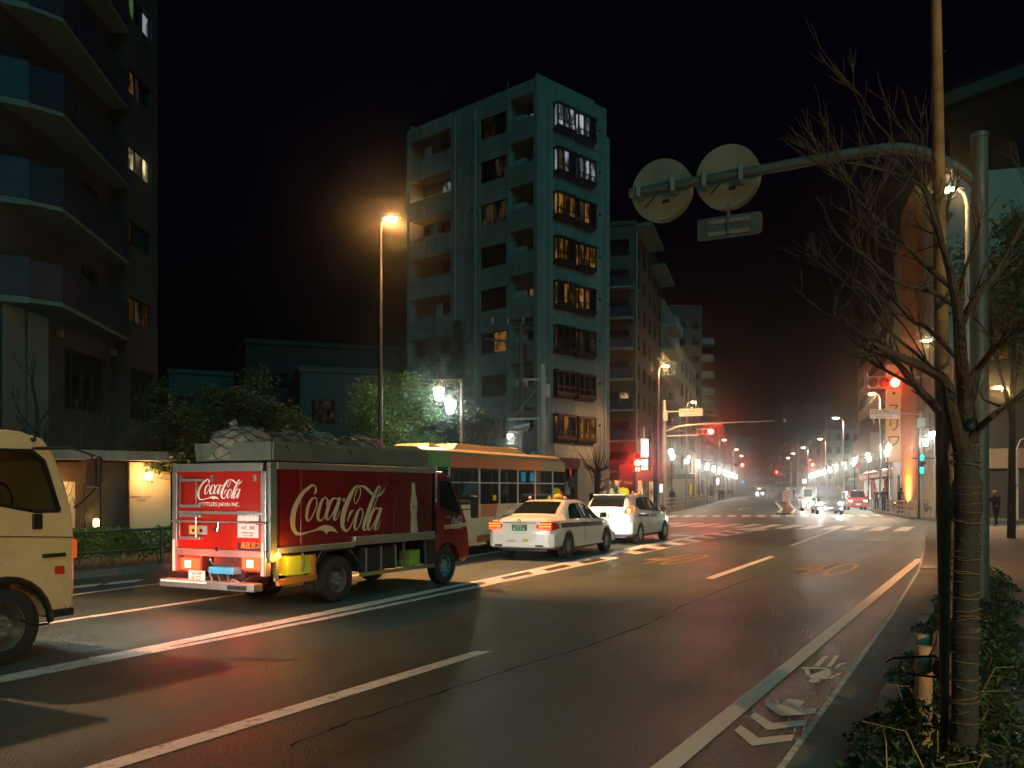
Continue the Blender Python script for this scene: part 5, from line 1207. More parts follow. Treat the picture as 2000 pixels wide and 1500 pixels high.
for s_ in (-1, 1):
    wheel(sd_, XR, s_ * .8, .335, .215, s_, 10); wheel(sd_, XR + WB, s_ * .8, .335, .215, s_, 10)
    sidepane(sd_, st, [(1.22, .1), (1.5, .72), (1.72, .93), (2.1, .95), (2.1, .08)], s_, DGLASS); sidepane(sd_, st, [(2.17, .08), (2.17, .95), (2.75, .93), (3.0, .82), (3.42, .12)], s_, DGLASS)
    mb = MB()
    for x0, x1 in [(.55 + .2 * i, .75 + .2 * i) for i in range(15)]:
        a_, b_ = lerpst(st, x0), lerpst(st, x1); f = .55
        mb.add([(x0, s_ * (a_[4] * .995 + .004), a_[2] - .18), (x1, s_ * (b_[4] * .995 + .004), b_[2] - .18), (x1, s_ * (b_[4] * .985 + .006), b_[2] - .06), (x0, s_ * (a_[4] * .985 + .006), a_[2] - .06)], [(0, 1, 2, 3)])
    mb.build('side_stripe', NAVY, sd_)
    MB().box(3.2, 3.32, min(s_ * .92, s_ * 1.1), max(s_ * .92, s_ * 1.1), .98, 1.12).build('door_mirror', BLACK, sd_, bevel=.03)
    pl = [(.42, .82), (.56, .94), (.84, .94), (.88, .86), (.88, .74), (.5, .74)]
    mb = MB(); mb.prism([(-.0, s_ * y, z) for y, z in pl], (.14, 0, 0)); tl_ = mb.build('tail_lamp', mat('tail_lamp_red', (.5, .02, .01), .15, coat=.8), sd_, bevel=.012)
    for zz in (.77, .83, .89): MB().box(-.012, .0, s_ * .68 - .16, s_ * .68 + .16, zz - .016, zz + .016).build('lamp_bar', E_TAIL if zz < .8 else emis('tail_lamp_orange', (1., .3, .06), 5), tl_)
    mb = MB(); mb.prism([(.02, s_ * .86, .74), (.42, s_ * .89, .78), (.32, s_ * .89, .9), (.05, s_ * .86, .94)], (0, s_ * .02, 0)); mb.build('tail_lamp_side', mat('tail_lamp_red', (.5, .02, .01)), sd_, bevel=.006)
    MB().lathe([(.02, 0), (.045, .04), (.045, .07), (.02, .1), (.005, .105)], 12, (1.75, s_ * .5, 1.455), 'z').build('roof_beacon', mat('pink_beacon', (.6, .35, .33), .4), sd_, smooth=True)
    MB().box(-.075, -.03, s_ * .55 - .1, s_ * .55 + .1, .33, .38).build('exhaust_trim', BLACK, sd_, bevel=.01)
    for x in (2.13, 1.2): MB().bar((x, s_ * .905, .4), (x + .02, s_ * .9, .93), .008, .004, (0, 1, 0)).build('door_gap', BLACK, sd_)
    for x in (1.45, 2.4): MB().box(x, x + .16, s_ * .885 - .03, s_ * .885 + .03, .85, .885).build('door_handle', CHROME, sd_, bevel=.008)
    lamp('POINT', 'tail_lamp_glow', (-.2, s_ * .68, .84), (1., .14, .04), 2.5, sd_, .06)
    MB().box(4.55, 4.72, s_ * .68 - .14, s_ * .68 + .14, .62, .74).build('headlamp', E_HEAD, sd_, bevel=.03); headbeam(sd_, 4.95, s_ * .65, .68, 600)
    MB().bar((1.45, s_ * .905, .3), (3.5, s_ * .905, .3), .03, .06).build('sill_trim', WHITE, sd_, bevel=.01)
endpane(sd_, st, .84, 1.46, .98, DGLASS, 'rear_window'); endpane(sd_, st, 2.95, 3.62, .98, DGLASS, 'windscreen')
bumper(sd_, .0, 1, .885, .3, .66, WHITE, 'rear_bumper', .05, .45); bumper(sd_, 4.84, -1, .86, .26, .55, WHITE, 'front_bumper', .04, .3)
MB().box(-.03, .02, -.2, .2, .72, .87).build('plate_recess', BLACK, sd_, bevel=.01); MB().box(-.04, -.03, -.165, .165, .715, .865).build('number_plate', mat('plate_green_field', (.05, .2, .08), .5), sd_, bevel=.004)
text('plate_number', '品川 501', mat('plate_white_print', (.8, .8, .75), .5), .045, sd_, frame(Vector((-.0415, 0, .83)), (0, -1, 0), (0, 0, 1)), .001); text('plate_number', 'あ ・・11', MATS['plate_white_print'], .075, sd_, frame(Vector((-.0415, 0, .765)), (0, -1, 0), (0, 0, 1)), .001)
MB().box(-.012, .03, -.45, .45, .905, .925).build('trunk_trim', CHROME, sd_); MB().lathe([(.05, 0), (.05, .008), (.035, .008), (.035, 0)], 16, (-.02, 0, .955), 'x', closed=True).build('badge', CHROME, sd_)
MB().prism([(.12, .66, .98), (.5, .7, 1.075), (.85, .7, 1.11), (.85, .6, 1.12), (.5, .6, 1.085), (.1, .56, 1.02)], (0, 0, .006)).build('trunk_stripe', NAVY, sd_)
mb = MB(); mb.lathe([(.02, 0), (.16, 0), (.17, .07), (.12, .13), (.02, .15)], 14, (0, 0, 0), 'z'); rs = mb.build('roof_sign', mat('amber_roof_sign', (.7, .42, .04), .4), sd_, smooth=True); rs.location = (2.5, 0, 1.47); rs.scale = (.5, .85, 1)
MB().box(-.075, -.055, .1, .3, .44, .49).build('reflector_sticker', mat('pale_print', (.55, .35, .3), .5), sd_); MB().box(-.085, -.062, -.25, -.12, .46, .53).build('round_sticker', mat('yellow_sticker', (.6, .42, .04)), sd_)
MB().box(.3, 4.4, -.6, .6, .2, .3).build('underbody', BLACK, sd_)
for y in (-.35, .3): MB().box(1.75, 2.0, y - .22, y + .22, .85, 1.2).build('front_seat', BLACK, sd_)

# hatchback taxi
hb = thing('hatchback_taxi', 'white hatchback taxi with glowing yellow roof sign ahead of the sedan', 'car', (0, 0, 0), HEAD + R(3.2))
st2 = [(0, .42, .95, .98, .68, .55), (.05, .33, 1.02, 1.07, .8, .66), (.15, .28, 1.04, 1.2, .865, .66), (.35, .24, 1.04, 1.42, .885, .62), (.6, .22, 1.035, 1.54, .89, .6), (1.1, .2, 1.02, 1.58, .89, .6), (1.8, .2, 1.0, 1.6, .89, .61), (2.4, .2, .98, 1.57, .89, .61), (2.9, .2, .96, 1.42, .885, .63), (3.3, .21, .95, 1.22, .88, .66), (3.75, .23, .93, 1.02, .87, .68), (4.15, .26, .82, .9, .83, .64), (4.45, .32, .66, .74, .74, .55), (4.6, .4, .56, .6, .6, .42)]
XR2 = .95; WB2 = 2.78
rw = G(1250, 1061.5); Mz = Matrix.Rotation(HEAD + R(3.2), 4, 'Z'); hb.location = rw - (Mz @ Vector((XR2, -.85, 0)))
carbody(hb, st2, (XR2, XR2 + WB2), .325, WHITE)
for s_ in (-1, 1):
    wheel(hb, XR2, s_ * .79, .325, .2, s_, 5, rim=mat('silver_wheel_cover', (.65, .64, .62), .35, .4)); wheel(hb, XR2 + WB2, s_ * .79, .325, .2, s_, 5, rim=MATS['silver_wheel_cover'])
    sidepane(hb, st2, [(.78, .35), (1.1, .82), (1.45, .92), (1.75, .93), (1.75, .1), (1.1, .12)], s_, DGLASS); sidepane(hb, st2, [(1.82, .1), (1.82, .93), (2.4, .92), (2.75, .8), (3.3, .14)], s_, DGLASS)
    for x0 in (.55, 1.25, 2.05):
        mb = MB(); x1 = x0 + .62
        a_, b_ = lerpst(st2, x0), lerpst(st2, x1); mb.prism([(x0, s_ * (a_[4] * .99 + .002), a_[2] - .16), (x1, s_ * (b_[4] * .99 + .002), b_[2] - .16), (x1, s_ * (b_[4] * .98 + .003), b_[2] - .06), (x0, s_ * (a_[4] * .98 + .003), a_[2] - .06)], (0, s_ * .004, 0)); mb.build('side_stripe', NAVY, hb)
    MB().box(3.05, 3.17, min(s_ * .9, s_ * 1.08), max(s_ * .9, s_ * 1.08), 1.0, 1.14).build('door_mirror', BLACK, hb, bevel=.03)
    mb = MB(); mb.prism([(.0, s_ * .6, 1.0), (.0, s_ * .82, .96), (.22, s_ * .87, 1.0), (.34, s_ * .83, 1.2), (.2, s_ * .78, 1.22), (.1, s_ * .66, 1.12)], (-.02, s_ * .03, .01)); mb.build('tail_lamp', emis('hatch_tail_lamp', (1., .1, .02), 6), hb, bevel=.01)
    MB().box(.0, .05, s_ * .78 - .04, s_ * .78 + .04, .98, 1.12).build('tail_bulb', E_TAILHOT, hb, bevel=.015)
    MB().lathe([(.02, 0), (.045, .04), (.045, .07), (.02, .1), (.005, .105)], 12, (1.35, s_ * .48, 1.575), 'z').build('roof_beacon', mat('pink_beacon', (.6, .35, .33)), hb, smooth=True)
    for x in (1.8, 1.0): MB().bar((x, s_ * .895, .4), (x, s_ * .885, .97), .008, .004, (0, 1, 0)).build('door_gap', BLACK, hb)
    for x in (1.2, 2.1): MB().box(x, x + .16, s_ * .88 - .03, s_ * .88 + .03, .86, .895).build('door_handle', CHROME, hb, bevel=.008)
    MB().box(4.35, 4.5, s_ * .62 - .12, s_ * .62 + .12, .62, .76).build('headlamp', E_HEAD, hb, bevel=.03); headbeam(hb, 4.7, s_ * .6, .68, 500)
    lamp('POINT', 'tail_lamp_glow', (-.2, s_ * .75, 1.05), (1., .14, .04), 2.5, hb, .06)
endpane(hb, st2, .13, .5, .97, DGLASS, 'rear_window', .016); endpane(hb, st2, 2.75, 3.68, .97, DGLASS, 'windscreen')
bumper(hb, .0, 1, .88, .32, .72, WHITE, 'rear_bumper', .05, .4); bumper(hb, 4.62, -1, .82, .28, .55, WHITE, 'front_bumper', .04, .3)
MB().box(-.03, .04, -.17, .17, .82, .96).build('number_plate', mat('plate_green_field', (.05, .2, .08)), hb, bevel=.004); text('plate_number', '33-07', MATS['plate_white_print'], .08, hb, frame(Vector((-.0325, 0, .88)), (0, -1, 0), (0, 0, 1)), .001)
MB().lathe([(.05, 0), (.05, .008), (.035, .008), (.035, 0)], 16, (.03, 0, 1.08), 'x', closed=True).build('badge', CHROME, hb)
MB().box(.4, .7, -.55, .55, 1.545, 1.585).build('roof_spoiler', WHITE, hb, bevel=.015)
mb = MB(); mb.lathe([(.02, 0), (.15, 0), (.155, .08), (.12, .16), (.02, .19)], 14, (0, 0, 0), 'z'); rs = mb.build('roof_sign', emis('yellow_roof_sign', (1., .8, .03), 2), hb, smooth=True); rs.location = (1.9, 0, 1.6); rs.scale = (.6, 1., 1)
MB().box(.3, 4.2, -.6, .6, .2, .3).build('underbody', BLACK, hb)

# oncoming cars: boxy minivan, the car half hidden behind it, and a red small car
def vanbody(name, label, px, py, w, h, l, m, hd, glow=1., group=None, side=None):
    g_ = G(px, py); o = thing(name, label, 'car', g_, hd, group)      # local x points to the front, towards us
    k = w / 1.7
    s2 = [(-l, .35, .9, h * .9, w / 2 * .9, w / 2 * .7), (-l + .15, .25, .95, h * .98, w / 2, w / 2 * .82), (-l * .5, .2, .95, h, w / 2, w / 2 * .83), (-1.15, .2, .95, h * .985, w / 2, w / 2 * .82), (-.85, .2, .95, h * .9, w / 2, w / 2 * .8), (-.42, .22, .94, h * .62, w / 2 * .99, w / 2 * .84), (-.16, .25, .86, h * .52, w / 2 * .96, w / 2 * .82), (0, .32, .7, h * .4, w / 2 * .82, w / 2 * .62)]
    carbody(o, s2, (-.75, -l + .7), .3, m)
    for s_ in (-1, 1):
        wheel(o, -.75, s_ * (w / 2 - .1), .3, .18, s_, 5); wheel(o, -l + .7, s_ * (w / 2 - .1), .3, .18, s_, 5)
        sidepane(o, s2, [(-l + .35, .1), (-l + .35, .9), (-1.2, .92), (-.5, .12)], s_, DGLASS)
        MB().box(-.2, .0, s_ * w * .37 - .13, s_ * w * .37 + .13, .7, .82).build('headlamp', E_HEAD if glow > .5 else emis('dim_headlamp', (1., .85, .7), 8), o, bevel=.02)
        MB().box(-.75, -.62, min(s_ * w / 2, s_ * (w / 2 + .18)), max(s_ * w / 2, s_ * (w / 2 + .18)), 1.0, 1.16).build('door_mirror', BLACK, o, bevel=.03)
        if glow > .5: MB().lathe([(.05, 0), (.05, .03), (.01, .03)], 10, (-.02, s_ * w * .4, .42), 'x').build('fog_lamp', E_HEAD, o)
        if glow > .2: headbeam(o, .12, s_ * w * .37, .75, 900 * glow, aimz=-.09, spot=60)
    endpane(o, s2, -1.08, -.45, 1.02, DGLASS, 'windscreen', .02)
    bumper(o, .02, -1, w / 2 * .96, .25, .58, m, 'front_bumper', .03, .25); MB().box(-.05, .05, -.17, .17, .42, .53).build('number_plate', mat('plate_white', (.8, .8, .78)), o)
    MB().box(-.06, .012, -.4, .4, .66, .78).build('grille', BLACK, o)
    return o
back = HEAD2 + math.pi
vanbody('minivan', 'dark minivan facing us with blazing headlamps at the crossing', 1622, 1005.5, 1.78, 1.95, 4.6, mat('dark_van_paint', (.05, .045, .045), .25, coat=.6), back + R(3), 1.)
vanbody('white_car', 'pale car half hidden behind the dark minivan', 1588, 999, 1.7, 1.75, 4.2, mat('silver_paint', (.5, .45, .42), .3, .3, coat=.5), back + R(2), .7)
vanbody('red_car', 'small red car by the right kerb behind the guard rail', 1676, 996.5, 1.55, 1.65, 3.5, mat('red_car_paint', (.45, .02, .02), .25, coat=.7), back + R(4), .25)
vanbody('distant_taxi', 'distant taxi with bright headlamps at the street end', 1484, 969, 1.7, 1.5, 4.4, mat('dark_van_paint', (.05, .045, .045)), back, .8)
tx = bpy.data.objects['distant_taxi']; MB().box(-2.0, -1.6, -.35, .35, 1.5, 1.75).build('roof_sign', emis('distant_roof_sign', (1., .6, .05), 2), tx, bevel=.05)
# ---------------------------------------------------------------- street lamps
def street_lamp(label, base, h, toward, power, col=(1., .6, .26), m=None, reach=.5, sc=1., group='tall street lamps', spot=150, tilt=0.):
    o = thing('street_lamp', label, 'street lamp', base, 0, group)
    t = Vector(toward).normalized(); mb = MB()
    mb.tube([(0, 0, 0), (0, 0, .6), (0, 0, h * .6), (0, 0, h - .3), t * reach * .25 + Z * (h - .05), t * reach * .6 + Z * (h + .06)], [.1 * sc, .09 * sc, .07 * sc, .055 * sc, .045 * sc, .04 * sc], 10)
    mb.build('pole', BLACK if label.startswith('dark') else STEEL, o, smooth=True)
    c = t * (reach + .12) + Z * (h + .06); s = Vector((-t.y, t.x, 0)); mb = MB(); secs = []
    for a, w, d in ((-.34, .06, .06), (-.18, .2, .1), (.1, .25, .12), (.34, .2, .08), (.42, .06, .03)):
        q = c + t * a * sc; w *= sc; d *= sc
        secs.append([q + s * w, q + s * w * .8 + Z * d, q - s * w * .8 + Z * d, q - s * w])
    mb.loft(secs); mb.build('lamp_head', STEEL, o, smooth=True)
    mb = MB(); mb.blob(c + t * .08 * sc - Z * .0, (.2 * sc, .19 * sc, .06 * sc), 10, 6); mb.build('lamp_lens', m or E_WARM, o, smooth=True)
    if power: lamp('SPOT', 'lamp_light', c + t * .08 - Z * .14, col, power, o, .12, Vector((DY, -DX, 0)) * tilt - Z, spot, .35)
    return o
def flat(v): return Vector((v.x, v.y, .1))
b = P(743, 955, 26.9); street_lamp('dark slim street lamp rising behind the red truck with orange glow', flat(b), 9.45, (1, -.2, 0), 40000, (1., .42, .14), emis('left_lamp_lens', (1., .44, .12), 3200), .14, .85, spot=82, tilt=.42)
b = P(1890, 955, 22); street_lamp('street lamp glowing behind the wooden pole and bare twigs', flat(b), 8.75, (-1, .15, 0), 500, (1., .62, .3), emis('near_right_lens', (1., .48, .16), 1300), .3, spot=110)
b = P(1833, 955, 45); street_lamp('street lamp below the bare branches near the crossing', flat(b), 8.85, (-1, .1, 0), 5000, (1., .64, .38), None, .35)
b = P(1719, 955, 68); street_lamp('street lamp just left of the near red signal', flat(b), 8.6, (-1, .1, 0), 14000, (1., .66, .4), None, .4)
b = P(1975, 955, 42); street_lamp('street lamp at the right edge shining through twigs', flat(b), 6.2, (-1, 0, 0), 3200, (1., .6, .32), None, .35)
b = P(1286, 955, 58.6); street_lamp('street lamp in front of the brown building left of the street', flat(b), 9.4, (1, -.1, 0), 5000, (1., .54, .24), None, .25)
b = P(1341, 955, 83); street_lamp('street lamp above the pale sign plate on the left side', flat(b), 9.4, (1, -.1, 0), 7000, (1., .6, .3), None, .4)
for lab, px_, Y_, s_, col in (('far left street lamp, third along the kerb', 1404, 145, 1, (1., .6, .3)), ('far left street lamp, fourth along the kerb', 1430, 180, 1, (1., .7, .4)), ('far left street lamp, farthest along the kerb', 1441, 215, 1, (1., .6, .3)),
                     ('orange street lamp on the far right beside the distant signal', 1613, 142, -1, (1., .55, .2)), ('pale street lamp on the far right beyond the orange one', 1578, 172, -1, (1., .8, .6)), ('far right street lamp, second from the street end', 1557, 200, -1, (1., .6, .3)), ('far right street lamp, nearest the street end', 1546, 230, -1, (1., .7, .45)), ('pale street lamp standing clear of the banded office', 1648, 100, -1, (1., .85, .7))):
    b = P(px_, 955, Y_); street_lamp(lab, flat(b), 9.3, (s_, 0, 0), 14000 if Y_ < 190 else 0, col, emis('far_lamp_lens_%d' % px_, col, 160), .6, 1.6)
# street lamp added out of view to light the left lanes and hedge
street_lamp('street lamp across the road behind the cream truck', ST(4, 16.3, .1), 9.4, ST(0, -1), 22000, (1., .44, .23), emis('added_lamp_lens', (1., .6, .3), 100), .6, spot=70, tilt=.3)

# ---------------------------------------------------------------- lantern posts
def lantern_post(label, base, d, mlens, light=0., group='lantern posts along the pavements'):
    o = thing('lantern_post', label, 'lantern post', base, math.atan2(d.y, d.x), group)     # local x: arm direction
    MB().tube([(0, 0, 0), (0, 0, .9), (0, 0, 1.0), (0, 0, 5.0)], [.075, .07, .05, .045], 10).build('post', DKSTEEL, o, smooth=True)
    for x, z in ((.72, 4.62), (.36, 4.22)):
        MB().bar((0, 0, z + .46), (x + .1, 0, z + .46), .03, .035).build('arm', DKSTEEL, o); MB().bar((0.04, 0, z + .1), (x * .6, 0, z + .45), .02, .02).build('brace', DKSTEEL, o)
        mb = MB(); mb.lathe([(.02, z + .42), (.05, z + .3), (.22, z + .22), (.23, z + .19), (.02, z + .19)], 10, (x, 0, 0)); mb.build('lantern_cap', DKSTEEL, o)
        mb = MB(); mb.lathe([(.14, z + .185), (.155, z + .15), (.11, z - .14), (.05, z - .19)], 8, (x, 0, 0)); mb.build('lantern_glass', mlens, o)
        for k in range(8):
            a = 2 * math.pi * k / 8; MB().bar((x + .158 * math.cos(a), .158 * math.sin(a), z + .17), (x + .112 * math.cos(a), .112 * math.sin(a), z - .15), .008, .008).build('glazing_bar', DKSTEEL, o)
    return o
lantern_post('double lantern post with two white lanterns in front of the dark firs', flat(P(902, 955, 29)), Vector((-1, -.05, 0)), emis('near_lantern_glass', (.8, 1., .8), 300))
lantern_post('unseen lantern post added outside the left edge to light the hedge', ST(5.5, 17.4, .1), Vector((.9, -.3, 0)), emis('hedge_fill_glass', (.75, 1., .75), 70))  # added out of view so the hedge is lit
nl = lantern_post('unseen lantern post added behind the camera to light the truck sides', ST(-3, -8, .1), Vector((DX, DY, 0)), E_LANT)
lamp('POINT', 'truck_side_fill', (1.2, 0, 4.3), (1., .5, .16), 8500, nl, .15)  # unseen lamp added to throw warm light on the truck sides
lantern_post('double lantern post at the far right corner by the green walking signal', flat(P(1795, 955, 51)), Vector((1, .0, 0)), E_LANT)
def simple_lantern(label, base, d, mlens):
    o = thing('lantern_post', label, 'lantern post', base, math.atan2(d.y, d.x), 'lantern posts along the pavements')
    MB().tube([(0, 0, 0), (0, 0, 5.0)], .05, 8).build('post', DKSTEEL, o)
    for x, z in ((.72, 4.6), (-.5, 4.25)):
        MB().bar((0, 0, z + .42), (x, 0, z + .42), .03, .035).build('arm', DKSTEEL, o)
        MB().lathe([(.02, z + .4), (.22, z + .22), (.02, z + .19)], 8, (x, 0, 0)).build('lantern_cap', DKSTEEL, o)
        MB().lathe([(.15, z + .185), (.165, z + .1), (.12, z - .15), (.05, z - .2)], 8, (x, 0, 0)).build('lantern_glass', mlens, o)
    return o
lp0 = None
words = ['first', 'second', 'third', 'fourth', 'fifth', 'sixth', 'seventh', 'eighth', 'ninth', 'tenth', 'eleventh', 'twelfth']
for side, x0, lab in ((1, lk[5] + N2 * .5, 'left'), (-1, rk0 - N2 * .5, 'right')):
    for i in range(11):
        p = x0 + D2 * (9 + i * 14 + (6 if side < 0 else 0)); p.z = .1
        l_ = 'far lantern post, %s along the %s pavement past the crossing' % (words[i], lab)
        d = D2 if i % 2 else -D2
        if lp0 is None: lp0 = simple_lantern(l_, p, d, E_LANTF)
        else: copytree(lp0, None, p, math.atan2(d.y, d.x), l_)

# ---------------------------------------------------------------- signals and signs
def signal_head(par, at, right, face, redmat, on=0, n=3, r=.15, vertical=False):
    right, face = Vector(right).normalized(), Vector(face).normalized(); ax = -Z if vertical else right; at = Vector(at)
    st_ = r * 2.35; a = at - ax * (n - 1) * st_; mb = MB()
    mb.bar(a - ax * r * 1.25 - face * .08, at + ax * r * 1.25 - face * .08, .15, r * 2.6) if not vertical else mb.bar(a - ax * r * 1.25 - face * .08, at + ax * r * 1.25 - face * .08, r * 2.6, .15, face)
    h = mb.build('signal_head', mat('signal_grey', (.3, .3, .3), .5), par, bevel=.03)
    for k in range(n):
        c = at - ax * k * st_
        mb = MB(); M = frame(c, right, Z if not vertical else Z); pts = [c + face * .004 + (right * math.cos(t) + Z * math.sin(t)) * r for t in [2 * math.pi * i / 14 for i in range(14)]]
        mb.prism(pts, face * .02); mb.build('signal_lens', redmat if k == on else mat('dark_lens', (.05, .04, .04), .25), h)
        mb = MB(); vz = [c + face * .0 + (right * math.cos(t) + Z * math.sin(t)) * r * 1.06 for t in [math.pi * i / 8 for i in range(9)]]
        for p, q in zip(vz, vz[1:]): mb.add([p, q, q + face * .2 - Z * .01, p + face * .2 - Z * .01], [(0, 1, 2, 3)])
        mb.build('signal_visor', DKSTEEL, h)
    return h
# left mast past the crossing
ml = P(1298, 955, 62); ml.z = .1
sm = thing('signal_mast', 'grey signal mast with long arm and red light on the left kerb', 'traffic light', ml)
PALEST = mat('pale_steel', (.5, .48, .44), .45, .5)
MB().tube([(0, 0, 0), (0, 0, 4), (0, 0, 7.6)], [.13, .12, .11], 12).build('mast', PALEST, sm, smooth=True)
ar = -N2
MB().tube([Z * 5.5, ar * 1.0 + Z * 5.85, ar * 2 + Z * 5.95, ar * 7.1 + Z * 6.1], [.06, .055, .05, .035], 8).build('arm', PALEST, sm, smooth=True); MB().tube([Z * 5.2, ar * 2.4 + Z * 5.25, ar * 3.0 + Z * 5.35], .035, 8).build('stay', PALEST, sm); MB().tube([Z * 6.9, ar * 4.9 + Z * 6.3], .012, 6).build('stay_wire', STEEL, sm)
signal_head(sm, ar * 3.05 + Z * 5.45 - D2 * .1, ar, -D2, E_RED)
MB().box(-.15, .15, -.3, -.12, 6.2, 6.9).build('control_box', PALEST, sm, bevel=.02)
lamp('POINT', 'red_signal_glow', ar * 3.05 + Z * 5.45 - D2 * .6, (1., .04, .012), 60, sm, .15)
SIGNP = mat('pale_sign_face', (.68, .56, .5), .5, var=.04)
def plate(par, c, u, w, h, face, l1, l2):
    c, u, face = Vector(c), Vector(u).normalized(), Vector(face).normalized()
    pl = MB().prism([c - u * w / 2 - Z * h / 2, c + u * w / 2 - Z * h / 2, c + u * w / 2 + Z * h / 2, c - u * w / 2 + Z * h / 2], face * -.04).build('name_plate', SIGNP, par, bevel=.01)
    text('lettering', l1, mat('navy_print', (.02, .03, .09), .5), h * .5, pl, frame(c + face * .008 + Z * h * .14, u, Z), .003, w / (len(l1) * h * .53)); text('lettering', l2, MATS['navy_print'], h * .2, pl, frame(c + face * .008 - Z * h * .3, u, Z), .003, 1.3)
plate(sm, ar * 1.75 + Z * 6.75 - D2 * .1, ar, 1.55, .5, -D2, '石田小学校入口', 'Ishida Elem. Sch.')
MB().bar(Z * 6.85, ar * 1.0 + Z * 6.85, .05, .06).build('plate_arm', PALEST, sm)
# near right signal on its arm
mr_ = P(1862, 955, 33); mr_.z = .1
sn = thing('signal_mast', 'near red signal held out behind the bare tree on the right', 'traffic light', mr_)
MB().tube([(0, 0, 0), (0, 0, 6.2)], .11, 12).build('mast', STEEL, sn, smooth=True)
sp = P(1748, 747, 33) - mr_; MB().tube([Vector((0, 0, 5.9)), Vector((sp.x * .5, sp.y, sp.z + .2)), Vector((sp.x - .3, sp.y + .08, sp.z + .05))], .045, 8).build('arm', STEEL, sn, smooth=True)
nd = ST(0, -1); nd = Vector((nd.x, nd.y, 0)); fd = -ST(1, 0); sp.y += .0
signal_head(sn, sp, Vector((1, 0, 0)), Vector((-.25, -1, 0)), emis('near_red_lens', (1., .012, .005), 450), r=.17)
lamp('POINT', 'red_signal_glow', sp + Vector((-.1, -.5, 0)), (1., .04, .012), 60, sn, .15)
# beige pole at the far right corner: plate sign, walking signal
bp_ = P(1797, 955, 54); bp_.z = .1
bm = thing('corner_sign_pole', 'beige corner pole with name plate and green walking signal', 'sign pole', bp_)
MB().tube([(0, 0, 0), (0, 0, 1.2), (0, 0, 6.2)], [.2, .17, .14], 12).build('mast', mat('beige_pole', (.42, .33, .24), .6), bm, smooth=True)
MB().box(-.28, .2, -.25, .1, 5.2, 5.8).build('control_box', PALEST, bm, bevel=.02)
cpl = P(1727, 808, 53.5) - bp_; plate(bm, cpl, (1, .0, 0), 1.65, .55, (0, -1, 0), '石田小学校入口', 'Ishida Elem. Sch.')
MB().bar((0, 0, cpl.z), (cpl.x + .8, cpl.y, cpl.z), .06, .06).build('plate_arm', PALEST, bm)
c = P(1800, 906, 53.7) - bp_; signal_head(bm, c, (1, 0, 0), (0, -1, 0), E_GREEN, 1, 2, .16, True); MB().box(c.x - .12, c.x + .12, c.y - .03, c.y + .02, c.z - .55, c.z - .2).build('walking_figure', E_GREEN, bm, bevel=.05)
# dark post with a small red walking signal
b = P(1831, 955, 51); b.z = .1
o = thing('walking_signal_post', 'black post with small red walking signal at the side street', 'traffic light', b)
MB().tube([(0, 0, 0), (0, 0, 5.2)], .1, 10).build('post', BLACK, o, smooth=True); MB().bar((0, 0, 3.35), (-1.4, 0, 3.35), .05, .05).build('arm', BLACK, o)
c = P(1834, 904, 50.8) - b; signal_head(o, c, (1, 0, 0), (0, -1, 0), emis('small_red_lens', (1., .08, .04), 12), 0, 2, .13, True)
# walking signal on the left, red, on the dark pole
b = P(1280, 955, 56); b.z = .1
o = thing('walking_signal_post', 'dark pole with red walking signal by the lit shop board', 'traffic light', b)
MB().tube([(0, 0, 0), (0, 0, 6.4)], [.14, .11], 10).build('post', DKSTEEL, o, smooth=True)
c = P(1245, 904, 55.8) - b; signal_head(o, c, (1, 0, 0), (0, -1, 0), E_RED, 0, 2, .17, True); MB().bar((c.x, c.y + .1, c.z - .2), (0, 0, c.z - .2), .05, .05).build('arm', DKSTEEL, o)
for k in range(2): MB().box(c.x - .12 + .16 * k, c.x - .03 + .16 * k, c.y - .035, c.y + .02, c.z - .5, c.z - .28).build('countdown_bar', emis('countdown_light', (1., .35, .2), 14), o)
lamp('POINT', 'red_signal_glow', c + Vector((0, -.6, 0)), (1., .04, .012), 30, o, .12)
# distant signals
for lab, px_, py_, Y_, s_ in (('distant red signal left of the street end', 1450, 908, 130, -1), ('distant red signal on the far right orange mast', 1587, 908, 138, 1), ('farthest small red signal at the street end', 1517, 922, 235, 1)):
    p = P(px_, py_, Y_); o = thing('signal_mast', lab, 'traffic light', (p.x + s_ * 4, Y_ + .3, .1), 0)
    zz = p.z - .1; MB().tube([(0, 0, 0), (0, 0, zz + 1.2)], .12, 8).build('mast', mat('orange_mast', (.4, .2, .08), .6) if s_ > 0 else STEEL, o); MB().bar((0, 0, zz + .3), (-s_ * 4.2, 0, zz + .25), .08, .08).build('arm', STEEL, o)
    signal_head(o, (-s_ * 4, -.2, zz), (1, 0, 0), (0, -1, 0), emis('distant_red_lens', (1., .012, .005), 500), 0, 3, .19)
# shop lightboxes on the left pavement
def lightbox(label, px, y0, y1, Y, wpx, m, txt=None, name='shop_sign'):
    a, b_ = P(px, y0, Y), P(px, y1, Y); w = wpx / FP * Y
    o = thing(name, label, 'sign', b_); h = a.z - b_.z
    MB().box(-w / 2, w / 2, 0, .25, 0, h).build('case', DKSTEEL, o, bevel=.01); MB().box(-w / 2 + .03, w / 2 - .03, -.012, .0, .03, h - .03).build('lit_face', m, o)
    if txt:
        n = len(txt)
        for i, ch in enumerate(txt): text('lettering', ch, mat('navy_print', (.02, .03, .09)), min(w * .75, h / n * .9), o, frame(Vector((0, -.018, h * (1 - (i + .5) / n))), (1, 0, 0), (0, 0, 1)), .002)
    MB().bar((0, .12, h * .8), (.5, .3, h * .8), .05, .05).build('bracket', DKSTEEL, o)
    return o
WHITEBOX = emis('white_lightbox', (1., .97, .92), 8)
lightbox('tall white lit shop board above the red walking signal', 1259, 857, 893, 66, 15, WHITEBOX, '薬局')
lightbox('short white lit shop board below the tall one', 1259, 897, 918, 66, 13, WHITEBOX)
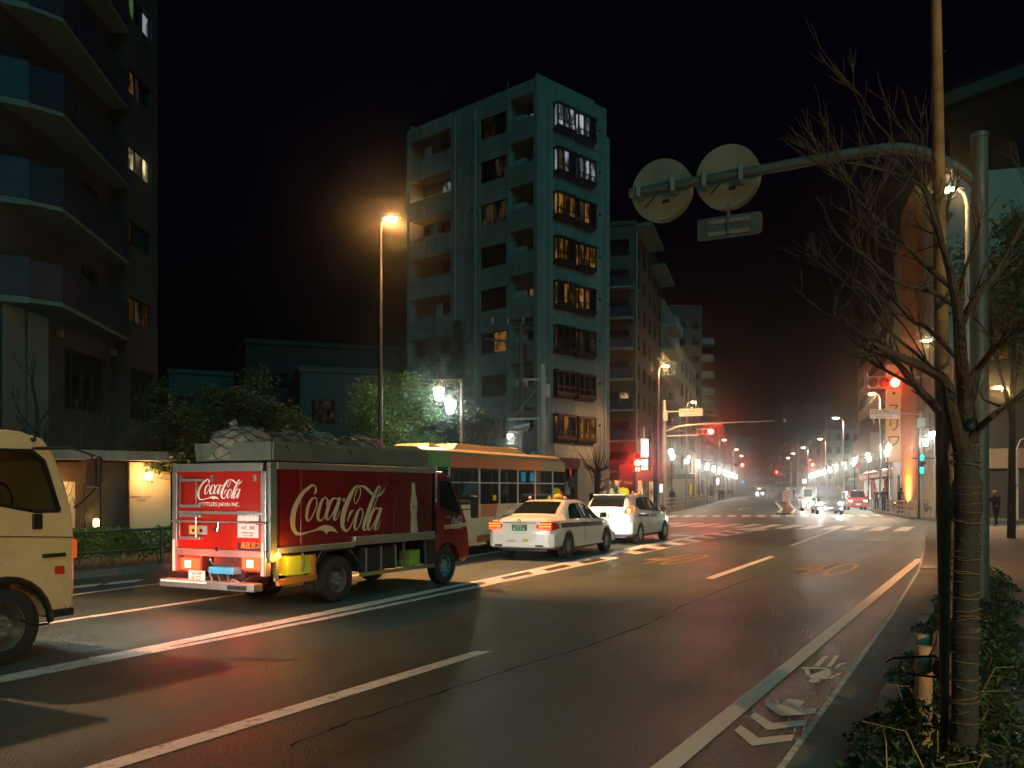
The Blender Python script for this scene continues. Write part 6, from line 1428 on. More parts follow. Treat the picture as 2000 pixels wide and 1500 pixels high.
lightbox('white lit menu board near the standing person', 1291, 945, 962, 70, 7, WHITEBOX, 'お食事')
lightbox('yellow lit banner beside the garage shutter', 1349, 945, 968, 92, 6, emis('yellow_banner', (1., .75, .05), .9))
lightbox('white lit pillar board far along the left pavement', 1402, 934, 946, 130, 5, WHITEBOX)
lightbox('lilac banner along the left guard rail', 1373, 938, 962, 96, 5, emis('lilac_banner', (.5, .4, .9), .35))
lightbox('white lit box above the oncoming cars', 1571, 936, 944, 120, 8, WHITEBOX)
lightbox('blue lit round board far on the left', 1451, 938, 944, 180, 6, emis('blue_board', (.1, .5, 1.), 2.0))
sb = lightbox('red lettered bistro awning board under the red walking signal', 1222, 908, 952, 62, 26, mat('dark_red_board', (.12, .015, .02), .6), None, 'shop_awning')
text('lettering', 'F rou', mat('pale_lettering', (.8, .72, .66)), .42, sb, frame(Vector((0, -.03, .35)), (1, 0, 0), (0, 0, 1)), .004)
# no-entry style round sign and small street bits on the far right
o = thing('round_sign', 'round red rimmed sign on a thin post by the pink canopy', 'sign', flat(P(1676, 955, 80))); MB().tube([(0, 0, 0), (0, 0, 4)], .035, 8).build('post', STEEL, o); MB().lathe([(.3, -.02), (.3, .02), (.01, .02)], 18, (0, -.06, 3.7), 'y').build('disc', mat('red_sign', (.4, .1, .1), .5), o)

# ---------------------------------------------------------------- sign gantry over the near lanes, seen from behind
gp = Vector((6.24, 12.3, .09)); ga_ = thing('sign_gantry', 'grey post and long arm carrying two round signs seen from behind', 'sign gantry', gp)
TEALST = mat('weathered_teal_steel', (.06, .1, .1), .55, .3, ns=2, var=.2)
nn_ = Vector((-DY, DX, 0)); ht = 6.42
MB().tube([(0, 0, 0), (0, 0, 6.35)], [.12, .105], 16).build('post', TEALST, ga_, smooth=True); MB().lathe([(.01, 6.45), (.115, 6.4), (.118, 6.34), (.01, 6.33)], 16).build('post_cap', TEALST, ga_)
MB().tube(catmull([(0, 0, 5.7), tuple(nn_ * .35 + Z * 6.05), tuple(nn_ * .9 + Z * 6.36), tuple(nn_ * 1.6 + Z * 6.42), tuple(nn_ * 3.2 + Z * 6.4), tuple(nn_ * 4.9 + Z * 6.37)], 4), .075, 14).build('arm', TEALST, ga_, smooth=True)
MB().lathe([(.085, -.06), (.09, 0), (.085, .06), (.01, .07)], 14).build('arm_cap', TEALST, ga_).location = nn_ * 4.9 + Z * 6.37
DISCB = mat('sign_back', (.13, .16, .13), .6, ns=1.5, var=.2); dd = Vector((DX, DY, 0))
for px_, py_, lab in ((1283, 372, 0), (1413, 346, 1)):
    r_ = (px_ - 1000) / FP; a_ = (gp.x - r_ * gp.y) / (DY + r_ * DX); Yc = gp.y + a_ * DX; zc_ = HC - (py_ - HZ) / FP * (Yc + .2) - .09
    c = nn_ * a_ + dd * .18 + Z * zc_
    mb = MB(); rr = .49
    ring = lambda o_, q: [c + dd * o_ + (nn_ * math.cos(t) + Z * math.sin(t)) * q for t in [2 * math.pi * i / 36 for i in range(36)]]
    mb.loft([ring(0, rr - .02), ring(.0, rr), ring(.16, rr), ring(.17, rr - .03)]); dsk = mb.build('round_sign_box', DISCB, ga_, smooth=True)
    for k in (-.28, .28): 
        MB().bar(c + nn_ * k - dd * .27 + Z * (6.39 - zc_ - .12), c + nn_ * k - dd * .27 + Z * (6.39 - zc_ + .12), .06, .07).build('clamp', TEALST, ga_); MB().bar(c + nn_ * k - dd * .02 + Z * (6.39 - zc_ - .1), c + nn_ * k - dd * .25 + Z * (6.39 - zc_ - .1), .05, .05).build('clamp_bolt', STEEL, ga_)
    MB().tube([c + nn_ * .05 - dd * .01 + Z * (-.05), c + nn_ * .12 - dd * .05 - Z * .14, c + nn_ * .25 - dd * .03 - Z * .26], .01, 6).build('sign_cable', BLACK, ga_)
    MB().bar(c - nn_ * .04 - dd * .012 - Z * .2, c - nn_ * .14 - dd * .012 - Z * .2, .03, .05).build('junction_box', BLACK, ga_)
    MB().ball(c + nn_ * -.02 - Z * (rr + .0) + dd * .05, .012, 8, 6).build('bolt', CHROME, ga_)
    if lab:
        cc = c - nn_ * .02 - Z * .76; w_, h_ = .5, .17; rc = []
        for sx_, sz_, a0 in ((1, 1, 0), (-1, 1, 90), (-1, -1, 180), (1, -1, 270)):
            for k in range(4): t = R(a0 + 30 * k); rc.append(cc + nn_ * (sx_ * (w_ - .05) + .05 * math.cos(t)) + Z * (sz_ * (h_ - .05) + .05 * math.sin(t)) + dd * .05)
        MB().prism(rc, dd * .02).build('plate_sign', TEALST, ga_)
        for k in (-.09, .09): MB().bar(cc - nn_ * .32 + Z * k + dd * .04, cc + nn_ * .32 + Z * k + dd * .04, .02, .06).build('plate_rail', ALU, ga_)
        MB().bar(cc + Z * .32 + dd * .02, cc - Z * .13 + dd * .02, .06, .03, nn_).build('plate_hanger', TEALST, ga_)

# ---------------------------------------------------------------- poles, rails, small street furniture
def upole(label, px_, ytop, Y, r, m, name='utility_pole'):
    p = P(px_, ytop, Y); o = thing(name, label, 'utility pole', (p.x, Y, .1)); MB().tube([(0, 0, 0), (0, 0, p.z - .1)], [r, r * .72], 12).build('pole', m, o, smooth=True); return o, p.z
CP = mat('concrete_pole', (.36, .35, .32), .8, ns=3)
u1, zt = upole('pale concrete utility pole in front of the tower', 1060, 712, 42, .17, CP)
for z_, l_ in ((zt - .8, .9), (zt - 2.6, 1.6)): MB().bar((-l_, 0, z_), (.2, 0, z_ + .05), .07, .09).build('cross_arm', CP, u1)
MB().tube([(-1.5, 0, zt - 2.7), (-.1, 0, zt - 1.0)], .02, 6).build('stay', STEEL, u1); MB().cyl((.22, 0, zt - 1.6), (.22, 0, zt - 1.0), .12, n=12).build('insulator', PALEST, u1); MB().cyl((-1.3, 0, zt - 3.0), (-.6, 0, zt - 2.85), .14, n=12).build('transformer', STEEL, u1)
for k in range(2): MB().tube([(.18 + .07 * k, -.1, .3), (.2 + .07 * k, -.1, 3.4)], .035, 8).build('conduit', STEEL, u1)
MB().tube([(.1, -.1, 2.9), (-.5, -.1, 3.3), (-.62, -.1, 2.9)], .06, 8).build('bent_pipe', CP, u1, smooth=True)
u2, zt2 = upole('dark utility pole standing against the tower wall', 1018, 628, 48, .16, mat('dark_wood_pole', (.06, .06, .055), .8))
for z_ in (zt2 - .3, zt2 - 1.1): MB().bar((-2.0, 0, z_ + .1), (.6, 0, z_ - .15), .08, .1).build('cross_arm', DKSTEEL, u2)
for k in range(3): MB().cyl((-1.5 + k * .8, 0, zt2 - .2), (-1.5 + k * .8, 0, zt2 + .1), .05, n=8).build('insulator', CP, u2)
MB().cyl((.35, 0, zt2 - 2.2), (.35, 0, zt2 - 1.3), .22, n=12).build('transformer', DKSTEEL, u2)
o = thing('wall_flood_lamp', 'small white lamp glowing low on the tower left wall', 'lamp', P(997, 850, 46)); MB().blob((0, 0, 0), (.14, .14, .07), 10, 6).build('lens', emis('flood_lens', (1., .95, .8), 60), o); MB().bar((0, 0, .1), (.6, .1, .2), .04, .04).build('arm', DKSTEEL, o); lamp('POINT', 'flood_light', (0, -.2, -.2), (1., .92, .75), 240, o, .1)
u3, zt3 = upole('beige utility pole with meter box at the right edge', 1977, 868, 46, .16, mat('beige_pole', (.42, .33, .24)))
MB().box(-.2, .12, -.28, -.1, 1.9, 3.5).build('meter_box', PALEST, u3, bevel=.02); MB().tube([(.15, -.1, zt3 - .4), (.3, -.15, zt3 + .1), (.8, -.2, zt3 + .3)], .025, 8).build('lamp_arm', PALEST, u3, smooth=True); MB().box(-.08, .08, -.2, -.15, 1.3, 1.75).build('orange_notice', mat('orange_notice', (.8, .3, .02), .5), u3); MB().cyl((.2, -.1, .1), (.2, -.1, 2.6), .06, n=8).build('conduit', PALEST, u3)
def guard_rail(label, pts, h=.95, m=None, step=2.0, rails=(.9, .55, .3), infill=0):
    o = thing('guard_rail', label, 'guard rail', pts[0]); o0_ = Vector(pts[0]); m = m or STEEL
    for p, q in zip(pts, pts[1:]):
        p, q = Vector(p) - o0_, Vector(q) - o0_; n = max(1, round((q - p).length / step))
        for i in range(n + 1): c = p.lerp(q, i / n); MB().cyl(c, c + Z * h, .045, n=8).build('post', m, o)
        for z_ in rails: MB().tube([p + Z * z_, q + Z * z_], .028, 8).build('rail', m, o)
        for i in range(n * infill): c = p.lerp(q, (i + .5) / (n * infill)); MB().bar(c + Z * rails[-1], c + Z * rails[0], .02, .02).build('baluster', m, o)
    return o
gl = lk[5] + N2 * .35
guard_rail('pipe guard rail along the far left kerb past the crossing', [flat(gl + D2 * 2), flat(gl + D2 * 22)], .98, mat('pale_rail', (.36, .34, .3), .5, .4), 2, (.92, .6, .3), 3)
guard_rail('pale guard rail on the far left kerb farther along', [flat(gl + D2 * 26), flat(gl + D2 * 44)], .95, MATS['pale_rail'], 3, (.9, .5), 1)
gr = rk0 - N2 * .35
guard_rail('pale pink guard rail at the far right corner beside the pole', [flat(gr + D2 * .8), flat(gr + D2 * 9)], .95, mat('pinkish_rail', (.5, .34, .3), .5, .3), 2, (.9, .6, .3), 3)
guard_rail('guard rail on the far right kerb beside the red car', [flat(gr + D2 * 11), flat(gr + D2 * 24)], .95, MATS['pinkish_rail'], 2, (.9, .6, .3), 2)
TEALR = mat('teal_green_rail', (.04, .12, .1), .4, .3)
guard_rail('dark green pipe rail in front of the left hedge', [ST(-1, 16.35, .1), ST(19, 16.5, .1)], .82, TEALR, 2.45, (.78, .36))
o = thing('delineator_board', 'orange and white delineator board on the median island', 'traffic board', flat(G(1537, 1003)))
MB().box(-.11, .11, -.06, .06, 0, .75).build('base_post', mat('orange_plastic', (.85, .22, .03), .5), o, bevel=.03); MB().box(-.3, .3, -.03, .03, .75, 1.5).build('board', mat('pink_white_board', (.75, .55, .5), .5), o, bevel=.08)
for k in range(4): MB().bar((-.24, -.04, .82 + k * .17), (.24, -.04, .95 + k * .17), .012, .06).build('board_stripe', mat('red_stripe', (.6, .06, .04), .5), o)
o = thing('shutter_box', 'pale roll shutter garage front behind the standing person', 'garage', (P(1318, 955, 96).x - 2.0, 96, .1)); MB().box(0, 4.1, 0, 2, 0, 3.2).build('box', WALLW, o)
for k in range(14): MB().box(.3, 3.8, -.05 - .008 * (k % 2), 0, .05 + k * .19, .05 + k * .19 + .18).build('shutter_slat', mat('shutter_grey', (.36, .36, .3), .5, .3), o)
o = thing('wall_panel_sign', 'blank pale box sign above the garage shutter', 'sign', P(1307, 934, 94)); MB().box(-.6, .6, 0, .4, 0, 1.3).build('case', WALLW, o, bevel=.02)
# garden lamp by the entrance
gb = P(188, 955, 24); o = thing('garden_lamp', 'small round garden lamp glowing on the clipped mound', 'lamp', (gb.x, 24, .1)); MB().cyl((0, 0, 0), (0, 0, .68), .04, n=8).build('post', DKSTEEL, o); MB().lathe([(.05, .66), (.075, .69), (.08, .84), (.05, .88)], 12).build('globe', emis('garden_globe', (1., .6, .2), 14), o, smooth=True); lamp('POINT', 'garden_light', (.0, -.25, .95), (1., .55, .16), 26, o, .08)

# ---------------------------------------------------------------- people
DK = cloth('black', (.012, .013, .015)); DKB = cloth('dark_navy', (.015, .02, .035)); GR = cloth('grey', (.09, .09, .09))
def at(px_, Y): v = P(px_, 955, Y); v.z = .11; return v
person('person', 'person in dark hooded coat standing at the left rail by the shutter', at(1313, 84), R(70), 1.72, DK, DK, hood=True)
person('person', 'person in dark coat bending forward on the right pavement by the trunk', at(1946, 41), R(200), 1.62, DKB, DK, mat('grey_hair', (.2, .18, .16), .6), stride=.08, bend=.05, arms=.35)
for i, (lab, px_, Y, tp, st_, hd) in enumerate((('person in black waiting behind the right guard rail, leftmost of three', 1712, 70, DK, .0, 250), ('tall person in black behind the right guard rail, middle of three', 1726, 66, DK, .06, 230), ('person with orange backpack behind the right guard rail, rightmost of three', 1759, 62, DKB, .05, 120), ('walker in black far along the left pavement, nearest of two', 1411, 128, DK, .1, 260), ('walker in grey far along the left pavement, beside the black one', 1405, 134, GR, .08, 260), ('walker in dark clothes beside the far left shops', 1423, 150, DKB, .1, 80), ('distant walker in grey near the far left lanterns', 1430, 168, GR, .06, 80), ('distant walker in black on the far right pavement', 1551, 150, DK, .08, 260))):
    person('person', lab, at(px_, Y), R(hd), 1.7 + .03 * (i % 3), tp, DK, stride=st_, bag=mat('orange_bag', (.7, .3, .05), .6) if 'backpack' in lab else None)
for i in range(2):
    o = thing('parked_bicycle', 'bicycle leaning inside the right guard rail, %s' % ('nearer to the pole' if i else 'farther from the pole'), 'bicycle', flat(gr - N2 * .9 + D2 * (5.5 - 3 * i)), HEAD2 + R(8))
    for x in (-.5, .5): MB().lathe([(.31, -.015), (.33, 0), (.31, .015), (.3, 0)], 20, (x, 0, .33), 'y', closed=True).build('wheel', RUBBER, o)
    MB().tube([(-.5, 0, .33), (-.15, 0, .75), (.38, 0, .78), (.5, 0, .33)], .016, 6).build('frame', DKSTEEL, o); MB().tube([(-.15, 0, .75), (0, 0, .3), (.38, 0, .75)], .016, 6).build('down_tube', DKSTEEL, o); MB().box(-.3, -.05, -.06, .06, .82, .87).build('saddle', BLACK, o, bevel=.02); MB().tube([(.36, -.25, 1.0), (.4, 0, .98), (.36, .25, 1.0)], .014, 6).build('handlebar', DKSTEEL, o)
# ---------------------------------------------------------------- greenery
def leafmesh(pts, size, rnd, aspect=.5, bend=.25):
    v = []; f = []
    for p in pts:
        a = rnd.uniform(0, 2 * math.pi); el = rnd.uniform(-.7, .9); d = Vector((math.cos(a) * math.cos(el), math.sin(a) * math.cos(el), math.sin(el)))
        s = size * rnd.choice((.5, .75, .9, 1., 1.1, 1.5)) * rnd.uniform(.85, 1.15); sd = d.cross(Vector((rnd.uniform(-1, 1), rnd.uniform(-1, 1), 1))).normalized() * s * aspect; n = sd.cross(d).normalized() * s * bend
        k = len(v); p = Vector(p)
        v += [p, p + d * s * .5 + sd * .5 + n * .5, p + d * s, p + d * s * .5 - sd * .5 + n * .5]; f += [(k, k + 1, k + 2), (k, k + 2, k + 3)]
    me = bpy.data.meshes.new('leaves'); me.from_pydata([tuple(x) for x in v], [], f); return me
def leafy_tree(name, label, base, h, crown_c, crown_r, n, size, m, seed, clumps=26, group=None, cat='tree', aspect=.5):
    rnd = random.Random(seed); o = thing(name, label, cat, base, 0, group); mb = MB(); cc = Vector(crown_c)
    top = Vector((cc.x * .6, cc.y * .6, cc.z)); mb.tube([(0, 0, 0), (0.03, 0, h * .25), tuple(top * .55), tuple(top)], [.14, .12, .09, .04], 8)
    cl = []
    for i in range(clumps):
        while True:
            q = Vector((rnd.uniform(-1, 1), rnd.uniform(-1, 1), rnd.uniform(-1, 1)))
            if .35 < q.length < 1: break
        c = cc + Vector((q.x * crown_r[0], q.y * crown_r[1], q.z * crown_r[2])); cl.append((c, rnd.uniform(.18, .36)))
        if i < 12: st_ = Vector((0.02, 0, h * .3)).lerp(top, rnd.random()); mb.tube([st_, st_.lerp(c, .5) + Vector((0, 0, .1)), c], [.045, .03, .012], 5)
    mb.build('trunk', BARK, o, smooth=True)
    pts = []
    for i in range(n):
        c, r = rnd.choice(cl); g = Vector((rnd.gauss(0, 1), rnd.gauss(0, 1), rnd.gauss(0, .85))); pts.append(c + g * r * .62 * (crown_r[0] + crown_r[2]) / 2.2)
    me = leafmesh(pts, size, rnd, aspect); me.materials.append(m); link('crown', me, o)
    return o
def tb(px_, Y): v = P(px_, 955, Y); v.z = .1; return v
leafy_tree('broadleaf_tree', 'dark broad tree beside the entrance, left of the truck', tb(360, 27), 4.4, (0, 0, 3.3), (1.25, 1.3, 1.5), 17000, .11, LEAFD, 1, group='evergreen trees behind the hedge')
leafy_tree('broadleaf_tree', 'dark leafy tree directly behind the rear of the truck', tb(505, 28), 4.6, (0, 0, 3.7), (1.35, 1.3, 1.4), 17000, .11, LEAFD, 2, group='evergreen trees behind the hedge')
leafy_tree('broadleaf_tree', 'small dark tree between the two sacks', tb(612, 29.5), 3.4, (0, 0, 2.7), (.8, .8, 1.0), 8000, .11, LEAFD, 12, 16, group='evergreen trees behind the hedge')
leafy_tree('broadleaf_tree', 'bright green lamplit tree behind the front of the truck', tb(768, 31), 5.6, (0, 0, 3.75), (1.35, 1.3, 1.75), 20000, .115, LEAF, 3, 34, group='evergreen trees behind the hedge', aspect=.4)
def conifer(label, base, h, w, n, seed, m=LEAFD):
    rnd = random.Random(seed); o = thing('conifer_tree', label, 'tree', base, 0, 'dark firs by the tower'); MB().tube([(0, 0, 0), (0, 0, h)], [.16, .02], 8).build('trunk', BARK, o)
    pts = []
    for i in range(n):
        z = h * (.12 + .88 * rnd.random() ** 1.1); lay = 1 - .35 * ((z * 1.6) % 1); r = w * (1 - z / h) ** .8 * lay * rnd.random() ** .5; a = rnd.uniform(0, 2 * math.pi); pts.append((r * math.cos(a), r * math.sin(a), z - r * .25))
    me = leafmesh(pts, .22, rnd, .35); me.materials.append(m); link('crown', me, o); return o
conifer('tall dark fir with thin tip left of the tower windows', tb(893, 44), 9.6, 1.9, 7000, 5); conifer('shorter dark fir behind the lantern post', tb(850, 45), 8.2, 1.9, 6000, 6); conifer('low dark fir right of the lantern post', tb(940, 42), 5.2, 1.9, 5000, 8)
leafy_tree('broadleaf_tree', 'leafy tree glimpsed at the right edge behind the sign post', tb(1975, 31), 11, (0.4, .5, 8.3), (2.0, 2.0, 2.6), 9000, .22, LEAF, 21, 34)
leafy_tree('potted_shrub', 'dark potted shrub at the tower shop door', tb(1112, 52), 1.6, (0, 0, 1.0), (.45, .45, .55), 1600, .14, LEAFD, 23, 10, cat='shrub')

# hedge on the left behind the pipe rail
rnd = random.Random(9); hd = thing('hedge', 'clipped green hedge behind the pipe rail at the left kerb', 'hedge', ST(0, 17.0, .1)); pts = []
for i in range(26000):
    s_ = rnd.uniform(-1, 18.5); t_ = rnd.uniform(-.42, .42); z_ = .16 + .62 * rnd.random() ** .8; e = .06 * math.sin(s_ * 2.1) + .05 * math.sin(s_ * 5.3)
    if abs(t_) < .3 and z_ < .6 and rnd.random() < .6: t_ = math.copysign(.42, t_) * rnd.uniform(.8, 1.05)
    pts.append(ST(s_, t_ * (1 + e), z_ + e * .7))
me = leafmesh(pts, .075, rnd, .6, .2); me.materials.append(mat('hedge_leaf', (.1, .22, .04), .42, var=.5, ns=3)); link('foliage', me, hd)
mb = MB()
for i in range(60):
    s_ = rnd.uniform(-1, 18.5); b0 = ST(s_, rnd.uniform(-.15, .15), 0)
    for k in range(5): mb.tube([b0, b0 + Vector((rnd.uniform(-.12, .12), rnd.uniform(-.12, .12), .2)), b0 + Vector((rnd.uniform(-.3, .3), rnd.uniform(-.3, .3), rnd.uniform(.35, .5)))], [.012, .009, .005], 4)
tag(mb.build('stems', mat('hedge_stem', (.3, .26, .18), .8), hd), kind='stuff')
mo = thing('clipped_mound', 'clipped grassy mound lit orange by the garden lamp', 'shrub', tb(205, 24.2)); pts = []
for i in range(5000):
    a, r_ = rnd.uniform(0, 6.28), rnd.random() ** .5; pts.append((r_ * 1.1 * math.cos(a), r_ * .7 * math.sin(a), .62 * (1 - r_ ** 3) * rnd.uniform(.75, 1)))
me = leafmesh(pts, .09, rnd, .3); me.materials.append(LEAF); link('foliage', me, mo)
for px_, Y_, lab in ((118, 24.6, 'bare dark sapling in front of the timber panel'), (165, 25.0, 'thin pale sapling lit by the garden lamp')):
    o = thing('sapling', lab, 'tree', tb(px_, Y_)); mb = MB(); mb.tube([(0, 0, 0), (.03, 0, .9), (.0, 0, 1.8)], [.035, .025, .015], 6)
    for k in range(9): z_ = rnd.uniform(.5, 1.6); a = rnd.uniform(0, 6.28); mb.tube([(.02, 0, z_), (.25 * math.cos(a), .25 * math.sin(a), z_ + .3), (.35 * math.cos(a), .35 * math.sin(a), z_ + .6)], [.014, .009, .004], 5)
    mb.build('branches', BARK, o)

# bare trees: recursive limbs
def twig(mb, p, d, r, l, depth, rnd, spread=.7):
    n = 3; pts = [p]; q = p; dd_ = d
    for i in range(n):
        dd_ = (dd_ + Vector((rnd.uniform(-1, 1), rnd.uniform(-1, 1), rnd.uniform(-.5, 1))) * .16).normalized(); q = q + dd_ * l / n; pts.append(q)
    mb.tube(pts, [r, r * .85, r * .7, r * .5], 5 if r < .02 else 7)
    if depth <= 0: return
    for k in range(rnd.choice((2, 3, 3))):
        t = rnd.uniform(.4, 1.0); s_ = pts[min(n, int(t * n + .5))]; side = Vector((rnd.uniform(-1, 1), rnd.uniform(-.6, .6), rnd.uniform(-.35, .9)))
        twig(mb, s_, (dd_ + side * spread).normalized(), max(.0022, r * .55), l * rnd.uniform(.55, .8), depth - 1, rnd, spread)
YT = 5.3
tr_b = P(1876, 955, YT); ft = thing('bare_street_tree', 'bare wrapped street tree close by on the right', 'tree', (tr_b.x, YT, .09))
T0 = Vector((tr_b.x, YT, .09)); rel = lambda px_, py_, Y=YT: P(px_, py_, Y) - T0
rnd = random.Random(11)
tp_ = [(0, 0, 0), tuple(rel(1884, 1420)), tuple(rel(1885, 1250)), tuple(rel(1888, 1080)), tuple(rel(1889, 960)), tuple(rel(1884, 870))]
WRAP = mat('burlap_wrap', (.022, .03, .028), .9, bump=1., bs=18, ns=9, var=.5)
MB().tube(catmull(tp_, 4), [.076 - .0005 * i for i in range(21)], 14).build('trunk', WRAP, ft, smooth=True)
mb = MB(); limbs = [([(1880, 880), (1862, 838), (1832, 800), (1806, 772), (1783, 748)], .05, .022), ([(1876, 880), (1858, 800), (1845, 745), (1800, 716), (1745, 692), (1700, 668), (1655, 632)], .055, .012), ([(1884, 880), (1884, 780), (1876, 690), (1872, 620), (1858, 540), (1838, 470)], .06, .02), ([(1886, 880), (1910, 840), (1948, 805), (1998, 770)], .035, .014),
                      ([(1880, 760), (1915, 715), (1950, 675), (2010, 650)], .032, .014), ([(1874, 640), (1900, 590), (1940, 540), (1975, 480), (2010, 420)], .03, .008), ([(1858, 560), (1810, 520), (1770, 480), (1725, 440), (1672, 385)], .024, .006), ([(1846, 500), (1822, 420), (1800, 365), (1750, 340), (1695, 325)], .022, .006), ([(1868, 600), (1820, 570), (1760, 555), (1712, 520), (1668, 480)], .02, .006), ([(1870, 700), (1810, 640), (1780, 625), (1725, 560), (1690, 500)], .02, .006), ([(1840, 740), (1800, 700), (1730, 640), (1690, 590), (1645, 545)], .016, .005), ([(1850, 520), (1835, 440), (1815, 380), (1790, 330), (1760, 295)], .014, .004)]
for pl, r0, r1 in limbs:
    dep = [YT + rnd.uniform(-.25, .25) * i / len(pl) * 3 for i in range(len(pl))]; V = [rel(x, y, d_) for (x, y), d_ in zip(pl, dep)]; C_ = catmull([tuple(v) for v in V], 4); n = len(C_)
    r0 *= .78; mb.tube(C_, [r0 + (r1 * .8 - r0) * i / (n - 1) for i in range(n)], 8)
    for k in range(4 if r1 > .01 else 5):
        i = rnd.randrange(n // 3, n - 1); a, b = Vector(C_[i]), Vector(C_[i + 1]); dr = (b - a).normalized()
        twig(mb, a, (dr + Vector((rnd.uniform(-1, 1), rnd.uniform(-.5, .5), rnd.uniform(-.3, .9))) * .8).normalized(), max(.0035, r1 * .6), rnd.uniform(.22, .42), 2, rnd)
    twig(mb, Vector(C_[-1]), (Vector(C_[-1]) - Vector(C_[-3])).normalized(), r1, .38, 3, rnd)
mb.build('limbs', BARK, ft, smooth=True)
ROPE = mat('straw_rope', (.13, .115, .07), .9); mb = MB()
for k in range(46):
    z_ = rnd.uniform(.3, 1.95); tz = [v for v in catmull(tp_, 4)]; c = min(tz, key=lambda v: abs(v[2] - z_)); tl_ = rnd.uniform(-.25, .25); ph = rnd.uniform(0, 6.28); span = rnd.uniform(2.5, 5.5)
    mb.tube([Vector((c[0], c[1], z_)) + Vector((.079 * math.cos(ph + span * i / 12), .079 * math.sin(ph + span * i / 12), .102 * tl_ * math.cos(span * i / 12 * 1.1) + rnd.uniform(-.004, .004))) for i in range(13)], .0032, 4)
mb.build('rope_wrapping', ROPE, ft)
MB().tube([rel(1893, 965), rel(1900, 1000), rel(1903, 1040), rel(1895, 1080)], .008, 6).build('loose_rope', ROPE, ft, smooth=True)
for z0_, z1_ in ((1.5, 1.72), (.72, .9)):
    c = min(catmull(tp_, 4), key=lambda v: abs(v[2] - z0_)); MB().lathe([(.07, z0_), (.082, z0_ + .03), (.08, (z0_ + z1_) / 2), (.082, z1_ - .03), (.07, z1_)], 14, (c[0], c[1], 0)).build('black_band', RUBBER, ft, smooth=True)
# the tall wooden stake pole tied to it
WOOD = mat('weathered_stake_wood', (.12, .088, .042), .8, bump=.6, bs=14, ns=5, var=.55)
pb = P(1852, 955, 5.55); wp = thing('wooden_pole', 'tall tapering wooden pole tied beside the wrapped tree', 'pole', (pb.x, 5.55, .09)); W0 = Vector((pb.x, 5.55, .09)); rl = lambda x, y: P(x, y, 5.55) - W0
MB().tube([(0, 0, 0), rl(1851, 1400), rl(1848, 1150), rl(1846, 1000), rl(1842, 800), rl(1836, 500), rl(1832, 250), rl(1828, 2)], [.04, .042, .046, .05, .046, .038, .035, .03], 14).build('shaft', WOOD, wp, smooth=True)
for y_ in (985, 1010): MB().lathe([(.046, -.03), (.051, 0), (.046, .03)], 12, rl(1850, y_)).build('black_tie', BLACK, wp)
for px_, y_ in ((1840, 105), (1837, 300), (1845, 755)): MB().ball(rl(px_, y_) - Vector((0, .03, 0)), .006, 6, 4).build('nail', BLACK, wp)
# low stakes and cross log
for lab, px_, yt_, Y_ in (('short wooden stake in the leaves, nearer of the two', 1805, 1262, 6.0), ('short wooden stake just behind the nearer one', 1802, 1240, 6.7)):
    p = P(px_, yt_, Y_); o = thing('wooden_stake', lab, 'stake', (p.x, Y_, .09)); h_ = p.z - .09; MB().lathe([(.05, 0), (.052, h_ - .01), (.045, h_), (.01, h_ + .002)], 14).build('stake', mat('pale_stake_wood', (.36, .26, .16), .8, bump=.5, bs=14, ns=4, var=.3), o, smooth=True)
p = P(1839, 1307, 5.6); o = thing('cross_log', 'round log tied across the stakes, sawn end facing us', 'log', p); MB().tube([(0, 0, 0), (.233, .5, .0), (.5, 1.08, .02)], .056, 14).build('log', mat('pale_stake_wood', (.42, .3, .18)), o, smooth=True)
mb = MB(); mb.tube([(-.19, .36, -.02), (-.19, .26, .02), (0, -.0 + .08, .065), (.07, .1, .0), (0, .08, -.065), (-.12, .22, -.07)], .008, 6); mb.build('rubber_tie', BLACK, o, smooth=True); MB().tube([(-.03, .1, .06), (.0, .08, .14), (.03, .1, .22)], .005, 5).build('straw_end', ROPE, o)
MB().tube([(.03, 0, -.05), (.04, -.02, -.12), (.08, -.02, -.2)], .008, 5).build('straw_loop', ROPE, o)

# ground cover along the near kerb
pts = []
def cover_h(s_): return .2 + .08 * math.exp(-((s_ - 6.6) / 1.2) ** 2) + .16 * math.exp(-((s_ - 10.5) / 2.2) ** 2) + .06 * math.sin(s_ * 3.1)
for i in range(24000):
    s_ = 2.6 + 16.5 * rnd.random() ** 1.5; w = .5 + .1 * math.sin(s_ * 2.3) + .06 * math.sin(s_ * 6.1); base = .35 + .016 * max(0, s_ - 4); t_ = base + rnd.uniform(-w, w) * .95; e = 1 - (abs(t_ - base) / w) ** 2
    pts.append(ST(s_, t_, .1 + cover_h(s_) * e * rnd.random() ** .6))
me = leafmesh(pts, .05, rnd, .55, .25); me.materials.append(mat('ivy_leaf', (.022, .045, .012), .5, var=.7, ns=4)); tag(link('ground_cover', me), 'dense low leafy ground cover along the near kerb', 'ground cover', kind='stuff')
mb = MB()
for i in range(45):
    s_ = rnd.uniform(4.8, 9); b0 = ST(s_, rnd.uniform(.2, .7), .2); a = rnd.uniform(0, 6.28); l = rnd.uniform(.18, .4)
    mb.tube([b0, b0 + Vector((math.cos(a) * l * .35, math.sin(a) * l * .35, l * .7)), b0 + Vector((math.cos(a) * l, math.sin(a) * l, l * .75))], [.004, .003, .0015], 4)
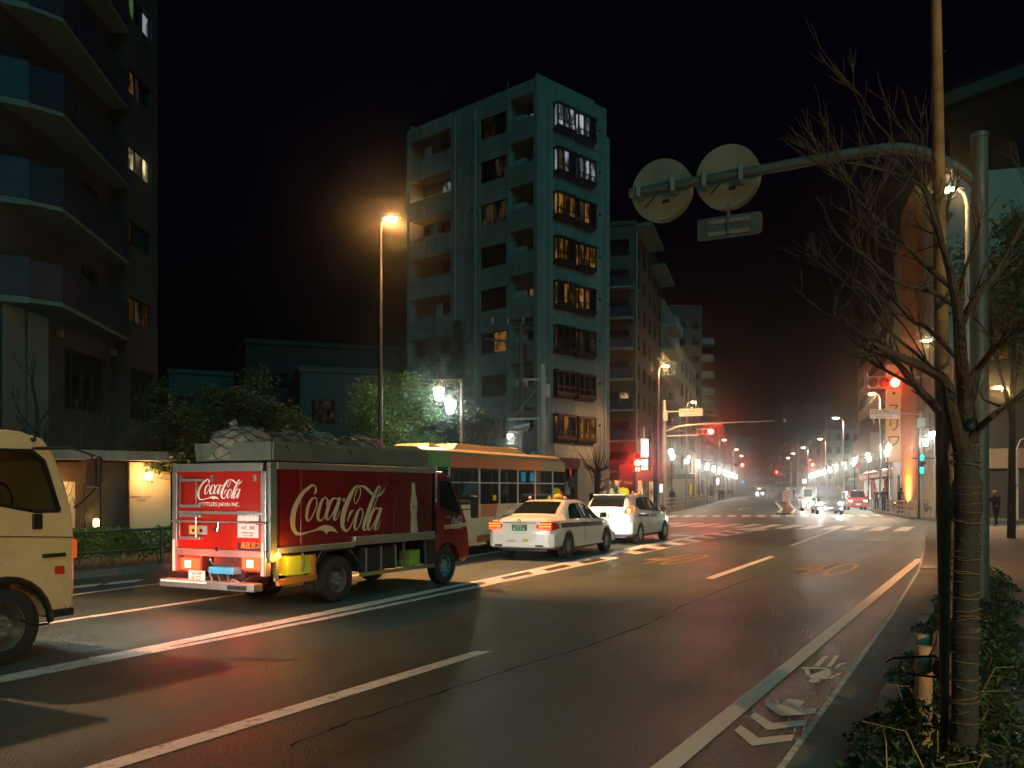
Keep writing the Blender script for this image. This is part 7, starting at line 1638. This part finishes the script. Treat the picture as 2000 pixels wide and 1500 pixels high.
tag(mb.build('dry_stems', mat('dry_stem', (.35, .3, .1), .8)), 'thin dry stems sticking out of the ground cover', 'stems', kind='stuff')

# pollarded street tree by the tower shop and bare saplings by the block
o = thing('pollarded_tree', 'small pollarded bare tree in front of the tower shop', 'tree', tb(1166, 50)); mb = MB(); mb.tube([(0, 0, 0), (0, 0, 1.4), (.05, 0, 2.6)], [.2, .16, .17], 9)
for k in range(46):
    a = rnd.uniform(0, 6.28); el = rnd.uniform(.15, 1.5); d = Vector((math.cos(a) * math.cos(el), math.sin(a) * math.cos(el) * .6, math.sin(el))); z_ = rnd.choice((1.5, 2.0, 2.5, 2.6, 2.6)); p0 = Vector((.04, 0, z_)); l = rnd.uniform(.9, 1.9)
    mb.tube([p0, p0 + d * l * .5, p0 + d * l + Vector((0, 0, .25 * l))], [.035, .02, .006], 5)
mb.build('branches', BARK, o)
for px_, Y_, h_, lab in ((72, 25.2, 5.2, 'bare dark tree by the left block wall, nearer the edge'), (155, 26.0, 4.9, 'bare forked tree by the left block window')):
    o = thing('bare_tree', lab, 'tree', tb(px_, Y_)); mb = MB(); mb.tube([(0, 0, 0), (.05, 0, h_ * .5), (.0, 0, h_ * .75)], [.09, .07, .05], 8)
    for k in range(6): twig(mb, Vector((.02, 0, h_ * rnd.uniform(.5, .75))), Vector((rnd.uniform(-1, 1), rnd.uniform(-.5, .5), .9)).normalized(), .03, .8, 2, rnd)
    mb.build('branches', BARK, o)

# ---------------------------------------------------------------- haze volume added to give the lamps bloom-like halos
mb = MB(); mb.box(-250, 430, -110, 700, -1.1, 46)
hz = mb.build('halo_haze', bpy.data.materials.new('halo_haze_volume')); tag(hz, kind='stuff')
hm = hz.data.materials[0]; hm.use_nodes = True; hn = hm.node_tree.nodes; hn.remove(hn['Principled BSDF'])
pvn = hn.new('ShaderNodeVolumePrincipled'); pvn.inputs['Color'].default_value = (.85, .92, .95, 1); pvn.inputs['Density'].default_value = .002; pvn.inputs['Anisotropy'].default_value = .978
hm.node_tree.links.new(pvn.outputs[0], hn['Material Output'].inputs['Volume'])
